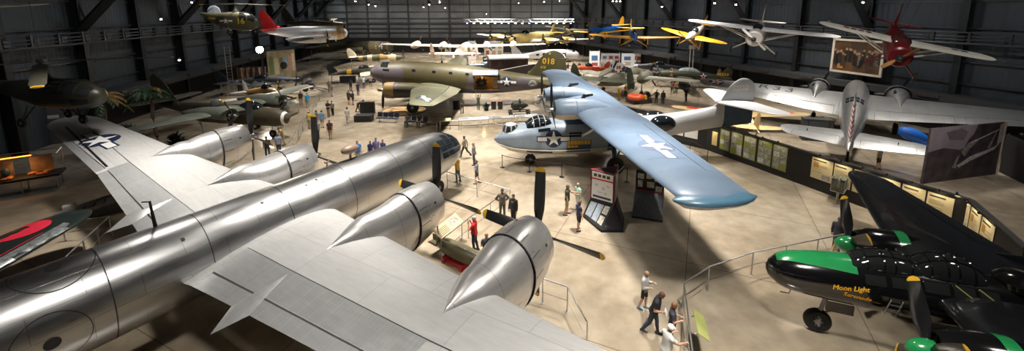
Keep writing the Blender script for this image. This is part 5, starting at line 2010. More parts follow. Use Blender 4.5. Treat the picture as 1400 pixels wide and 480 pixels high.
def helicopter(name, label, loc, yaw, L, mbody, olive, H, scale=1., kind=0, cables=0.):
    t = thing(name, label, 'helicopter', loc, yaw)
    s = scale
    if kind == 0:
        b = Body([(3.55 * s, .1, .04, .04, .04), (3.53 * s, .1, .16 * s, .16 * s, .17 * s), (3.45 * s, .1, .32 * s, .33 * s, .34 * s), (3.25 * s, .1, .50 * s, .52 * s, .52 * s), (2.7 * s, .12, .72 * s, .78 * s, .74 * s, 2.2), (1.6 * s, .15, .82 * s, .95 * s, .84 * s, 2.4), (.2 * s, .15, .8 * s, .95 * s, .84 * s, 2.4), (-1.4 * s, .25, .62 * s, .75 * s, .66 * s), (-3.2 * s, .45, .36 * s, .45 * s, .4 * s), (-6.4 * s, .8, .12 * s, .16 * s, .14 * s), (-6.8 * s, .85, .04, .05, .05)], 0, 28)
    else:
        b = Body([(2.3 * s, -.2, .05, .05, .05), (2.2 * s, -.2, .35 * s, .5 * s, .5 * s), (1.6 * s, -.1, .68 * s, 1.05 * s, 1.05 * s, 2.6), (.2 * s, 0, .72 * s, 1.2 * s, 1.2 * s, 3), (-1.6 * s, .12, .6 * s, 1.0 * s, 1.0 * s, 3), (-3.4 * s, .4, .3 * s, .6 * s, .6 * s, 2.6), (-4.6 * s, .8, .06 * s, .2 * s, .15 * s)], 0, 28)
    mb = b.mesh()
    bv = mb.bvh()
    mb.build('fuselage', [mbody], t)
    g = MB()
    if kind == 0:
        for x0, x1 in ((2.65, 3.25), (1.75, 2.5), (.85, 1.6)):
            for a0, a1 in ((12, 42), (46, 74), (106, 134), (138, 168)):
                b.patch(g, x0 * s, x1 * s, a0, a1, .012)
        for a0, a1 in ((-34, -4), (184, 214)):
            b.patch(g, 2.3 * s, 3.2 * s, a0, a1, .012)
    else:
        for a0, a1 in ((8, 44), (48, 86), (94, 132), (136, 172)):
            b.patch(g, 1.35 * s, 2.05 * s, a0, a1, .012)
            b.patch(g, .35 * s, 1.2 * s, a0 + 8, a1 + 4 if a1 > 90 else a1, .012)
    g.build('cabin_glazing', [mat('helicopter_glass', (.02, .022, .024), .06, 0, 0)], t, recalc=False, label='dark cabin glazing')
    top = b.pt(-.3 * s, pi / 2).z
    m = MB()
    m.lathe([(-.25, .5 * s), (0, .42 * s), (.3, .2 * s), (.7 * s, .12 * s), (.95 * s, .1 * s)], (-.3 * s, 0, top), (0, 0, 1), 16)
    m.tube([(-.3 * s, 0, top + .95 * s), (-.3 * s, 0, top + 1.15 * s)], [.2 * s, .16 * s], 10)
    m.build('rotor_mast', [olive], t)
    hz = top + 1.05 * s
    for k, ang in enumerate(H):
        m = MB()
        d = V((cos(ang), sin(ang), -.085 if kind == 0 else -.03))
        p = V((-sin(ang), cos(ang), 0))
        rs = []
        for q in (.05, .12, .2, .5, .9, .97, 1.):
            w = .06 if q < .15 else (.30 * s if q < .95 else .22 * s)
            c = V((-.3 * s, 0, hz)) + d * ((7.4 if kind == 0 else 5.6) * s * q)
            rs.append([c + p * (w * cos(a)) + V((0, 0, .035 * sin(a))) + p * (.3 * w * cos(a) * 0) for a in [2 * pi * j / 10 for j in range(10)]])
        m.rings(rs[:6], 0, True, False)
        m.rings(rs[5:], 1, False, True)
        m.build('rotor_blade', [olive, YEL], t)
    m = MB()
    tx = (-6.6 if kind == 0 else -4.2) * s
    for a in (.6, .6 + 2 * pi / 3, .6 + 4 * pi / 3):
        m.tube([V((tx, .25, .85)), V((tx + cos(a) * 1.1 * s, .25, .85 + sin(a) * 1.1 * s))], [.05, .035], 6)
    m.tube([(tx, 0, .85), (tx, .3, .85)], .06, 8)
    m.build('tail_rotor', [olive], t)
    for x, y in ((1.9 * s, 0), (-.7 * s, 1.1 * s), (-.7 * s, -1.1 * s)):
        m = MB()
        wz = -1.35 * s
        m.tube([(x * .8, y * .45, -.5 * s), (x, y, wz)], .05, 8)
        m.tube([(x * .8 - .5, y * .45, -.5 * s), (x, y, wz)], .035, 6)
        go = m.build('landing_gear', [DKM], t)
        wheel(go, (x, y, wz), .27, .15, (RUB, HUBM))
    if cables:
        m = MB()
        m.tube([(-.3 * s, 0, hz + .1), (-.3 * s, 0, cables)], .015, 4)
        m.tube([(-3 * s, 0, .6), (-3 * s, 0, cables)], .012, 4)
        m.build('suspension_cable', DKM, t)
    return t, b, bv


DOL = mat('dark_helicopter_olive', (.032, .031, .021), .42, 0, .2, 1.5)
p = atY(66, 132, 22.5)
helicopter('helicopter', 'dark helicopter with glazed nose hanging above the far tip of the silver wing', (p.x + .2, p.y, p.z), -.12, 10, DOL, mat('dark_blade_olive', (.07, .068, .05), .5), (radians(-35), radians(85), radians(205)), .95, 0, HZ - p.z)
p = atY(327, 29, 44)
t, b, bv = helicopter('olive_helicopter', 'hanging olive helicopter marked with a yellow 16 on its side', (p.x, p.y, p.z), .12, 8, mat('helicopter_olive', (.085, .080, .045), .5, 0, .15, 1), DOL, (radians(20), radians(140), radians(262)), .82, 1, HZ - p.z)
lettering(t, bv, '16', (.45, -3, .0), (1, 0, 0), (0, 0, 1), (0, 1, 0), .82, mat('yellow_number', (.75, .45, .02)), 0, .03, 'side_number', 1.0, .03)
lettering(t, bv, '34608', (-2.5, -3, .32), (1, 0, -.06), (0, 0, 1), (0, 1, 0), .3, mat('yellow_number', (.75, .45, .02)), 0, .03, 'tail_number', 1.0, .01)
insignia(t, bv, (-1.05, -3, .05), (1, 0, 0), (0, 0, 1), (0, 1, 0), .34, 'whitebars', blue=mat('helicopter_olive', (.085, .080, .045)))
m = MB()
m.lathe([(-.03, .62), (0, .66), (.03, .62)], (-2.6, .35, 1.0), (0, 1, 0), 28)
m.build('round_fin', [mat('pale_blue_white', (.55, .60, .66), .5)], t, label='round white stabiliser disc')
# grey glider whose wing tip enters at the upper left
p = atY(62, 13.5, 24)
plane('hanging_glider', 'grey glider wing tip reaching in at the upper left corner', (p.x - 6.7, p.y - 1.2, p.z - 1.95), 1.75, 7., 14., GYP, [mat('grey_fabric_wing', (.55, .55, .52), .5)], [GYP], eng='none', r=(.4, .5, .5), low=False, canopy=(.1, .3, .3, 1.2), blunt=True, gear='none', zc=1.5, cables=HZ - p.z + 1.95, ct=.9, tipr=.9)

plane('dark_grey_airplane', 'dark grey fighter with white spinner between the booths and the dive bomber', (22.4, 67.5, 0), 3.0, 9., 9., mat('charcoal_airframe', (.035, .037, .042), .5, 0, .2, 2), [GRYD], [GRYD], r=(.45, .52, .58), nose=.32, zc=1.8, zt=1.4, eng='inline', R=1.5, canopy=(.0, .38, .36, 1.6), spinm=WHT, spin=(.5, .3))
# ------------------------------------------------------------------ rails, kiosks, panels and displays on the floor
RAILM = mat('brushed_rail_steel', (.50, .50, .49), .35, .9, .06)
PANB = mat('black_panel_board', (.010, .010, .011), .6)
CRM = mat('cream_panel_print', (.66, .55, .33), .55, 0, .06, 2)
PRINT = mat('dark_print', (.05, .045, .04), .7)
GPRINT = mat('green_print', (.27, .29, .07), .55, 0, .15, 2)
PHG = mat('grey_photo_print', (.33, .33, .31), .55, 0, .55, 7)
PHW = mat('pale_photo_print', (.55, .55, .53), .55, 0, .4, 9)


def guard_rail(label, pts, h=1.05, mid=True, gap=2.0, m=RAILM, name='guard_rail', closed=False, r=.028, skip=()):
    t = thing(name, label, 'railing', (pts[0][0], pts[0][1], 0))
    o = V((pts[0][0], pts[0][1], 0))
    P = [V((p[0], p[1], 0)) - o for p in pts]
    mb = MB()
    for a, b in zip(P, P[1:]):
        mb.tube([a + V((0, 0, h)), b + V((0, 0, h))], r, 8)
    mb.build('top_rail', m, t)
    if mid:
        mb = MB()
        for a, b in zip(P, P[1:]):
            mb.tube([a + V((0, 0, h * .45)), b + V((0, 0, h * .45))], r * .45, 6)
        mb.build('cable', m, t)
    for a, b in zip(P, P[1:]):
        k = max(1, round((b - a).length / gap))
        for i in range(k + (1 if b == P[-1] else 0)):
            p = a.lerp(b, i / k)
            q = MB()
            q.tube([p, p + V((0, 0, h - .01))], r * .9, 8)
            q.lathe([(0, .075), (.012, .075), (.016, .03)], p, (0, 0, 1), 12)
            q.build('post', m, t)
    return t


def G2(u, v, z):
    p = gp(u, v, z)
    return (p.x, p.y)


guard_rail('silver rail around the nose of the black fighter with a corner by the visitors', [G2(950, 505, 1.05), G2(935, 387, 1.05), G2(970, 365, 1.05), G2(1030, 345, 1.05), G2(1160, 319, 1.05)])
guard_rail('silver rail in front of the big bomber nose with a sharp corner', [G2(611, 235, 1.05), G2(697, 259, 1.05), G2(640, 299, 1.05), G2(603, 328, 1.05), G2(656, 350, 1.05)], gap=2.4)
guard_rail('silver rail beyond the outer propeller of the big bomber', [G2(700, 372, 1.05), G2(742, 381, 1.05), G2(776, 392, 1.05), G2(803, 441, 1.05)])
guard_rail('thin rail corner behind the big bomber at the left edge', [G2(84, 303, 1.05), G2(149, 296, 1.05), G2(92, 349, 1.05), G2(60, 385, 1.05)], gap=1.3)
guard_rail('black rail below the flying boat tail', [G2(895, 186, 1.0), G2(944, 193, 1.0), G2(968, 205, 1.0), G2(968, 205, 1.0)][:3], m=BLK, gap=1.8)
guard_rail('silver rail along the aisle beside the olive attack bomber', [G2(386, 205, 1.05), G2(400, 188, 1.05), G2(427, 140, 1.05), G2(440, 122, 1.05)], gap=2.6)


def reading_panel(label, a, b, w=.55, m_=CRM, h=.95, pics=3, group=None, dirn=1):
    """sloped printed panel carried on the rail between two points"""
    a, b = V((*a, 0)), V((*b, 0))
    d = (b - a).normalized()
    n = V((-d.y, d.x, 0)) * dirn
    t = thing('reading_panel', label, 'info panel', a, 0, group)
    L = (b - a).length
    m = MB()
    u, v = d, (n * .8 + V((0, 0, .6))).normalized()
    m.prism([(0, 0), (L, 0), (L, w), (0, w)], V((0, 0, h)), u, v, -.03)
    pan = m.build('panel', m_, t)
    m = MB()
    nn = u.cross(v)
    for k in range(pics):
        x = L * (.55 + .4 * k / pics)
        m.prism([(x, w * .35), (x + L * .1, w * .35), (x + L * .1, w * .9), (x, w * .9)], V((0, 0, h)) + nn * .004, u, v, .004, 1)
    for k in range(5):
        m.prism([(L * .06, w * (.2 + .13 * k)), (L * .45, w * (.2 + .13 * k)), (L * .45, w * (.24 + .13 * k)), (L * .06, w * (.24 + .13 * k))], V((0, 0, h)) + nn * .004, u, v, .004, 0)
    m.build('print', [PRINT, PHG], pan)
    for x in (.1, .9):
        q = MB()
        q.tube([d * (L * x), d * (L * x) + V((0, 0, h + .05))], .025, 8)
        q.build('post', RAILM, t)
    return t


reading_panel('cream reading panel with small photographs by the man in red', G2(604, 327, 1.0), G2(634, 302, 1.0), .6)
reading_panel('white and green reading panel by the aisle beside the attack bomber', G2(389, 152, 1.), G2(409, 139, 1.), .8, mat('pale_green_print', (.5, .53, .42), .5))
a_, b_ = V((*G2(951, 466, .95), 0)), V((*G2(944, 431, .95), 0))
t = thing('rail_sign', 'yellow-green printed sign tilted on the rail before the black fighter', 'sign', a_)
d_ = (b_ - a_).normalized()
n_ = V((-d_.y, d_.x, 0))
if n_.x > 0:
    n_ = -n_
m = MB()
L_s = (b_ - a_).length
out = -n_
m.prism([(0, -.42), (L_s, -.42), (L_s, .0), (0, .0)], out * .42 + V((0, 0, 1.02)), d_, (-out * .75 + V((0, 0, -.0)) + V((0, 0, .45))).normalized() * -1, .02)
pn_ = m.build('panel', mat('yellow_green_print', (.30, .32, .10), .5, 0, .1, 3), t)
m = MB()
for k in (.15, .85):
    m.tube([d_ * (L_s * k) + V((0, 0, 1.05)), d_ * (L_s * k) + out * .3 + V((0, 0, 1.1))], .015, 6)
m.build('bracket', RAILM, t)
# long row of sloped captions in front of the transport
p0, p1 = V((*G2(597, 166, .9), 0)), V((*G2(742, 159, .9), 0))
guard_rail('long low rail with caption boards in front of the olive transport', [(p0.x, p0.y), (p1.x, p1.y)], .9, False, 2.2)
for k, (a, b, c, lb) in enumerate(((.02, .13, (.36, .42, .10), 'green'), (.2, .40, (.28, .31, .36), 'blue-grey'), (.405, .48, (.55, .60, .62), 'pale blue'), (.5, .72, (.33, .34, .33), 'grey'), (.73, .95, (.42, .44, .45), 'silver-grey'))):
    reading_panel(lb + ' caption board on the rail in front of the olive transport', tuple(p0.lerp(p1, a))[:2], tuple(p0.lerp(p1, b))[:2], .38, mat('caption_' + lb.replace(' ', '_').replace('-', '_'), c, .5), .86, 2)
m = MB()
q = [gp(u, v, .03) for u, v in ((560, 165), (597, 171), (640, 172), (690, 168), (745, 164), (800, 160))]
m.tube(q, .05, 8)
tag(m.build('floor_cable', BLK), 'thick black cable lying on the floor before the transport', 'cable')


# stanchions with belts around the flying boat nose
def stanchion(lb, p, grp='black stanchions around the flying boat'):
    t = thing('stanchion', lb, 'barrier post', (p[0], p[1], 0), 0, grp)
    m = MB()
    m.lathe([(0, .17), (.015, .17), (.03, .05), (.05, .03)], (0, 0, 0), (0, 0, 1), 20)
    m.build('base', BLK, t)
    m = MB()
    m.tube([(0, 0, .03), (0, 0, .92)], .027, 10)
    m.build('post', BLK, t)
    m = MB()
    m.lathe([(.9, .035), (.98, .035), (1.0, .02)], (0, 0, 0), (0, 0, 1), 12)
    m.build('belt_head', BLK, t)
    return t


SP = [(686.7, 229, 'black stanchion directly below the flying boat bow'), (723.8, 235, 'black stanchion beside the flying boat nose wheel'), (768, 242, 'black stanchion under the yellow-marked hull panel'), (857, 249, 'black stanchion just right of the flying boat main wheel')]
pp = []
for u, v, lb in SP:
    g = gp(u, v)
    pp.append(g)
    stanchion(lb, g)
for a, b, lb in ((0, 1, 'sagging black belt from the bow stanchion'), (1, 2, 'sagging black belt behind the nose-wheel stanchion'), (2, 3, 'long sagging black belt below the main wheel')):
    m = MB()
    m.tube([pp[a].lerp(pp[b], k / 8) + V((0, 0, .93 - .35 * sin(pi * k / 8) * (.35 if b == 3 else .25))) for k in range(9)], .022, 6)
    tag(m.build('barrier_belt', BLK), lb, 'belt')

# ---- three-sided kiosk with sloped desks
t = thing('display_kiosk', 'black three-sided display kiosk with white poster and red trim', 'kiosk', gp(829, 300), 0)
o = gp(829, 300)
z0, z1 = 0, 2.75
base = [gp(797, 297) - o, gp(822, 318) - o, gp(852, 318) - o, gp(853, 302) - o, gp(826, 288) - o]
L_, F_, R_ = V((-.85, .35, 0)), V((.28, -.42, 0)), V((.72, .75, 0))
RTR = mat('kiosk_red_trim', (.38, .03, .035), .45)
m = MB()
m.rings([[p + V((0, 0, 0)) for p in base], [p + V((0, 0, .14)) for p in base]])
m.build('plinth', PANB, t)
m = MB()
tri = [L_, F_, R_]
m.rings([[p + V((0, 0, .1)) for p in tri], [p + V((0, 0, z1)) for p in tri]])
m.build('column', PANB, t)
m = MB()
for a, b in ((L_, F_), (F_, R_), (R_, L_)):
    m.tube([a + V((0, 0, z1)), b + V((0, 0, z1))], .018, 6)
for p in tri:
    m.tube([p + V((0, 0, 1.0)), p + V((0, 0, z1))], .014, 6)
m.build('edge_trim', RTR, t)


def board_on(t, a, b, x0, x1, z0, z1, m_, name, off=.02, lines=None, txt=None):
    d = (b - a).normalized()
    n = V((d.y, -d.x, 0))
    L = (b - a).length
    m = MB()
    o = a + n * off
    m.prism([(L * x0, z0), (L * x1, z0), (L * x1, z1), (L * x0, z1)], o, d, (0, 0, 1), -.015)
    ob = m.build(name, m_, t)
    return ob, o, d, n, L


wp = mat('white_poster', (.74, .74, .74), .45, 0, .03)
ob, oo, d, n, L = board_on(t, L_, F_, .06, .94, 1.15, 2.68, wp, 'poster', .035)
m = MB()
m.prism([(L * .06, 2.25), (L * .94, 2.25), (L * .94, 2.33), (L * .06, 2.33)], oo + n * .004, d, (0, 0, 1), .006, 1)
for k in range(4):
    x = L * (.14 + .18 * k)
    m.prism([(x, 2.42), (x + L * .13, 2.42), (x + L * .13, 2.58), (x, 2.58)], oo + n * .004, d, (0, 0, 1), .006, 0)
for x, z, w_, h_, mi in ((.2, 1.9, .12, .12, 2), (.5, 1.75, .1, .14, 2), (.68, 1.95, .14, .08, 3), (.3, 1.55, .2, .05, 2), (.6, 1.5, .1, .12, 3), (.12, 1.24, .76, .12, 4)):
    m.prism([(L * x, z), (L * (x + w_), z), (L * (x + w_), z + h_), (L * x, z + h_)], oo + n * .004, d, (0, 0, 1), .006, mi)
m.build('poster_print', [PRINT, RED, mat('pale_blue_print', (.45, .55, .68), .5), mat('tan_print', (.6, .5, .3), .5), mat('navy_print', (.03, .04, .10), .5)], ob)
ob, oo, d, n, L = board_on(t, F_, R_, .1, .9, 1.15, 2.62, wp, 'poster', .035)
# sloped desks round the column
for (a, b, p, q, nm) in ((base[0], base[1], L_, F_, 'desk'), (base[1], base[2], F_, F_.lerp(R_, .3), 'desk'), (base[2], base[3], F_.lerp(R_, .3), R_, 'desk')):
    m = MB()
    A, B = a + V((0, 0, .14)), b + V((0, 0, .14))
    P, Q = p + V((0, 0, 1.05)), q + V((0, 0, 1.05))
    m.add([A, B, Q, P, a.lerp(p, .5) + V((0, 0, .14)), b.lerp(q, .5) + V((0, 0, .14))], [(0, 1, 2, 3), (0, 4, 5, 1), (0, 3, 4), (1, 5, 2), (4, 3, 2, 5)])
    dk = m.build('desk', PANB, t)
    nn = (B - A).cross(P - A).normalized()
    m = MB()
    pt = lambda s, r: (A.lerp(B, s)).lerp(P.lerp(Q, s), r) + nn * .012
    cells = ((.08, .36, .12, .88, 0), (.40, .66, .12, .88, 0), (.70, .92, .12, .46, 1), (.70, .92, .54, .88, 1)) if nm == 'desk' and a == base[0] else ((.08, .92, .12, .88, 2),)
    for s0, s1, r0, r1, mi in cells:
        m.add([pt(s0, r0), pt(s1, r0), pt(s1, r1), pt(s0, r1)], [(0, 1, 2, 3)], mi)
    m.build('desk_print', [mat('blue_grey_print', (.28, .32, .37), .5, 0, .25, 9), mat('sepia_print', (.45, .42, .36), .5, 0, .5, 9), mat('slate_print', (.075, .078, .085), .5, 0, .3, 9)], dk, recalc=False)
m = MB()
m.tube([F_ + V((0, 0, 2.7)), R_ + V((.35, .1, 2.72))], .03, 6)
m.build('lamp_arm', STEEL, t)

# ---- sloped photo panel under the flying boat wing
o = gp(886, 291)
t = thing('photo_stand', 'dark photo stand with five small pictures and sloped front under the wing', 'info stand', o, -.35)
m = MB()
m.box((0, .45, 1.15), (1.55, .08, 2.3))
bd = m.build('backboard', PANB, t)
m = MB()
for x, z, w_, h_ in ((-.5, 1.95, .34, .3), (-.05, 2.0, .3, .3), (.45, 1.9, .42, .34), (-.52, 1.5, .26, .4), (.05, 1.5, .4, .34), (.5, 1.3, .36, .32)):
    m.box((x, .40, z), (w_, .012, h_))
m.build('photo', PHW, bd)
m = MB()
m.add([(-.8, -.85, .12), (.8, -.85, .12), (.8, .40, 1.05), (-.8, .40, 1.05), (-.8, .40, 0), (.8, .40, 0), (-.8, -.85, 0), (.8, -.85, 0)], [(0, 1, 2, 3), (0, 3, 4, 6), (1, 7, 5, 2), (6, 7, 1, 0), (4, 5, 7, 6), (3, 2, 5, 4)])
m.build('sloped_front', mat('slate_print', (.075, .078, .085), .5, 0, .3, 9), t)
m = MB()
m.box((0, .395, 1.1), (1.5, .03, .06))
m.build('trim_strip', RTR, t)

# ---- low black display wall with printed panels, running from the flying boat tail to the right edge
WH = 2.25
corner = V((*G2(968, 168, WH), 0))
bend = V((*G2(1325, 274, WH), 0))
endp = V((*G2(1400, 340, WH), 0))
left0 = V((*G2(852, 146, WH), 0))


def display_wall(label, a, b, panels, lamp=0., th=.14, posts=True):
    """panels: (u0, u1 in pixels along the top edge at height WH, kind)"""
    t = thing('display_wall', label, 'display wall', a)
    d = (b - a).normalized()
    n = V((d.y, -d.x, 0))
    if n.dot(-a) < 0:
        n = -n
    L = (b - a).length
    m = MB()
    m.box(d * (L / 2) - n * th / 2 + V((0, 0, WH / 2)), (L, th, WH), rz=atan2(d.y, d.x))
    m.build('wall_board', PANB, t)
    m = MB()
    m.box(d * (L / 2) - n * th / 2 + V((0, 0, WH + .03)), (L + .05, th + .1, .06), rz=atan2(d.y, d.x))
    m.build('cap_rail', mat('wall_cap', (.06, .06, .06), .4, .3), t)
    for u0, u1, kind, z0, z1 in panels:
        # distance along the wall seen in those image columns
        def along(u):
            # intersect vertical plane of the pixel column with the wall line
            r = ray(u, 200)
            den = d.x * r.y - d.y * r.x
            return (-a.x * r.y + a.y * r.x) / den
        s0, s1 = sorted((along(u0), along(u1)))
        m = MB()
        U = d if n.dot(d.cross(V((0, 0, 1)))) > 0 else -d
        if U == d:
            O = d * s0
        else:
            O = d * s1
        W_ = s1 - s0
        O = O + n * .012
        m.prism([(0, z0), (W_, z0), (W_, z1), (0, z1)], O, U, (0, 0, 1), .02)
        pm = {'cream': CRM, 'green': GPRINT, 'white': wp, 'amber': mat('amber_print', (.6, .45, .2), .5), 'navy': mat('navy_panel', (.05, .055, .10), .5)}[kind]
        ob = m.build('text_panel' if kind != 'green' else 'photo_panel', pm, t)
        m = MB()
        H_ = z1 - z0
        q = O + n * .022
        R_ = random.Random(int(u0))
        def cell(x0, y0, x1, y1, mi):
            m.prism([(W_ * x0, z0 + H_ * y0), (W_ * x1, z0 + H_ * y0), (W_ * x1, z0 + H_ * y1), (W_ * x0, z0 + H_ * y1)], q, U, (0, 0, 1), .006, mi)
        if kind == 'green':
            for i in range(4):
                for j in range(2):
                    if R_.random() < .72:
                        cell(.06 + .47 * j, .05 + .235 * i, .47 + .47 * j, .26 + .235 * i, 1 if R_.random() < .6 else 2)
        elif kind == 'cream':
            cell(.08, .86, .7, .92, 0)
            for i in range(7):
                if R_.random() < .7:
                    cell(.08, .34 + .065 * i, .08 + .4 + .45 * R_.random(), .36 + .065 * i, 3)
            cell(.55, .08, .92, .3, 1)
            if R_.random() < .6:
                cell(.1, .55, .35, .8, 4)
            if R_.random() < .7:
                cell(.1, .1, .4, .24, 0)
        elif kind == 'white':
            for i in range(4):
                cell(.1, .5 + .08 * i, .8, .52 + .08 * i, 2)
        elif kind == 'navy':
            cell(.3, .08, .8, .62, 4)
            cell(.2, .72, .9, .86, 2)
        if m.v:
            m.build('panel_print', [PRINT, PHG, PHW, mat('faint_text_print', (.36, .29, .17), .6), mat('orange_drawing', (.45, .22, .05), .6)], ob)
        if lamp and kind in ('cream', 'green', 'amber', 'white'):
            Ld = bpy.data.lights.new('picture_lamp', 'SPOT')
            Ld.energy = lamp * (1 if kind != 'green' else .35)
            Ld.spot_size = radians(120)
            Ld.spot_blend = .8
            Ld.shadow_soft_size = .06
            Ld.color = (1, .86, .58)
            lo = bpy.data.objects.new('picture_lamp', Ld)
            COL.objects.link(lo)
            lo.parent = t
            lo.location = O + U * (W_ / 2) + n * .38 + V((0, 0, z1 + .28))
            lo.rotation_euler = (-n * .42 + V((0, 0, -1))).to_track_quat('-Z', 'Y').to_euler()
            q_ = MB()
            c_ = lo.location
            q_.tube([O + U * (W_ / 2) + V((0, 0, WH - .02)), V((c_.x, c_.y, c_.z + .07))], .012, 6)
            q_.lathe([(0, .05), (.1, .045), (.12, .02)], V((c_.x, c_.y, c_.z + .02)), (0, 0, 1), 10)
            q_.build('lamp_arm', BLK, t)
    return t


display_wall('low black wall behind the flying boat tail with white boards', left0, corner, [(858, 888, 'white', .5, 1.9), (890, 905, 'navy', .3, 2.0), (913, 933, 'white', .7, 2.15), (935, 953, 'white', .7, 2.15)], 22)
display_wall('long black display wall with green photo panels and cream text panels', corner, bend, [(973, 980, 'amber', .6, 1.7), (984, 997, 'green', .5, 2.1), (999, 1015, 'green', .45, 2.15), (1017, 1034, 'green', .45, 2.15), (1037, 1056, 'green', .45, 2.15), (1058, 1078, 'green', .45, 2.15)] +
             [(a, b, 'cream', .75, 2.1) for a, b in ((1113, 1143), (1145, 1170), (1173, 1205), (1207, 1240), (1243, 1277), (1280, 1319))], 32)
display_wall('angled end of the black display wall with three cream panels', bend, endp, [(a, b, 'cream', .75, 2.1) for a, b in ((1329, 1344), (1346, 1362), (1364, 1385))], 32)

# glass case on legs in front of the wall
o = gp(1144, 276)
t = thing('display_case', 'small glass display case on two thin legs before the cream panels', 'display case', o, .75)
m = MB()
for x in (-.3, .3):
    m.tube([(x, 0, 0), (x, 0, .75)], .025, 8)
m.build('leg_frame', STEEL, t)
m = MB()
m.box((0, 0, 1.15), (.85, .6, .8), bev=.015)
m.build('glass_box', mat('smoky_case_glass', (.10, .10, .06), .05, 0, .3, 3), t, label='smoky glass box')
m = MB()
for x in (-.43, .43):
    for y in (-.31, .31):
        m.tube([(x, y, .74), (x, y, 1.56)], .018, 5)
for z in (.75, 1.55):
    for y in (-.31, .31):
        m.tube([(-.43, y, z), (.43, y, z)], .018, 5)
    for x in (-.43, .43):
        m.tube([(x, -.31, z), (x, .31, z)], .018, 5)
m.build('case_frame', mat('pale_case_frame', (.40, .40, .38), .4, .5), t)
m = MB()
m.box((-.75, -.1, 1.5), (.7, .04, .45))
m.build('caption_sign', mat('grey_sign', (.25, .25, .25), .5, 0, .3, 12), t)

# ---- huge dark photograph on the right
A, B = atY(1259, 262, 25.0), atY(1356, 262, 26.6)
A, B = V((A.x, A.y, 0)), V((B.x, B.y, 0))
d = (B - A).normalized()
n = V((d.y, -d.x, 0))
Lp = (B - A).length
t = thing('photo_mural', 'huge dark purple-grey photograph of a wrecked airplane standing behind the panel wall', 'mural', A)
m = MB()
Hm = 3.75
m.prism([(0, 0), (Lp, 0), (Lp, Hm), (0, Hm)], V((0, 0, 0)), d, (0, 0, 1), -.12)
bd = m.build('mural_board', mat('dark_mural_print', (.055, .042, .048), .5, 0, .55, 1.6), t)
pols = [([(0, 2.15), (0, Hm), (Lp * .62, Hm), (Lp * .58, 3.1), (Lp * .52, 2.75), (Lp * .48, 2.2), (Lp * .42, 2.1), (Lp * .2, 2.35)], 0),
        ([(Lp * .26, 2.9), (Lp * .45, 2.75), (Lp * .5, 3.3), (Lp * .4, 3.6), (Lp * .2, 3.4)], 3),
        ([(Lp * .45, 1.95), (Lp * .52, 2.5), (Lp * .62, 2.75), (Lp * .66, 2.6), (Lp * .56, 2.1), (Lp * .5, 1.6)], 1),
        ([(Lp * .55, 2.55), (Lp * .95, 3.35), (Lp * .96, 3.3), (Lp * .56, 2.45)], 2),
        ([(Lp * .36, .9), (Lp * .4, 1.6), (Lp * .44, 1.75), (Lp * .41, 1.2), (Lp * .42, .8)], 1),
        ([(Lp * .42, 1.0), (Lp * .58, 1.55), (Lp * .9, 2.05), (Lp * .97, 2.3), (Lp * .9, 1.85), (Lp * .6, 1.25), (Lp * .45, .85)], 2),
        ([(Lp * .80, 2.0), (Lp * .88, 3.1), (Lp * .9, 3.1), (Lp * .84, 2.0)], 1),
        ([(Lp * .93, 2.2), (Lp * .99, 2.4), (Lp * .99, Hm), (Lp * .93, 3.6)], 2)]
m = MB()
for k, (p, mi) in enumerate(pols):
    m.prism(p, n * (.004 + .003 * k), d, (0, 0, 1), .004, mi)
m.build('mural_print', [mat('mural_sky_print', (.27, .23, .26), .5, 0, .25, .7), mat('mural_mid_print', (.22, .19, .19), .5, 0, .5, 5), mat('mural_pale_print', (.48, .41, .38), .5, 0, .35, 4), mat('mural_cloud_print', (.16, .13, .15), .5, 0, .2, 1)], bd)
m = MB()
m.box(d * Lp + V((0, 0, Hm / 2)) + d * .03, (.05, .16, Hm), rz=atan2(d.y, d.x))
m.build('mural_edge', mat('lit_mural_edge', (.42, .34, .28), .5), t)  # pale tone is the light on the edge, put into its colour
# dark partition right of it
A2, B2 = atY(1362, 262, 27), atY(1420, 262, 24)
m = MB()
dd = V((B2.x - A2.x, B2.y - A2.y, 0))
m.box(((A2.x + B2.x) / 2, (A2.y + B2.y) / 2, 1.35), (dd.length, .15, 2.7), rz=atan2(dd.y, dd.x))
tag(m.build('partition_panel', PANB), 'plain black partition right of the dark mural', 'partition')

# ---- framed historic painting on the right wall
p = atY(1171, 78, 43.0)
t = thing('wall_painting', 'large framed dark painting of a crowd on the right wall', 'painting', (p.x, p.y, p.z), AR.rz + pi)
m = MB()
w_, h_ = 4.7, 3.5
for x0, z0, dx, dz in ((0, h_ / 2, w_, .22), (0, -h_ / 2, w_, .22), (w_ / 2, 0, .22, h_ + .22), (-w_ / 2, 0, .22, h_ + .22)):
    m.box((x0, 0, z0), (dx, .16, dz))
m.build('picture_frame', mat('pale_gilt_frame', (.62, .52, .40), .5), t)
m = MB()
m.box((0, .05, 0), (w_ - .1, .06, h_ - .1))
cv = m.build('canvas', mat('brown_canvas', (.085, .042, .018), .4, 0, .6, .9), t)
m = MB()
R_ = random.Random(5)
for k in range(22):
    x = -2.2 + 4.4 * k / 21 + R_.uniform(-.1, .1)
    z = R_.uniform(-.5, .15)
    for sy in (.015, .085):
        m.sphere((x, sy, z + .62), .13, 8, 1, (1, .1, 1.2))
        m.box((x, sy, z - .15), (.3, .02, 1.2), R_.choice((0, 0, 2, 3)))
for sy in (.016, .084):
    m.box((.1, sy, 1.2), (1.5, .02, .9), 3)
    m.box((-1.5, sy, -1.1), (.6, .02, .6), 4)
m.build('painted_crowd', [mat('paint_black', (.02, .016, .014), .5), mat('paint_flesh', (.30, .17, .09), .5), mat('paint_grey', (.16, .13, .10), .5), mat('paint_umber', (.055, .03, .014), .5), mat('paint_orange', (.40, .17, .04), .5)], cv)

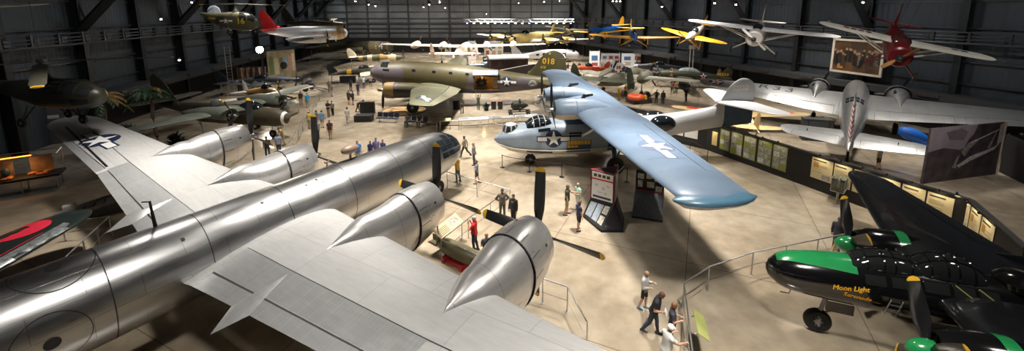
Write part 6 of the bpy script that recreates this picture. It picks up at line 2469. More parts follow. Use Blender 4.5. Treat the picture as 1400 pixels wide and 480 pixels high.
# ---- benches
def bench(label, p, rz, n=4):
    t = thing('bench', label, 'bench', (p.x, p.y, 0), rz, 'seat benches by the transport nose')
    m = MB()
    m.box((0, 0, .34), (n * .62, .08, .06))
    m.build('beam', STEEL, t)
    for x in (-n * .22, n * .22):
        q = MB()
        q.tube([(x, 0, .34), (x, 0, .04)], .03, 8)
        q.box((x, 0, .03), (.06, .5, .04))
        q.build('leg', STEEL, t)
    sm = mat('navy_seat', (.012, .018, .045), .45)
    for k in range(n):
        x = (k - (n - 1) / 2) * .6
        q = MB()
        q.box((x, -.02, .44), (.52, .48, .07), bev=.02)
        q.build('seat', sm, t)
        q = MB()
        q.box((x, .25, .72), (.50, .06, .46), rx=-.2, bev=.02)
        q.build('backrest', sm, t)
    return t


bench('empty navy four-seat bench by the round floor disc', gp(530, 167), -.15)
bench('navy bench with two people sitting on it', gp(569, 172), -.15)

# ---- round floor display under the transport engine
o = gp(553, 151)
t = thing('floor_disc', 'round tan floor platform with dark rim under the transport wing', 'platform', (o.x, o.y, 0))
m = MB()
m.lathe([(0, 2.35), (.05, 2.35), (.06, 2.3), (.06, .01)], (0, 0, 0), (0, 0, 1), 48)
m.build('disc_top', mat('tan_disc', (.42, .27, .13), .5, 0, .15, 2), t)
m = MB()
m.lathe([(.0, 2.45), (.075, 2.45), (.075, 2.36), (.0, 2.36)], (0, 0, 0), (0, 0, 1), 48, closed=True)
m.build('disc_rim', BLK, t)
m = MB()
for a in (.4, 1.5, 2.8, 4.0, 5.2):
    m.tube([(0, 0, .065), (2.2 * cos(a), 2.2 * sin(a), .065)], .03, 4)
m.build('disc_spokes', mat('brown_line', (.12, .07, .04), .6), t)


def crate_thing(name, label, cat, p, dims, m_, rz=0., lid=None, bev=.03, group=None):
    t = thing(name, label, cat, (p[0], p[1], 0), rz, group)
    m = MB()
    m.box((0, 0, dims[2] / 2), dims, bev=bev)
    b_ = m.build('body', m_, t)
    m = MB()
    m.box((0, 0, dims[2] + .02), (dims[0] + .06, dims[1] + .06, .05), bev=.01)
    m.build('lid', lid or m_, t)
    m = MB()
    for x in (-.35, .35):
        m.box((dims[0] * x, -dims[1] / 2 - .015, dims[2] * .5), (.06, .03, dims[2] * .9))
        m.box((dims[0] * x, -dims[1] / 2 - .02, dims[2] * .6), (.14, .03, .05))
    m.build('batten', DKM, b_)
    return t


g = gp(492, 160)
crate_thing('display_plinth', 'low black display plinth in front of the bending visitor', 'plinth', gp(498, 165), (1.7, 1.1, .6), PANB, .1)
crate_thing('display_plinth', 'taller black display box behind the low black plinth', 'plinth', gp(503, 155), (1.5, .5, 1.25), PANB, .1)
crate_thing('equipment_case', 'long black equipment case on the floor near the transport nose', 'case', gp(476, 113), (2.2, .9, 1.), PANB, .1)
crate_thing('barrel_crate', 'black crate beside the green mannequin below the transport', 'crate', gp(625, 149), (.8, .7, .95), BLK, 0)


def drum(label, p):
    t = thing('oil_drum', label, 'drum', (p.x, p.y, 0), 0, 'oil drums below the cargo door')
    m = MB()
    m.lathe([(0, .28), (.02, .29), (.3, .29), (.31, .30), (.33, .30), (.34, .29), (.6, .29), (.61, .30), (.63, .30), (.64, .29), (.9, .29), (.92, .28)], (0, 0, 0), (0, 0, 1), 24)
    m.build('drum_body', BLK, t)
    m = MB()
    m.lathe([(.90, .285), (.935, .29), (.935, .26), (.92, .02)], (0, 0, 0), (0, 0, 1), 24)
    m.build('drum_lid', mat('rust_lid', (.30, .13, .05), .6), t)


drum('black oil drum with rusty lid, left of the pair under the cargo door', gp(675, 149))
drum('black oil drum with rusty lid, right of the pair under the cargo door', gp(684, 149))
# engine on a trolley
o = gp(710, 157)
t = thing('engine_trolley', 'dark aircraft engine on a wheeled trolley below the transport tail', 'engine', (o.x, o.y, 0), .1)
m = MB()
for y in (-.4, .4):
    m.tube([(-1.2, y, .45), (1.2, y, .45)], .06, 6)
for x in (-1.1, 0, 1.1):
    m.tube([(x, -.4, .45), (x, .4, .45)], .05, 6)
m.build('trolley_frame', mat('green_black', (.018, .022, .016), .5), t)
for x in (-.95, .95):
    for y in (-.5, .5):
        wheel(t, (x, y, .22), .22, .12, (RUB, HUBM))
m = MB()
m.lathe([(-.9, .2), (-.7, .45), (0, .48), (.35, .42), (.55, .3), (.8, .18), (.95, .05)], (0, 0, 1.05), (1, 0, 0), 18)
for k in range(9):
    a = 2 * pi * k / 9
    m.tube([(.05, cos(a) * .3, 1.05 + sin(a) * .3), (.05, cos(a) * .68, 1.05 + sin(a) * .68)], [.13, .11], 8)
m.build('engine_block', mat('green_black', (.018, .022, .016)), t)
# leafy bush
def bush(name, label, p, h, r, n, m_, cat='plant'):
    R_ = random.Random(int(abs(p.x * 31 + p.y * 17)))
    t = thing(name, label, cat, (p.x, p.y, 0))
    m = MB()
    m.lathe([(0, .22), (.3, .28), (.32, .25)], (0, 0, 0), (0, 0, 1), 14)
    m.build('pot', BLK, t)
    m = MB()
    for k in range(n):
        a, e = R_.uniform(0, 2 * pi), R_.uniform(.2, 1.4)
        L = r * R_.uniform(.7, 1.1)
        d = V((cos(a) * cos(e), sin(a) * cos(e), sin(e)))
        s = V((-sin(a), cos(a), 0))
        b0 = V((0, 0, .3)) + V((0, 0, h * R_.uniform(0, .5)))
        p1, p2 = b0 + d * L * .55, b0 + d * L - V((0, 0, L * .2))
        m.add([b0, p1 + s * .09, p2, p1 - s * .09], [(0, 1, 2, 3)])
    m.build('foliage', m_, t, recalc=False)


LEAF = mat('dark_leaf', (.018, .045, .014), .5, 0, .35, 6)
bush('potted_shrub', 'dark potted shrub between the mannequins under the transport', gp(665, 151), .5, .6, 60, LEAF)


def palm(label, p, h, r, seed, nf=15, dead=0, trunk=True):
    R_ = random.Random(seed)
    t = thing('palm_tree', label, 'palm', (p.x, p.y, 0), 0, None)
    m = MB()
    K = 9
    m.tube([(.05 * sin(k), 0, h * k / K) for k in range(K + 1)], [.17 - .06 * k / K + (.015 if k % 2 else 0) for k in range(K + 1)], 10)
    m.build('trunk', mat('palm_trunk', (.26, .19, .16), .7, 0, .3, 8), t)
    for f in range(nf):
        a = 2 * pi * f / nf + R_.uniform(-.2, .2)
        e = R_.uniform(-.15, 1.1)
        m = MB()
        pts = []
        for k in range(9):
            s = k / 8
            pts.append(V((cos(a) * r * s * cos(e * .8), sin(a) * r * s * cos(e * .8), h + r * (sin(e) * s - .75 * s * s))))
        m.tube(pts, [.03 * (1 - .8 * k / 8) for k in range(9)], 5)
        sd = V((-sin(a), cos(a), 0))
        for k in range(1, 9):
            for sg in (-1, 1):
                L = r * .30 * (1 - .55 * abs(k / 8 - .45))
                q = pts[k] if k < 9 else pts[-1]
                d = (pts[k] - pts[k - 1]).normalized()
                for off in (0, .5):
                    b0 = q - d * (r / 8 * off)
                    tip = b0 + sd * sg * L * .8 + d * L * .55 - V((0, 0, L * .45))
                    m.add([b0, b0.lerp(tip, .4) + d * .05, tip, b0.lerp(tip, .4) - d * .05], [(0, 1, 2, 3)])
        m.build('frond', mat('dead_frond', (.28, .15, .02), .6) if f < dead else mat('palm_leaf', (.025, .085, .022), .5, 0, .35, 4), t, recalc=False)
    return t


palm('palm tree with yellowing fronds left of the other palm', atY(146, 175, 31.).xy.to_3d(), 4.5, 1.6, 3, 14, 4)
palm('bright green palm tree in front of the attack bomber tail', atY(213, 180, 32.).xy.to_3d(), 4.7, 1.65, 8, 17, 1)
bush('fern_plant', 'low green fern between the two palms', atY(180, 190, 31.3).xy.to_3d(), 2.6, 1.3, 70, mat('palm_leaf', (.025, .085, .022)))
bush('leafy_shrub', 'dense dark shrub under the attack bomber fuselage', atY(240, 190, 31.5).xy.to_3d(), 1.2, 1.0, 120, LEAF)

# ---- lit market table at the left edge
o = gp(36, 262)
t = thing('exhibit_table', 'dark exhibit table with orange glowing lamp bar at the left edge', 'table', (o.x, o.y, 0), .62)
m = MB()
m.box((0, 0, .95), (3.4, 1.3, .14), bev=.02)
m.build('table_top', PANB, t)
for x in (-1.5, 0, 1.5):
    for y in (-.5, .5):
        q = MB()
        q.tube([(x, y, .9), (x, y, 0)], .035, 8)
        q.build('leg', STEEL, t)
m = MB()
m.box((-1.1, .62, 1.65), (1.2, .05, 1.3))
m.box((.7, .62, 1.55), (1.0, .05, 1.1))
build_islands(m, 'back_board', mat('buff_board', (.36, .24, .16), .6, 0, .3, 3), t)
m = MB()
for x in (-1.65, 1.65):
    m.tube([(x, .6, 1.), (x, .6, 2.4)], .03, 6)
    m.tube([(x, .6, 2.4), (x, -.4, 2.3)], .03, 6)
m.tube([(-1.65, .6, 2.4), (1.65, .6, 2.4)], .03, 6)
m.tube([(-1.65, -.4, 2.3), (1.65, -.4, 2.3)], .03, 6)
m.build('canopy_frame', STEEL, t)
m = MB()
m.tube([(-1.6, -.38, 2.38), (.6, -.38, 2.38)], .035, 8)
m.build('lamp_bar', mat('orange_tube_glow', (1, .35, .05), .4, 0, 0, emit=4, ecol=(1, .32, .03)), t, label='glowing orange lamp bar')
m = MB()
R_ = random.Random(4)
for k in range(9):
    m.sphere((R_.uniform(-1.0, 1.2), R_.uniform(-.35, .3), 1.08), R_.uniform(.1, .18), 10, 0, (1.4, 1, .7))
m.build('terrain_model', mat('orange_clay', (.50, .17, .035), .55, 0, .3, 5), t)
m = MB()
m.sphere((-.75, .3, 1.35), .2, 12, 0, (1, .8, 1.4))
m.build('blue_bust', mat('blue_plastic', (.05, .12, .2), .4), t)
area('market_table_lamp', (o.x, o.y, 2.3), (o.x, o.y, 0), 12, .8, (1, .45, .12), 130)
# storage doors behind it
p = atY(68, 210, 33.0)
t = thing('storage_cabinet', 'tall grey double-door cabinet against the dark left wall', 'cabinet', (p.x, p.y, 0), .55)
m = MB()
m.box((0, 0, 1.6), (2.7, .6, 3.2), bev=.02)
m.build('body', mat('grey_brown_cabinet', (.10, .088, .08), .6, 0, .15, 2), t)
for x in (-.66, .66):
    m = MB()
    m.box((x, -.32, 1.62), (1.24, .04, 3.0), bev=.01)
    dr = m.build('door', mat('grey_brown_door', (.12, .105, .095), .6, 0, .15, 2), t)
    m = MB()
    m.box((x, -.35, 2.35), (.8, .02, .28))
    m.build('paper_sign', WHT, dr)
    m = MB()
    m.tube([(x - math.copysign(.5, x), -.38, 1.5), (x - math.copysign(.5, x), -.38, 1.9)], .025, 6)
    m.build('door_handle', STEEL, dr)
# grey loading ramp half hidden under the wing
o = gp(132, 292)
t = thing('loading_ramp', 'grey slatted loading ramp on the floor under the left wing', 'ramp', (o.x, o.y, 0), .72)
m = MB()
m.add([(-1.6, -.6, 0), (1.6, -.6, 0), (1.6, .6, 0), (-1.6, .6, 0), (-1.6, -.6, .15), (1.6, -.6, .75), (1.6, .6, .75), (-1.6, .6, .15)], [(3, 2, 1, 0), (4, 5, 6, 7), (0, 1, 5, 4), (1, 2, 6, 5), (2, 3, 7, 6), (3, 0, 4, 7)])
m.build('ramp_deck', mat('grey_ramp_paint', (.14, .14, .13), .6, 0, .2, 3), t)
m = MB()
for y in (-.62, .62):
    m.box((0, y, .55), (3.3, .06, .18), ry=-.185)
m.build('side_rail', mat('pale_ramp_edge', (.30, .29, .27), .5), t)
m = MB()
for k in range(7):
    m.box((-1.3 + .42 * k, 0, .24 + .079 * k), (.1, 1.0, .04), ry=-.185)
m.build('ramp_cleat', DKM, t)
m = MB()
m.box((-.9, -.25, .75), (.5, .3, .35), bev=.02)
m.build('control_box', mat('pale_ramp_edge', (.30, .29, .27)), t)
# ---- green bomb under the big bomber
o = gp(626, 360)
t = thing('display_bomb', 'olive green bomb on a low cradle beside the big bomber engine', 'bomb', (o.x, o.y, 0), -.62)
m = MB()
m.lathe([(-1.3, .05), (-1.2, .18), (-.7, .34), (0, .38), (.7, .36), (1.1, .26), (1.35, .1), (1.4, .02)], (0, 0, .62), (1, 0, 0), 24)
m.build('bomb_body', mat('bomb_olive', (.13, .115, .06), .4, 0, .1, 2), t)
m = MB()
for a in (0, pi / 2):
    m.box((-1.35, 0, .62), (.5, .62, .02), rx=a)
m.build('tail_fin', mat('bomb_olive', (.13, .115, .06)), t)
m = MB()
for x in (-.55, .55):
    m.box((x, 0, .14), (.12, .8, .28))
m.box((0, 0, .04), (1.6, .5, .08))
m.build('cradle', RED, t)

# ---- boxcar and wagon behind the transport
o = gp(694, 105)
t = thing('boxcar', 'dark maroon railway boxcar with pale curved roof behind the transport', 'railway wagon', (o.x, o.y, 0), .28)
mar = mat('maroon_boards', (.055, .022, .018), .6, 0, .2, 3)
m = MB()
m.box((0, 0, 2.0), (6.4, 2.7, 2.4))
b_ = m.build('body', mar, t)
m = MB()
pr = [(-1.5, 3.15)] + [(1.5 * sin(a), 3.15 + .62 * cos(a)) for a in [-pi / 2 + pi * k / 12 for k in range(13)]] + [(1.5, 3.15)]
m.rings([[V((x, p[0], p[1])) for p in pr[1:-1]] for x in (-3.4, 3.4)])
m.build('roof', mat('pale_grey_roof', (.42, .43, .43), .5, 0, .06), t)
for x in (-2.4, -.9, .9, 2.4):
    m = MB()
    m.box((x, -1.37, 2.5), (.7, .05, .7))
    m.build('window_shutter', mat('dark_maroon', (.025, .012, .012), .6), b_)
m = MB()
m.box((0, -1.38, 1.9), (1.5, .06, 2.1))
m.build('sliding_door', mat('dark_maroon', (.025, .012, .012)), t)
m = MB()
for k in range(13):
    m.box((-3.1 + .516 * k, -1.36, 2.0), (.05, .04, 2.4))
m.build('plank_batten', mat('dark_maroon', (.025, .012, .012)), b_)
m = MB()
m.box((0, 0, .72), (6.6, 2.2, .2))
m.build('underframe', BLK, t)
for x in (-2.1, 2.1):
    for y in (-.8, .8):
        wheel(t, (x, y, .45), .45, .14, (DKM, DKM))
o = gp(705, 108)
t = thing('dark_barrier_panel', 'black-brown sloping panel with round emblem before the boxcar', 'panel', (o.x, o.y - 5, 0), .18)
m = MB()
m.prism([(-2.6, 0), (3.0, 0), (3.0, 3.1), (-2.6, 2.2)], (0, 0, 0), (1, 0, 0), (0, 0, 1), .15)
m.build('panel_board', mat('black_brown', (.018, .012, .011), .6), t)
m = MB()
m.tube([(-2.6, -.02, 2.22), (3.0, -.02, 3.12)], .05, 6)
m.build('panel_edge', WHT, t)
m = MB()
m.lathe([(0, .42), (.03, .42), (.035, .01)], (2.3, -.03 - .12, 1.7), (0, -1, 0), 20)
m.build('round_emblem', mat('olive_gold', (.25, .21, .06), .5), t)
# blue-grey truck
o = gp(655, 103)
t = thing('truck', 'small blue-grey truck behind the transport fuselage', 'truck', (o.x, o.y, 0), .4)
bg = mat('truck_blue_grey', (.16, .20, .24), .5)
m = MB()
m.box((-.4, 0, 1.35), (2.6, 1.9, 1.2), bev=.08)
m.build('cargo_body', bg, t)
m = MB()
m.box((1.4, 0, 1.45), (1.2, 1.7, 1.5), bev=.15)
cb_ = m.build('cab', bg, t)
m = MB()
m.box((1.5, 0, 1.8), (1.25, 1.5, .5), bev=.05)
m.build('window', GLASS, cb_)
m = MB()
m.box((2.3, 0, .95), (.9, 1.3, .7), bev=.12)
m.build('bonnet', bg, t)
for x in (-1., 2.0):
    for y in (-.8, .8):
        wheel(t, (x, y, .4), .4, .22, (RUB, HUBM))
# numbered sign board
o = gp(666, 100.5)
t = thing('sign_board', 'black and white sign board standing between truck and boxcar', 'sign', (o.x, o.y, 0))
m = MB()
m.box((0, 0, 1.9), (1.4, .1, 2.2))
m.build('board', BLK, t)
m = MB()
for x, z, w_, h_ in ((-.1, 2.6, .8, .2), (.35, 2.0, .25, .9), (0, 1.9, .6, .2), (-.3, 1.4, .3, .3), (.1, 1.2, .6, .18)):
    m.box((x, -.06, z), (w_, .02, h_))
m.build('white_mark', WHT, t)
m = MB()
for x in (-.5, .5):
    m.tube([(x, 0, 0), (x, 0, .9)], .04, 6)
m.build('leg', BLK, t)


# ---- bright exhibition boards in the distance
LITW = mat('lit_white_board', (.8, .82, .84), .5, 0, .03)
def booth(label, u0, u1, ytop, Y, depth, cells, rz=0., hgt=None):
    p0, p1 = atY(u0, ytop, Y), atY(u1, ytop, Y)
    W_ = (p1 - p0).length
    h = hgt or p0.z
    t = thing('exhibition_board', label, 'display board', ((p0.x + p1.x) / 2, Y, 0), rz)
    m = MB()
    m.box((0, 0, h / 2), (W_, .15, h))
    b_ = m.build('board', LITW, t)
    m = MB()
    R_ = random.Random(int(u0 * 7))
    for k in range(cells):
        x = -W_ / 2 + W_ * (k + .5) / cells
        for r in range(2):
            m.box((x + R_.uniform(-.1, .1), -.09, h * (.3 + .36 * r)), (W_ / cells * .6, .02, h * .25), R_.randrange(4))
    m.build('board_print', [mat('print_blue', (.06, .14, .35), .5), mat('print_red', (.4, .06, .06), .5), mat('print_grey', (.2, .2, .22), .5), mat('print_tan', (.5, .4, .26), .5)], b_)
    for x in (-W_ / 2 + .1, W_ / 2 - .1):
        m = MB()
        m.tube([(x, .2, 0), (x, .2, h + .2)], .06, 6)
        m.build('upright', STEEL, t)
    return t


booth('tall white lit board left of the other white booths', 806, 820, 70, 74, 1, 1)
booth('white lit board with portraits in front of the booths', 821, 838, 83, 69, 1, 4)
booth('white lit board with blue pictures beside the portrait board', 841, 855, 86, 68, 1, 3)
booth('broad bright white board farther back by the right wall', 850, 880, 73, 78, 1, 2)
booth('bright white board under the light truss', 640, 650, 56, 92, 1, 2)
booth('wide bright white board partly hidden behind the tall one', 822, 848, 73, 82, 1, 3)
booth('pinkish white board behind the sand bomber wing', 662, 688, 56, 95, 1, 3)
booth('small white board left of the light truss boards', 608, 616, 60, 96, 1, 1)
spot('booth_lamp', (14, 60, 13), (17, 74, 1.5), 5200, 60, .8, .3, (.93, .96, 1))
spot('mural_lamp', (22, 20.5, 9), (28, 25.9, 2.3), 1500, 48, .8, .2, (1, .95, .95))
spot('bomber_lamp', (12, 84, 15), (8, 92, 5), 9000, 55, .8, .4, (1, .97, .92))
# black speaker towers on the far floor
for u, y0, lb in ((613, 50, 'black loudspeaker tower standing by the far wall'),):
    p = atY(u, y0, 100)
    t = thing('speaker_tower', lb, 'speaker', (p.x, p.y, 0))
    m = MB()
    m.box((0, 0, p.z / 2), (1.3, .8, p.z), bev=.05)
    m.build('cabinet', BLK, t)
    m = MB()
    for k in range(3):
        m.lathe([(0, .4), (.05, .36), (.02, .02)], (0, -.42, .9 + k * 1.1), (0, -1, 0), 16)
    m.build('cone', DKM, t)

# ---- hanging light truss with lamps
def light_truss(label, u0, u1, v, Y, n):
    a, b = atY(u0, v, Y), atY(u1, v, Y)
    t = thing('light_truss', label, 'lighting', (a.x, a.y, a.z))
    L = b - a
    m = MB()
    S_ = mat('truss_aluminium', (.5, .52, .55), .4, .8)
    for o_ in ((0, .3, .3), (0, -.3, .3), (0, .3, -.3), (0, -.3, -.3)):
        m.tube([V(o_), L + V(o_)], .045, 5)
    k = int(L.length / .8)
    for i in range(k):
        p, q = L * (i / k), L * ((i + 1) / k)
        s = 1 if i % 2 else -1
        m.tube([p + V((0, -.3, .3 * s)), q + V((0, -.3, -.3 * s))], .025, 4)
        m.tube([p + V((0, .3, .3 * s)), q + V((0, .3, -.3 * s))], .025, 4)
    m.build('truss_frame', S_, t)
    R_ = random.Random(3)
    for i in range(n):
        x = L * ((i + .5) / n)
        m = MB()
        m.lathe([(-.35, .12), (0, .2), (.02, .2)], x + V((0, -.1, -.55)), (0, -.5, -1), 12)
        c = m.build('lamp_housing', BLK, t)
        m = MB()
        m.lathe([(0.03, .18), (.05, .17), (.06, .02)], x + V((0, -.1, -.55)), (0, -.5, -1), 12)
        blue = R_.random() < .25
        m.build('lamp_lens', mat('lamp_lens_blue', (.3, .35, 1), .3, 0, 0, emit=14, ecol=(.25, .3, 1)) if blue else mat('lamp_lens_white', (1, .95, .85), .3, 0, 0, emit=22, ecol=(1, .96, .88)), c)
    for i in (0, .33, .66, 1):
        m = MB()
        m.tube([L * i + V((0, 0, .3)), L * i + V((0, 0, ZC - a.z))], .02, 4)
        m.build('suspension_cable', DKM, t)


light_truss('long aluminium light truss with many lamps hanging before the far wall', 634, 785, 28, 86, 16)


# ---- single hanging spotlights seen as bright points
def hanging_spot(label, u, v, Y, warm=0, s=1.):
    p = atY(u, v, Y)
    t = thing('hanging_spotlight', label, 'lamp', p, 0, 'small hanging spotlights')
    d = (V((0, 0, CH)) - p).normalized() * .75 + V((0, 0, -.6))
    d.normalize()
    m = MB()
    m.lathe([(-.45 * s, .08 * s), (-.3 * s, .16 * s), (0, .19 * s), (.05 * s, .21 * s)], (0, 0, 0), d, 14)
    h = m.build('housing', BLK, t)
    m = MB()
    m.lathe([(.0, .175 * s), (.03 * s, .17 * s), (.05 * s, .02)], V(d) * .01, d, 14)
    m.build('lens', mat('spot_lens_warm', (1, .8, .5), .3, 0, 0, emit=30, ecol=(1, .82, .55)) if warm else mat('spot_lens_white', (1, .97, .92), .3, 0, 0, emit=30, ecol=(1, .97, .92)), h, label='glowing lens')
    m = MB()
    m.tube([V(d) * -.3 * s, V((0, 0, .5)), V((0, 0, ZC - p.z))], .02, 5)
    m.build('drop_rod', DKM, t)


for lb, u, v, Y, wm, s in (
    ('bright spotlight nearest the top centre of the far wall', 587, 6, 80, 0, 2.2), ('spotlight just right of the brightest one', 601, 3, 84, 0, 1.3), ('dim spotlight left of the brightest one', 579, 9.5, 90, 0, 1.3),
    ('spotlight over the olive transport wing, leftmost', 486, 1.5, 70, 0, 1.4), ('spotlight with warm glow over the olive transport', 504, 6, 75, 1, 1.5), ('spotlight right of the warm one', 513, 8, 78, 0, 1.1), ('tiny spotlight on the far wall beam', 609, 11, 95, 0, .9),
    ('white spotlight before the far wall framing', 665, 19, 90, 0, 1.1), ('spotlight high over the light truss', 709, 4, 85, 0, 1.0), ('large lamp over the raised bomber tail', 744, 2, 75, 0, 2.0), ('lamp right of the raised bomber lamp', 765, .8, 75, 0, 1.6),
    ('first of three lamps over the blue trainers', 838, 1.5, 60, 0, 1.3), ('second of three lamps over the blue trainers', 843, 1.5, 60, 0, 1.3), ('third of three lamps over the blue trainers', 848, 1.5, 60, 0, 1.3),
    ('spotlight above the yellow trainer', 905, 9, 60, 0, .8), ('warm spotlight over the white liaison airplane', 977, 4, 45, 1, 1.0), ('white spotlight beside the warm one over the liaison', 1006, 6, 45, 0, .9), ('spotlight over the framed painting', 1180, 3, 40, 1, .9),
    ('small white spotlight under the left roof legs', 130, 19, 40, 0, .7), ('small spotlight above the left conduits', 220, 26, 45, 0, .8), ('orange lamp at the left roof leg', 262, 3, 48, 1, .8), ('cool spotlight behind the silver wing tip', 1134, 31, 40, 0, .8),
    ('spotlight on the rotor line above the palms', 245, 82, 40, 0, .8), ('white lamp below the dark right ledge', 1048, 97, 55, 0, .8), ('amber lamp on the dark right wall', 1339, 112, 37, 1, .45)):
    hanging_spot(lb, u, v, Y, wm, s)
# downlights under the right ledge
for k, (u, v) in enumerate(((1270, 133), (1312, 139), (1392, 152))):
    y = (36.2, 34.0, 30.2)[k]
    p = AR.p(y, 2.0, 2.93)
    t = thing('ledge_downlight', ('first', 'second', 'third')[k] + ' glowing downlight from the painting under the right ledge', 'lamp', p, 0, 'downlights under the right ledge')
    m = MB()
    m.lathe([(0, .22), (-.06, .24), (-.08, .2)], (0, 0, 0), (0, 0, 1), 16)
    h = m.build('housing', BLK, t)
    m = MB()
    m.lathe([(-.075, .18), (-.09, .16), (-.1, .02)], (0, 0, 0), (0, 0, 1), 16)
    m.build('lens', mat('downlight_glow', (1, .9, .7), .3, 0, 0, emit=14, ecol=(1, .88, .68)), h)
# very bright lamp on the left
p = atY(355, 68, 50)
t = thing('flood_lamp', 'dazzling flood lamp shining at the viewer under the red-finned airplane', 'lamp', (p.x, p.y, 0))
d = (V((0, 0, CH)) - p).normalized()
m = MB()
m.lathe([(-.4, .15), (-.3, .5), (0, .58), (.05, .6)], (0, 0, p.z), d, 18)
h = m.build('housing', BLK, t)
m = MB()
m.lathe([(.0, .54), (.04, .52), (.08, .05)], (0, 0, p.z), d, 18)
m.build('lens', mat('flood_lens', (1, .95, .85), .3, 0, 0, emit=160, ecol=(1, .93, .8)), h, label='dazzling white lens')
m = MB()
m.tube([(0, .3, 0), (0, .3, p.z)], .06, 8)
for a in (0, 2.1, 4.2):
    m.tube([(0, .3, .6), (cos(a) * .8, .3 + sin(a) * .8, .02)], .03, 6)
m.build('stand', DKM, t)
spot('flood_lamp_beam', (p.x + d.x * .5, p.y + d.y * .5, p.z), (p.x + 10, p.y - 14, 0), 900, 110, .9, .4, (1, .85, .65))

# ---- left background furniture: mural boards, ladder tower, draped board
p0, p1 = atY(366, 92, 62), atY(404, 92, 66)
t = thing('mural_wall', 'tan and green mural board with figures beside the left aisle', 'mural', (p0.x, p0.y, 0), atan2(p1.y - p0.y, p1.x - p0.x))
W_ = (p1 - p0).xy.length
m = MB()
m.box((W_ / 2, 0, 2.6), (W_, .15, 4.4))
b_ = m.build('board', mat('mural_tan', (.45, .36, .22), .6, 0, .3, 1), t)
m = MB()
for x, z, w_, h_, mi in ((.12, .5, .15, .8, 0), (.3, .45, .15, .7, 1), (.48, .5, .1, .6, 0), (.62, .62, .16, .35, 2), (.8, .5, .15, .7, 3), (.92, .55, .1, .8, 1)):
    m.box((W_ * x, -.09, .4 + 4.4 * z), (W_ * w_, .02, 4 * h_ * .9), mi)
m.sphere((W_ * .55, -.1, 2.4), .6, 12, 4, (1, .1, 1))
m.build('painted_figures', [mat('mural_green', (.20, .26, .10), .6), mat('mural_cream', (.7, .62, .42), .6), mat('mural_blue', (.35, .45, .65), .6), mat('mural_pink', (.55, .35, .28), .6), BLK], b_)
p0 = atY(345, 108, 55)
t = thing('canvas_screen', 'tall brown canvas screen behind the slate grey fighter', 'screen', (p0.x, p0.y, 0), .3)
m = MB()
R_ = random.Random(2)
n = 24
g = [[V(((i / n - .5) * 3.6, .12 * sin(i * 1.3) + .05 * sin(i * .5 + z), z)) for z in (0.1, 1.2, 2.4, 3.4)] for i in range(n + 1)]
m.add([p for r in g for p in r], [(i * 4 + j, i * 4 + j + 1, (i + 1) * 4 + j + 1, (i + 1) * 4 + j) for i in range(n) for j in range(3)])
cv = m.build('canvas', mat('brown_canvas_cloth', (.22, .14, .09), .8, 0, .35, 2), t, recalc=False)
m = MB()
for x in (-1.8, 1.8):
    m.tube([(x, 0, 0), (x, 0, 3.5)], .05, 6)
m.tube([(-1.8, 0, 3.45), (1.8, 0, 3.45)], .05, 6)
m.build('screen_frame', DKM, t)
p0 = atY(315, 110, 52)
t = thing('ladder_tower', 'narrow grey lattice ladder tower behind the grey fighter', 'tower', (p0.x, p0.y, 0), .2)
m = MB()
for x in (-.3, .3):
    m.tube([(x, 0, 0), (x, 0, 6.6)], .04, 6)
m.build('upright', STEEL, t)
m = MB()
for k in range(16):
    m.tube([(-.3, 0, .4 + k * .4), (.3, 0, .4 + k * .4)], .025, 5)
m.build('rung', STEEL, t)
p0 = atY(952, 111, 58)
t = thing('display_post', 'pair of tall pale posts behind the dive bomber', 'post', (p0.x, p0.y + 2.2, 0))
for x in (-.25, .25):
    m = MB()
    m.tube([(x, 0, 0), (x, 0, 5.6)], .07, 8)
    m.build('post', mat('pale_post', (.45, .40, .33), .5), t)
m = MB()
m.box((0, 0, 5.7), (.9, .3, .5), bev=.05)
m.build('lamp_box', mat('pale_post', (.45, .40, .33)), t)

# field gun near the aisle
o = gp(424, 124)
t = thing('field_gun', 'dark field gun pointing left beside the aisle', 'gun', (o.x, o.y, 0), pi - .1)
m = MB()
m.tube([(-.6, 0, 1.0), (1.0, 0, 1.12), (2.9, 0, 1.25)], [.13, .1, .065], 10)
m.build('barrel', GRYD, t)
m = MB()
m.box((.2, 0, 1.0), (.06, 1.5, .9), ry=-.2)
m.build('shield', GRYD, t)
m = MB()
for y in (-.25, .25):
    m.tube([(.2, y * .5, .7), (-2.4, y * 2.2, .12)], .07, 6)
m.build('trail', GRYD, t)
for y in (-.75, .75):
    wheel(t, (.2, y, .5), .5, .14, (RUB, HUBM))
# life raft and survival figures in yellow behind the flying boat: low stand
o = gp(871, 141)
t = thing('rescue_display', 'orange and yellow survival gear heaped on a low dark stand', 'display', (o.x, o.y, 0), .3)
m = MB()
m.box((.4, .3, .25), (2.6, 1.8, .5), bev=.03)
m.build('stand', mat('dark_stand', (.06, .05, .045), .6), t)
m = MB()
m.lathe([(.3 * cos(2 * pi * k / 12), .75 + .3 * sin(2 * pi * k / 12)) for k in range(12)], (-.2, 0, .78), (0, 0, 1), 20, closed=True)
m.build('life_raft', ORG, t, label='round orange life raft')
m = MB()
m.box((.6, -.3, .75), (.8, .6, .5), bev=.05)
m.build('gear_box', YEL, t)
m = MB()
m.sphere((1.4, .2, .9), .5, 12, 0, (1, .8, .9))
m.build('gear_bundle', BLK, t)
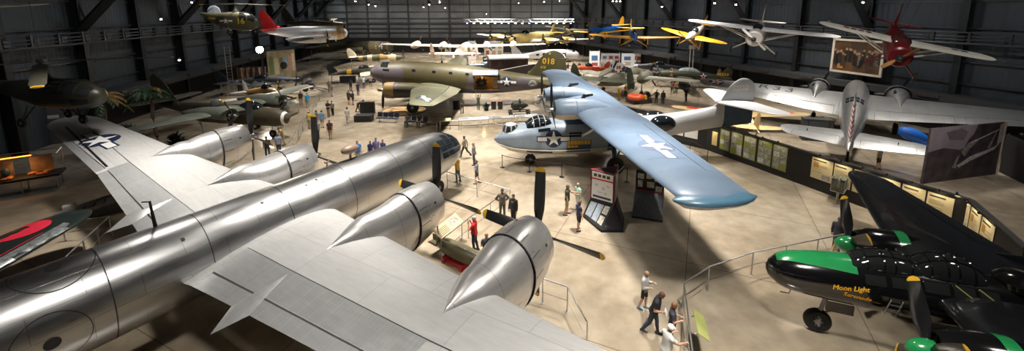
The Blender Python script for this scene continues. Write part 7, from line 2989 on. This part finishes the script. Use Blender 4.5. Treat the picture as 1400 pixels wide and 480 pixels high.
# dark stand below the silver bomber and blue drone
o = atY(1116, 178, 34)
crate_thing('equipment_cabinet', 'big dark slate cabinet under the silver bomber left wing', 'cabinet', (o.x, o.y), (2.2, .8, 1.9), mat('slate_cabinet', (.045, .048, .052), .5), -.3)
p = atY(1247, 186, 31)
t = thing('blue_target', 'bright blue bulbous target body under the silver bomber right wing', 'display', (p.x, p.y, 0), -.5)
m = MB()
m.lathe([(-.9, .1), (-.8, .35), (-.3, .52), (.3, .5), (.8, .35), (1.0, .08)], (0, 0, p.z + .1), (1, 0, -.35), 20)
m.sphere((.7, .1, p.z - .5), .55, 16)
m.build('target_body', mat('bright_blue', (.01, .10, .42), .4), t)
m = MB()
m.tube([(0, 0, p.z - .2), (0, 0, 0)], .06, 8)
m.lathe([(0, .5), (.05, .5), (.08, .05)], (0, 0, 0), (0, 0, 1), 20)
m.build('stand', BLK, t)
# refreshment stall with yellow back wall at the right edge
A3 = atY(1372, 200, 33)
t = thing('lit_stall', 'yellow and green lit stall at the right edge behind two visitors', 'stall', (A3.x + 1.2, A3.y, 0), -.45)
m = MB()
m.box((0, 0, 1.5), (4.2, .12, 3.0))
b_ = m.build('back_wall', mat('mustard_wall', (.55, .36, .06), .6, 0, .1), t)
m = MB()
m.box((-.2, -.08, 1.7), (1.7, .03, 1.8), 0)
m.box((1.3, -.08, 1.6), (.8, .03, 1.3), 1)
m.build('picture', [mat('stall_green', (.12, .16, .04), .6), mat('stall_brown', (.2, .1, .04), .6)], b_)
m = MB()
m.box((0, -1.4, .95), (4.0, .6, .08), bev=.01)
m.build('counter', PANB, t)
m = MB()
m.box((0, -1.4, .46), (3.9, .5, .92))
m.build('counter_front', PANB, t)
area('stall_lamp', (A3.x + .9, A3.y - .9, 3.2), (A3.x + 1.2, A3.y, 1.2), 40, .6, (1, .8, .45), 150)
# ------------------------------------------------------------------ visitors and mannequins
SKIN = [mat('skin_light', (.50, .27, .18), .5, 0, .04), mat('skin_tan', (.34, .17, .10), .5, 0, .04), mat('skin_fair', (.58, .36, .27), .5, 0, .04)]
EYEM = mat('eye_dark', (.02, .015, .012), .25)


def nvec(*a):
    return V(a).normalized()


ARMS = {'down': ((.06, .16, -1), (.22, .05, -1)), 'phone': ((.62, .22, -.70), (.25, -.42, .95)), 'hold': ((.12, .2, -1), (.95, -.42, .18)), 'hip': ((-.22, .62, -.8), (.35, -.85, -.45)),
        'point': ((.75, .12, -.5), (1., .05, .12)), 'cross': ((.12, .2, -1), (.7, -.85, .25)), 'back': ((-.35, .2, -1), (-.15, -.6, -.75)), 'up': ((.5, .25, .75), (.35, -.1, 1)),
        'fwd': ((.45, .15, -.9), (.55, .0, -.6)), 'aft': ((-.4, .14, -.9), (-.1, 0, -1)), 'read': ((.2, .18, -1), (.9, -.25, .45)), 'low': ((.5, .12, -.8), (.7, -.1, -.7)), 'lap': ((.3, .15, -.9), (.8, -.3, -.25))}


def make_body(H, pose, vox):
    """returns (verts, faces, region per face, frame dict); x forward, y left, feet on z = 0"""
    s = H / 1.75
    lean, hp, hy = radians(pose.get('lean', 0)), radians(pose.get('head', 8)), radians(pose.get('turn', 0))
    sit = pose.get('sit', False)
    a = radians(pose.get('stride', 4))
    hipz = .93 * s if not sit else .50 * s
    bones, mb = [], MB()

    def cap(p, q, r0, r1, reg, n=10, flat=None):
        p, q = V(p), V(q)
        d = (q - p)
        L = d.length
        d.normalize()
        prof = []
        for k in range(5):
            t = -pi / 2 + pi / 2 * k / 4
            prof.append((r0 * sin(t), r0 * cos(t) + 1e-4))
        for k in range(5):
            t = pi / 2 * k / 4
            prof.append((L + r1 * sin(t), r1 * cos(t) + 1e-4))
        mb.lathe(prof, p, d, n)
        bones.append((p, q, r0, r1, reg))

    def ell(c, d3, reg, R=None, n=12):
        q = MB()
        q.sphere((0, 0, 0), 1, n, 0, d3)
        M_ = (R or Matrix()).to_4x4()
        M_.translation = V(c)
        q.xform(M_)
        mb.add(q.v, q.f)
        bones.append((V(c), V(c) + V((0, 0, .001)), max(d3) * .9, max(d3) * .9, reg))

    Rl = Matrix.Rotation(lean, 3, 'Y')
    hip = V((0, 0, hipz))
    sp = lambda x, y, z: hip + Rl @ V((x * s, y * s, z * s))
    fat = pose.get('fat', 1.)
    # torso as one lofted trunk of elliptical rings
    rings = []
    for z, w, d, x in ((-.10, .155, .11, .0), (-.04, .175 * (.5 + .5 * fat), .125 * fat, .0), (.06, .165 * (.4 + .6 * fat), .115 * fat, .012 * fat), (.16, .155 * (.3 + .7 * fat), .112 * fat, .015 * fat), (.28, .172, .118 * (.5 + .5 * fat), .008), (.40, .185, .115, -.005), (.47, .17, .09, -.012), (.515, .10, .07, -.015), (.545, .062, .06, -.01)):
        rings.append([sp(x + d * cos(2 * pi * k / 16), w * sin(2 * pi * k / 16), z) for k in range(16)])
    mb.rings(rings)
    bones.append((sp(0, 0, -.06), sp(0, 0, .02), .17 * s, .165 * s, 'pelvis'))
    bones.append((sp(0, 0, .06), sp(0, 0, .46), .16 * s, .15 * s, 'torso'))
    # neck and head
    nk = sp(-.01, 0, .53)
    Rh = Rl @ Matrix.Rotation(-lean * .55, 3, 'Y') @ Matrix.Rotation(hy, 3, 'Z') @ Matrix.Rotation(hp, 3, 'Y')
    hd = nk + Rl @ V((.0, 0, .07 * s)) + Rh @ V((.025 * s, 0, .085 * s))
    cap(nk - Rl @ V((0, 0, .05 * s)), nk + (hd - nk) * .55, .058 * s, .052 * s, 'neck')
    hw = lambda x, y, z: hd + Rh @ V((x * s, y * s, z * s))
    ell(hd + Rh @ V((-.008 * s, 0, .028 * s)), (.098 * s, .077 * s, .092 * s), 'head', Rh, 14)
    ell(hw(.022, 0, -.035), (.070 * s, .060 * s, .072 * s), 'head', Rh, 12)
    ell(hw(.045, 0, -.075), (.036 * s, .036 * s, .028 * s), 'head', Rh, 8)
    cap(hw(.082, 0, .012), hw(.104, 0, -.022), .010 * s, .016 * s, 'head', 6)
    for sd in (1, -1):
        ell(hw(-.005, sd * .080, -.005), (.020 * s, .011 * s, .030 * s), 'head', Rh, 8)
    # legs
    feet = []
    for sd, sg in ((1, 1), (-1, -1)):
        hj = hip + V((0, sd * .088 * s, -.02 * s))
        if sit:
            kn = hj + V((.43 * s, sd * .03, -.01))
            an = V((kn.x + .03 + .05 * sd, kn.y, .085 * s))
        else:
            th = a * sg
            kb = radians(6 + (pose.get('stride', 4) * .9 if sg < 0 else 2))
            kn = hj + V((sin(th) * .43 * s, sd * .012 * s, -cos(th) * .43 * s))
            an = kn + V((sin(th - kb) * .40 * s, sd * .01, -cos(th - kb) * .40 * s))
        cap(hj, kn, .088 * s * (.6 + .4 * fat), .058 * s, 'thigh')
        cap(kn, kn.lerp(an, .35) - V((.012 * s, 0, 0)), .056 * s, .056 * s, 'shin')
        cap(kn.lerp(an, .35) - V((.012 * s, 0, 0)), an, .055 * s, .038 * s, 'shin')
        fd = V((cos(.16 * sd), sin(.16 * sd), 0))
        fz = an.z - .085 * s + .035 * s
        cap(V((an.x, an.y, an.z - .03 * s)) - fd * .05 * s + V((0, 0, -.02 * s)), V((an.x, an.y, fz)) + fd * .12 * s, .042 * s, .034 * s, 'foot')
        cap(V((an.x, an.y, fz)) + fd * .12 * s, V((an.x, an.y, fz - .004)) + fd * .17 * s, .034 * s, .028 * s, 'foot')
        feet.append(an)
    # arms
    hands = []
    for sd, key in ((1, pose.get('la', 'down')), (-1, pose.get('ra', 'down'))):
        ua, fa = ARMS[key] if isinstance(key, str) else key
        ua, fa = nvec(ua[0], ua[1] * sd, ua[2]), nvec(fa[0], fa[1] * sd, fa[2])
        Rq = Rl if key not in ('low',) else Matrix.Rotation(lean * .5, 3, 'Y')
        ua, fa = Rq @ ua, Rq @ fa
        sh = sp(-.012, sd * .185, .445)
        el = sh + ua * .285 * s
        wr = el + fa * .25 * s
        cap(sp(-.012, sd * .12, .45), sh, .066 * s, .062 * s, 'torso')
        cap(sh, el, .056 * s, .043 * s, 'uarm')
        cap(el, el.lerp(wr, .3), .043 * s, .044 * s, 'farm')
        cap(el.lerp(wr, .3), wr, .044 * s, .029 * s, 'farm')
        pm = wr + fa * .075 * s
        cap(wr, pm, .030 * s, .036 * s, 'hand', 8)
        hands.append((wr, pm, fa, sd))
    # one continuous surface
    me = bpy.data.meshes.new('tmp')
    me.from_pydata(mb.v, [], mb.f)
    bm = bmesh.new()
    bm.from_mesh(me)
    bmesh.ops.recalc_face_normals(bm, faces=bm.faces)
    bm.to_mesh(me)
    bm.free()
    ob = bpy.data.objects.new('tmp', me)
    COL.objects.link(ob)
    rm = ob.modifiers.new('r', 'REMESH')
    rm.mode = 'VOXEL'
    rm.voxel_size = vox
    sm = ob.modifiers.new('s', 'SMOOTH')
    sm.factor = .5
    sm.iterations = 3
    bpy.context.view_layer.update()
    ev = ob.evaluated_get(bpy.context.evaluated_depsgraph_get())
    m2 = ev.to_mesh()
    vs = [v.co.copy() for v in m2.vertices]
    ns = [v.normal.copy() for v in m2.vertices]
    fs = [tuple(p.vertices) for p in m2.polygons]
    ev.to_mesh_clear()
    bpy.data.objects.remove(ob)
    bpy.data.meshes.remove(me)
    reg = []
    B = [(p, q - p, max((q - p).length_squared, 1e-9), r0, r1, g) for p, q, r0, r1, g in bones]
    for v in vs:
        best, bg = 1e9, None
        for p, d, l2, r0, r1, g in B:
            t = min(1, max(0, (v - p).dot(d) / l2))
            e = (v - p - d * t).length - (r0 + (r1 - r0) * t)
            if e < best:
                best, bg = e, (g, t)
        reg.append(bg)
    return vs, ns, fs, reg, dict(hd=hd, Rh=Rh, s=s, hands=hands, hip=hip, Rl=Rl, sp=sp, hw=hw, feet=feet)


def person(name, label, cat, pos, face, H=1.73, pose=None, top=(.2, .2, .2), sleeve='short', legs=(.03, .035, .05), bottom='long', shoes=(.02, .02, .02), hair=(.06, .04, .025), style='short', hat=None, skin=0, near=False, group=None, pack=None, held=None, pattern=None, z=0., tiem=None):
    pose = pose or {}
    vs, ns, fs, reg, fr_ = make_body(H, pose, .017 if near else .024)
    s = fr_['s']
    t = thing(name, label, cat, (pos[0], pos[1], z), face, group)
    sk = skin if not isinstance(skin, int) else SKIN[skin]
    m = MB()
    m.add(vs, fs, 0)
    for wr, pm, fa, sd in fr_['hands']:
        # fingers grow from the palm and curl
        side = fa.cross(V((0, 0, 1)))
        side = side.normalized() if side.length > .2 else V((1, 0, 0))
        up = side.cross(fa)
        curl = nvec(*(-up if fa.z > -.5 else V((fa.z * 0, -sd, 0)) * .8))
        for k, (off, L) in enumerate(((-1.5, .062), (-.5, .074), (.5, .078), (1.5, .070))):
            b0 = pm + fa * .022 * s + side * off * .017 * s
            p1 = b0 + (fa * .9 + curl * .3).normalized() * L * .5 * s
            p2 = p1 + (fa * .55 + curl * .8).normalized() * L * .5 * s
            m.tube([b0 - fa * .01, b0, p1, p2], [.0095 * s, .0095 * s, .0085 * s, .0065 * s], 6)
        b0 = pm - fa * .03 * s + side * .028 * s * sd
        p1 = b0 + (fa * .6 + side * sd * .7).normalized() * .034 * s
        p2 = p1 + (fa * .85 + curl * .4).normalized() * .03 * s
        m.tube([b0, p1, p2], [.012 * s, .0105 * s, .008 * s], 6)
    hw = fr_['hw']
    for sd in (1, -1):
        m.sphere(hw(.076, sd * .032, .012), .0105 * s, 8, 1)
    m.tube([hw(.078, -.02, -.052), hw(.083, 0, -.054), hw(.078, .02, -.052)], .005 * s, 5, 2)
    m.build('body', [sk, EYEM, mat('lip', (.30, .10, .08), .5)], t, sharp=70, recalc=False)

    def shell(nm, test, off, mt, lab=None):
        idx, pv, pf = {}, [], []
        for f in fs:
            if sum(1 for i in f if test(reg[i], vs[i])) >= 3:
                g = []
                for i in f:
                    if i not in idx:
                        idx[i] = len(pv)
                        pv.append(vs[i] + ns[i] * off)
                    g.append(idx[i])
                pf.append(g)
        if not pf:
            return None
        q = MB()
        q.add(pv, pf)
        return q.build(nm, mt, t, sharp=70, recalc=False, label=lab)

    mk = lambda nm, c, v=.12, sc=9, r=.8: c if not isinstance(c, tuple) else mat('%s_%d_%d_%d' % (nm, c[0] * 255, c[1] * 255, c[2] * 255), c, r, 0, v, sc)
    hipz = fr_['hip'].z
    Rl = fr_['Rl']
    inv = Rl.transposed()
    lz = lambda v: (inv @ (v - fr_['hip'])).z / s

    def t_shirt(r, v):
        g, q = r
        if g == 'torso' or (g == 'pelvis' and lz(v) > -.07):
            return True
        if g == 'uarm':
            return sleeve != 'none' and (sleeve == 'long' or q < .62)
        return g == 'farm' and sleeve == 'long' and q < .98

    def t_pants(r, v):
        g, q = r
        if g == 'pelvis' and lz(v) <= -.02:
            return True
        if g == 'thigh':
            return bottom == 'long' or q < .86
        return g == 'shin' and bottom == 'long' and v.z > .075 * s

    shell('trousers' if bottom == 'long' else 'shorts', t_pants, .013 * s, mk('cloth', legs))
    shell('shirt' if sleeve != 'long' or tiem is None else 'jacket', t_shirt, .017 * s, pattern or mk('cloth', top))
    shell('shoes', lambda r, v: r[0] == 'foot', .007 * s, mk('shoe', shoes, .05, 3, .5))
    hd, Rh = fr_['hd'], fr_['Rh']
    iR = Rh.transposed()

    def t_hair(r, v):
        if r[0] not in ('head', 'neck'):
            return False
        p = (iR @ (v - hd)) / s
        if style == 'bald':
            return p.x < .0 and -.05 < p.z < .035
        if style == 'long':
            return p.z > .055 or (p.x < .015 and p.z > -.13)
        return p.z > .062 or (p.x < -.005 and p.z > -.045) or (p.x < .03 and p.z > .03)

    if hair:
        ho = shell('hair', t_hair, .014 * s if style != 'long' else .024 * s, mk('hair', hair, .25, 20, .6))
    if hat:
        kind, c = hat
        q = MB()
        ax = Rh @ V((0, 0, 1))
        o_ = hw(-.006, 0, .045)
        q.lathe([(-.02 * s, .108 * s), (.03 * s, .106 * s), (.06 * s, .088 * s), (.08 * s, .05 * s), (.085 * s, .005)], o_, ax, 18)
        if kind == 'cap':
            fx, fy = Rh @ V((1, 0, 0)), Rh @ V((0, 1, 0))
            pts = [o_ + fx * (.09 + .085 * cos(b)) * s + fy * .085 * sin(b) * s - ax * .012 * s for b in [-pi / 2 + pi * k / 8 for k in range(9)]]
            q.rings([[p + ax * .004 for p in pts], [p - ax * .006 for p in pts]], 0)
        else:
            q.lathe([(-.02 * s, .1 * s), (-.024 * s, .17 * s), (-.014 * s, .172 * s), (-.008 * s, .1 * s)], o_, ax, 22)
        q.build('hat' if kind != 'cap' else 'cap', mk('hat', c, .05), t)
    sp = fr_['sp']
    if tiem:
        q = MB()
        q.add([sp(.128, .05, .45), sp(.128, -.05, .45), sp(.138, 0, .22)], [(0, 1, 2)])
        q.build('shirt_front', mat('shirt_white', (.62, .60, .56), .7), t, recalc=False)
        q = MB()
        q.add([sp(.137, .014, .45), sp(.137, -.014, .45), sp(.146, -.022, .26), sp(.15, 0, .22), sp(.146, .022, .26)], [(0, 1, 2, 3, 4)])
        q.build('necktie', mk('tie', tiem), t, recalc=False)
    if pack:
        q = MB()
        q.box(sp(-.2, 0, .27), (.17 * s, .30 * s, .42 * s), bev=.04, ry=radians(pose.get('lean', 0)))
        q.build('backpack', mk('pack', pack), t)
    if held:
        kind, hi, c = held
        wr, pm, fa, sd = fr_['hands'][hi]
        M_ = Matrix.Translation((pos[0], pos[1], z)) @ Matrix.Rotation(face, 4, 'Z')
        c3 = M_ @ (pm + fa * .06 * s)
        lab, nm_, ct, dims, col = c
        q = MB()
        q.box((0, 0, 0), dims, bev=min(dims) * .2)
        o_ = q.build(nm_, mat('held_' + nm_ + '_%d' % (col[0] * 255), col, .4), None)
        o_.location = c3
        o_.rotation_euler = (0, -.4, face)
        tag(o_, lab, ct)
    return t


def facing(u, v, du, dv, z=0.):
    a, b = gp(u, v, z), gp(u + du, v + dv, z)
    return atan2(b.y - a.y, b.x - a.x)


def ppl(label, u, v, face, **k):
    """visitor whose feet stand at that place of the photograph; face = heading in degrees, 0 right, 90 away, -90 towards the viewer"""
    p = gp(u, v)
    return person(k.pop('name', 'person'), label, k.pop('cat', 'person'), (p.x, p.y), radians(face), **k)


# seen over the fuselage
def over(label, u, vtop, face, H=1.75, **k):
    p = gp(u, vtop, H)
    return person('person', label, 'person', (p.x, p.y), radians(face), H=H, **k)



JEAN, NAVY, KHAKI, GREY, BLKC, WHTC = (.035, .045, .08), (.018, .024, .05), (.30, .24, .15), (.16, .16, .17), (.014, .014, .015), (.62, .62, .61)
PLAID = mat('plaid_cloth', (.08, .075, .12), .8, 0, .9, 22)
PATT = mat('speckled_dark_cloth', (.045, .045, .06), .8, 0, .95, 30)
W8 = dict(stride=24, la='fwd', ra='aft')
# front group
ppl('person in dark green tee and khaki shorts pointing beside the kiosk', 775, 293.5, -10, H=1.78, pose=dict(la='point', ra='down', turn=10), top=(.028, .032, .02), legs=KHAKI, bottom='shorts', hair=(.10, .065, .035), near=True)
ppl('person in mint green shirt standing between two visitors by the kiosk', 789.5, 288, -150, H=1.68, pose=dict(la='hold', ra='hold'), top=(.36, .55, .45), legs=(.55, .56, .54), bottom='shorts', hair=(.30, .26, .22), near=True)
ppl('person in navy blouse and dark shorts looking at the kiosk desk', 791, 315, 25, H=1.66, pose=dict(la='hold', ra='down', head=16), top=(.026, .030, .075), legs=BLKC, bottom='shorts', hair=(.10, .06, .04), style='long', near=True)
ppl('older person in pale grey top, black shorts and bright blue shoes', 880, 422.5, -38, H=1.63, pose=dict(la='read', ra='hold', head=25, stride=6), top=(.42, .41, .40), sleeve='long', legs=BLKC, bottom='shorts', shoes=(.01, .16, .30), hair=(.30, .20, .12), near=True)
ppl('person in black tee and jeans leaning over with white paper', 892, 457, -30, H=1.80, pose=dict(la='hip', ra='hold', lean=16, head=28, stride=14, fat=1.2), top=BLKC, legs=JEAN, hair=(.10, .04, .03), near=True, held=('paper', 1, ('white sheet of paper held by the leaning person in black', 'paper_sheet', 'paper', (.012, .20, .28), (.7, .7, .7))))
ppl('person with auburn hair in speckled dark top beside the one in black', 917, 471, -15, H=1.60, pose=dict(la='hold', ra='hold', head=15), pattern=PATT, legs=JEAN, hair=(.16, .06, .02), style='long', near=True)
ppl('person in white shirt and white cap reaching towards the rail', 908, 512, 20, H=1.74, pose=dict(la='point', ra='point', lean=10, head=14, fat=1.15), top=(.60, .60, .58), legs=(.2, .17, .13), hat=('cap', (.68, .67, .64)), hair=(.3, .3, .3), near=True)
ppl('person in bright red shirt photographing the bomber engine', 649, 343, 170, H=1.78, pose=dict(la='phone', ra='phone', fat=1.15, head=-2), top=(.50, .012, .022), legs=(.02, .024, .045), hair=(.36, .34, .32), near=True, held=('phone', 0, ('white phone held up by the person in red', 'mobile_phone', 'phone', (.012, .08, .15), (.6, .6, .6))))
over('older balding person in plaid shirt behind the big engine', 665, 318, 105, 1.64, pose=dict(la='hold', ra='hold', fat=1.15), pattern=PLAID, sleeve='short', legs=(.03, .03, .04), hair=(.35, .30, .27), style='bald', near=True)
ppl('person in brown suit with hands on hips beside the silver rail corner', 687, 299, -80, H=1.76, pose=dict(la='hip', ra='hip', fat=1.05), top=(.11, .095, .075), sleeve='long', legs=(.10, .085, .068), hair=(.02, .015, .012), near=True, tiem=(.03, .025, .02))
ppl('person in black suit and white shirt beside the brown suit', 702, 307, -120, H=1.74, pose=dict(la='down', ra='down'), top=(.012, .012, .014), sleeve='long', legs=(.012, .012, .013), hair=(.015, .012, .01), near=True, tiem=(.02, .02, .025))
ppl('person in yellow shirt and jeans holding a camera by the bomber nose', 626, 248.5, 150, H=1.76, pose=dict(la='phone', ra='phone'), top=(.55, .33, .03), legs=(.09, .11, .15), hair=(.22, .2, .18), near=True)
ppl('person in khaki shirt and dark trousers striding past the bomber nose', 635.5, 215.5, 160, H=1.76, pose=W8, top=(.30, .27, .20), legs=BLKC, hair=(.05, .035, .025), near=True)
ppl('older person in grey-blue shirt and grey trousers by the bomber nose', 648, 225.5, -170, H=1.74, pose=dict(la='back', ra='back'), top=(.19, .19, .22), legs=(.06, .06, .07), hair=(.4, .38, .36), style='bald', near=True)
ppl('person in grey tee and dark shorts with bare legs by the silver rail', 652, 251, 175, H=1.62, pose=dict(la='hold', ra='hold', stride=8), top=(.16, .20, .26), legs=(.05, .05, .06), bottom='shorts', hair=(.10, .06, .03), near=True)
over('person in bright blue polo shirt beyond the silver fuselage', 488, 192, -60, top=(.015, .15, .46), legs=KHAKI, pose=dict(fat=1.2), hair=(.10, .07, .05))
over('person in dark navy shirt left of the purple shirt beyond the fuselage', 506, 192.5, -100, 1.62, top=(.02, .022, .09), legs=JEAN)
over('person in purple-blue shirt beyond the silver fuselage', 513.5, 188, -80, 1.74, top=(.16, .15, .34), legs=KHAKI, hair=(.10, .04, .03))
over('person in deep blue shirt at the right of the group beyond the fuselage', 523, 190.5, -110, 1.66, top=(.03, .05, .2), legs=JEAN)
# aisle
ppl('person in dark red tee and khaki shorts standing alone in the aisle', 452, 190.5, -85, H=1.78, top=(.05, .014, .016), legs=KHAKI, bottom='shorts', shoes=(.1, .08, .06))
ppl('person in white shirt and pale trousers walking alone near the benches', 475.5, 169.8, 100, H=1.74, pose=W8, top=(.56, .56, .55), legs=(.38, .37, .35))
ppl('person in light blue tee seen from behind in the aisle', 441, 174.5, 95, H=1.74, top=(.16, .32, .52), legs=(.28, .25, .2), bottom='shorts')
ppl('person in pale yellow shirt with yellow cap behind the propeller', 423.5, 176, 80, H=1.74, top=(.55, .48, .15), legs=KHAKI, hat=('cap', (.62, .36, .02)))
ppl('person in mid blue blouse left of the light blue tee', 433.5, 173, 70, H=1.64, top=(.08, .18, .30), legs=(.2, .2, .22), style='long')
ppl('person in dark navy tee facing the light blue one', 449.5, 160, -95, H=1.8, top=(.016, .018, .03), legs=(.26, .21, .15), pose=dict(la='hold', ra='hold'))
ppl('person in black and white top right of the dark navy tee', 455, 158, -100, H=1.66, top=(.25, .25, .26), legs=BLKC)
ppl('person in grey shirt and dark trousers behind the black propeller blade', 434.5, 190.5, -80, H=1.76, top=(.24, .25, .27), legs=BLKC)
ppl('person in pale blue shirt seen from behind under the attack bomber', 382, 211, 100, H=1.74, top=(.30, .38, .55), legs=(.04, .05, .09), hair=(.10, .08, .07), near=True)
ppl('person in tan shirt bending under the attack bomber nose', 388, 199, -130, H=1.74, pose=dict(lean=25, la='low', ra='low'), top=(.36, .27, .10), legs=(.42, .36, .24))
ppl('person in dark clothes with backpack by the attack bomber engine', 366.5, 215.5, 130, H=1.72, top=(.03, .028, .03), legs=JEAN, pack=(.02, .02, .022), near=True)
ppl('person in bright cyan tee at the aisle rail', 421, 147, 140, H=1.76, top=(.01, .30, .56), legs=KHAKI, bottom='shorts')
ppl('person in black top left of the bright cyan tee', 412, 144, 130, H=1.72, top=BLKC, legs=(.33, .27, .2))
ppl('person in pale top and long white trousers in the upper aisle', 454, 132, -95, H=1.70, top=(.24, .20, .19), legs=(.5, .49, .47), style='long')
ppl('person in white cap and grey shirt at the top of the aisle', 451, 126, -70, H=1.76, top=(.2, .2, .2), legs=(.1, .1, .1), hat=('cap', (.6, .6, .6)))
ppl('person in navy clothes left of a similar one by the black case', 480, 124.5, 100, H=1.76, top=NAVY, legs=(.02, .022, .03))
ppl('person in navy shirt and jeans right of a similar one by the black case', 490, 130, 95, H=1.76, top=(.025, .035, .08), legs=JEAN)
ppl('person in pale cyan tee with dark trousers beneath the transport nose', 497.5, 120.5, 170, H=1.76, top=(.24, .50, .55), legs=(.04, .05, .08))
ppl('person with orange-red cap beside the pale cyan tee', 507, 119, 150, H=1.78, top=(.2, .2, .18), legs=BLKC, hat=('cap', (.65, .09, .02)))
ppl('person in blue-grey clothes near the white transport prop blade', 491.5, 110, 110, H=1.74, top=(.14, .20, .26), legs=(.1, .12, .15))
ppl('person in dark brown top and shorts with friends near the plinth', 477.5, 142.5, 80, H=1.74, top=(.05, .035, .03), legs=(.08, .06, .05), bottom='shorts')
ppl('person in black and brown clothes right of the dark brown top', 483, 143.5, 60, H=1.72, top=(.03, .025, .025), legs=(.09, .07, .06), bottom='shorts', pack=(.015, .015, .015))
ppl('person bending down over the low black plinth', 490, 153, 10, H=1.74, pose=dict(lean=62, la='low', ra='low', head=0, stride=10), top=BLKC, legs=(.09, .045, .04))
ppl('person in navy by the black field gun on the aisle', 424, 121, 95, H=1.72, top=(.2, .24, .32), legs=NAVY)
ppl('person in black beside the field gun trail', 414, 120, 90, H=1.74, top=BLKC, legs=BLKC)
ppl('person in black behind the mural board aisle', 373, 106, 70, H=1.74, top=BLKC, legs=BLKC)
ppl('second person in black behind the grey fighter nose', 384, 105, 80, H=1.72, top=(.02, .02, .022), legs=BLKC)
# seated
for u, v, lb, c, l_ in ((558, 172, 'person in grey-green shirt sitting on the bench', (.10, .12, .11), (.05, .06, .07)), (573, 172.5, 'person in black sitting at the right end of the bench', BLKC, (.03, .03, .035))):
    p = gp(u, v)
    person('person', lb, 'person', (p.x + (.0 if u < 560 else .1), p.y - .0), radians(-100), 1.72, dict(sit=True, la='lap', ra='lap', head=15, lean=6), c, 'short', l_)
# mannequins beneath the transport
MAN = mat('mannequin_tan', (.34, .27, .17), .6)
ppl('green-clad mannequin by the black crate under the transport wing', 632, 155, -60, H=1.76, name='mannequin', cat='mannequin', top=(.085, .09, .05), sleeve='long', legs=(.075, .08, .045), pose=dict(la='down', ra='hold'), hat=('cap', (.08, .085, .05)))
ppl('green-clad mannequin reaching up to the open cargo door', 654, 150, 95, H=1.76, name='mannequin', cat='mannequin', top=(.12, .13, .085), sleeve='long', legs=(.11, .12, .08), pose=dict(la='up', ra='up'), hair=(.1, .07, .04))
# right side
ppl('person in bright blue hood and black clothes alone behind the flying boat tail', 937.5, 138.5, -150, H=1.78, top=(.01, .01, .012), sleeve='long', legs=BLKC, hat=('cap', (.01, .18, .5)), pose=dict(la='phone', ra='hip'))
ppl('person in dark shirt left of the tan shirt by the dive bomber wing', 918.7, 128, 100, H=1.72, top=(.22, .10, .06), legs=BLKC)
ppl('person in tan shirt and black trousers by the dive bomber wing', 923.8, 127.8, 95, H=1.76, top=(.36, .22, .10), legs=BLKC)
p = atY(1199, 235, 29.0)
ppl('person in pale top and orange shorts under the silver bomber tail', 1200, 232, 120, H=1.74, top=(.5, .48, .44), legs=(.1, .03, .02), bottom='shorts')
p = atY(1376, 205, 30.5)
person('person', 'person in dark blue jacket at the lit stall', 'person', (p.x, p.y), radians(60), 1.74, {}, (.02, .03, .07), 'long', BLKC, hair=(.16, .12, .09))
p = atY(1393, 205, 30.5)
person('person', 'person in maroon jacket and white sun hat at the lit stall', 'person', (p.x, p.y), radians(70), 1.74, {}, (.05, .015, .015), 'long', BLKC, hat=('hat', (.68, .66, .6)))
p = gp(1278, 296, 0)
person('person', 'person in dark clothes half hidden behind the black fighter propeller', 'person', (14.9, 17.6), radians(40), 1.72, {}, (.035, .035, .05), 'long', (.06, .06, .07), near=True)
# figures on the dive bomber and in the rescue display
dp = V((23.2, 58.2, 0))
p = atY(918, 108, 55.2)
person('mannequin', 'khaki mannequin climbing onto the dive bomber wing', 'mannequin', (p.x, p.y), radians(100), 1.76, dict(stride=22, lean=14, la='fwd', ra='up'), (.22, .16, .09), 'long', (.2, .15, .085), 'long', hair=(.08, .05, .03), z=1.35)
p = atY(983, 108, 60)
person('mannequin', 'mannequin in flying suit and orange vest on a plinth by the dive bomber tail', 'mannequin', (p.x, p.y), radians(-110), 1.78, {}, (.55, .30, .20), 'long', (.34, .34, .32), 'long', hair=(.4, .36, .3), z=.95)
t = crate_thing('display_plinth', 'dark plinth carrying the mannequin by the dive bomber tail', 'plinth', (p.x, p.y), (1.2, 1.0, .92), PANB, 0)
ppl('mannequin in yellow survival suit kneeling left in the rescue display', 846, 137, -90, H=1.72, name='mannequin', cat='mannequin', top=(.55, .34, .02), sleeve='long', legs=(.5, .3, .02), pose=dict(lean=15, la='hold', ra='low'), hat=('cap', (.6, .4, .03)))
ppl('mannequin in yellow life vest and black trousers in the rescue display', 855, 133, -70, H=1.72, name='mannequin', cat='mannequin', top=(.6, .42, .03), sleeve='none', legs=BLKC, pose=dict(la='up', ra='hold'), hat=('cap', (.65, .45, .03)))
ppl('mannequin in black flight gear with yellow collar right of the rescue display', 897, 142, -100, H=1.76, name='mannequin', cat='mannequin', top=BLKC, sleeve='long', legs=BLKC, pose=dict(la='hip', ra='hip'))
ppl('mannequin in black beside a pale board at the end of the rescue display', 906, 142.5, -110, H=1.72, name='mannequin', cat='mannequin', top=(.03, .03, .035), sleeve='long', legs=(.02, .02, .02), hat=('hat', (.5, .42, .3)))
# far visitors near the bright boards
R_ = random.Random(11)
for k, (u, v, c, lb) in enumerate(((776, 99, (.02, .03, .08), 'navy'), (784, 98, (.05, .05, .06), 'charcoal'), (792, 97.5, (.03, .03, .03), 'black'), (800, 99, (.3, .28, .24), 'beige'), (812, 101, (.06, .05, .04), 'dark brown'), (824, 100.5, (.3, .04, .04), 'dark red'), (833, 100, (.2, .21, .24), 'steel grey'), (848, 100, (.05, .12, .3), 'royal blue'))):
    ppl('distant person in %s top before the bright boards' % lb, u, v, 90 + R_.uniform(-60, 60), top=c, legs=(.03, .03, .04), H=R_.uniform(1.64, 1.8))
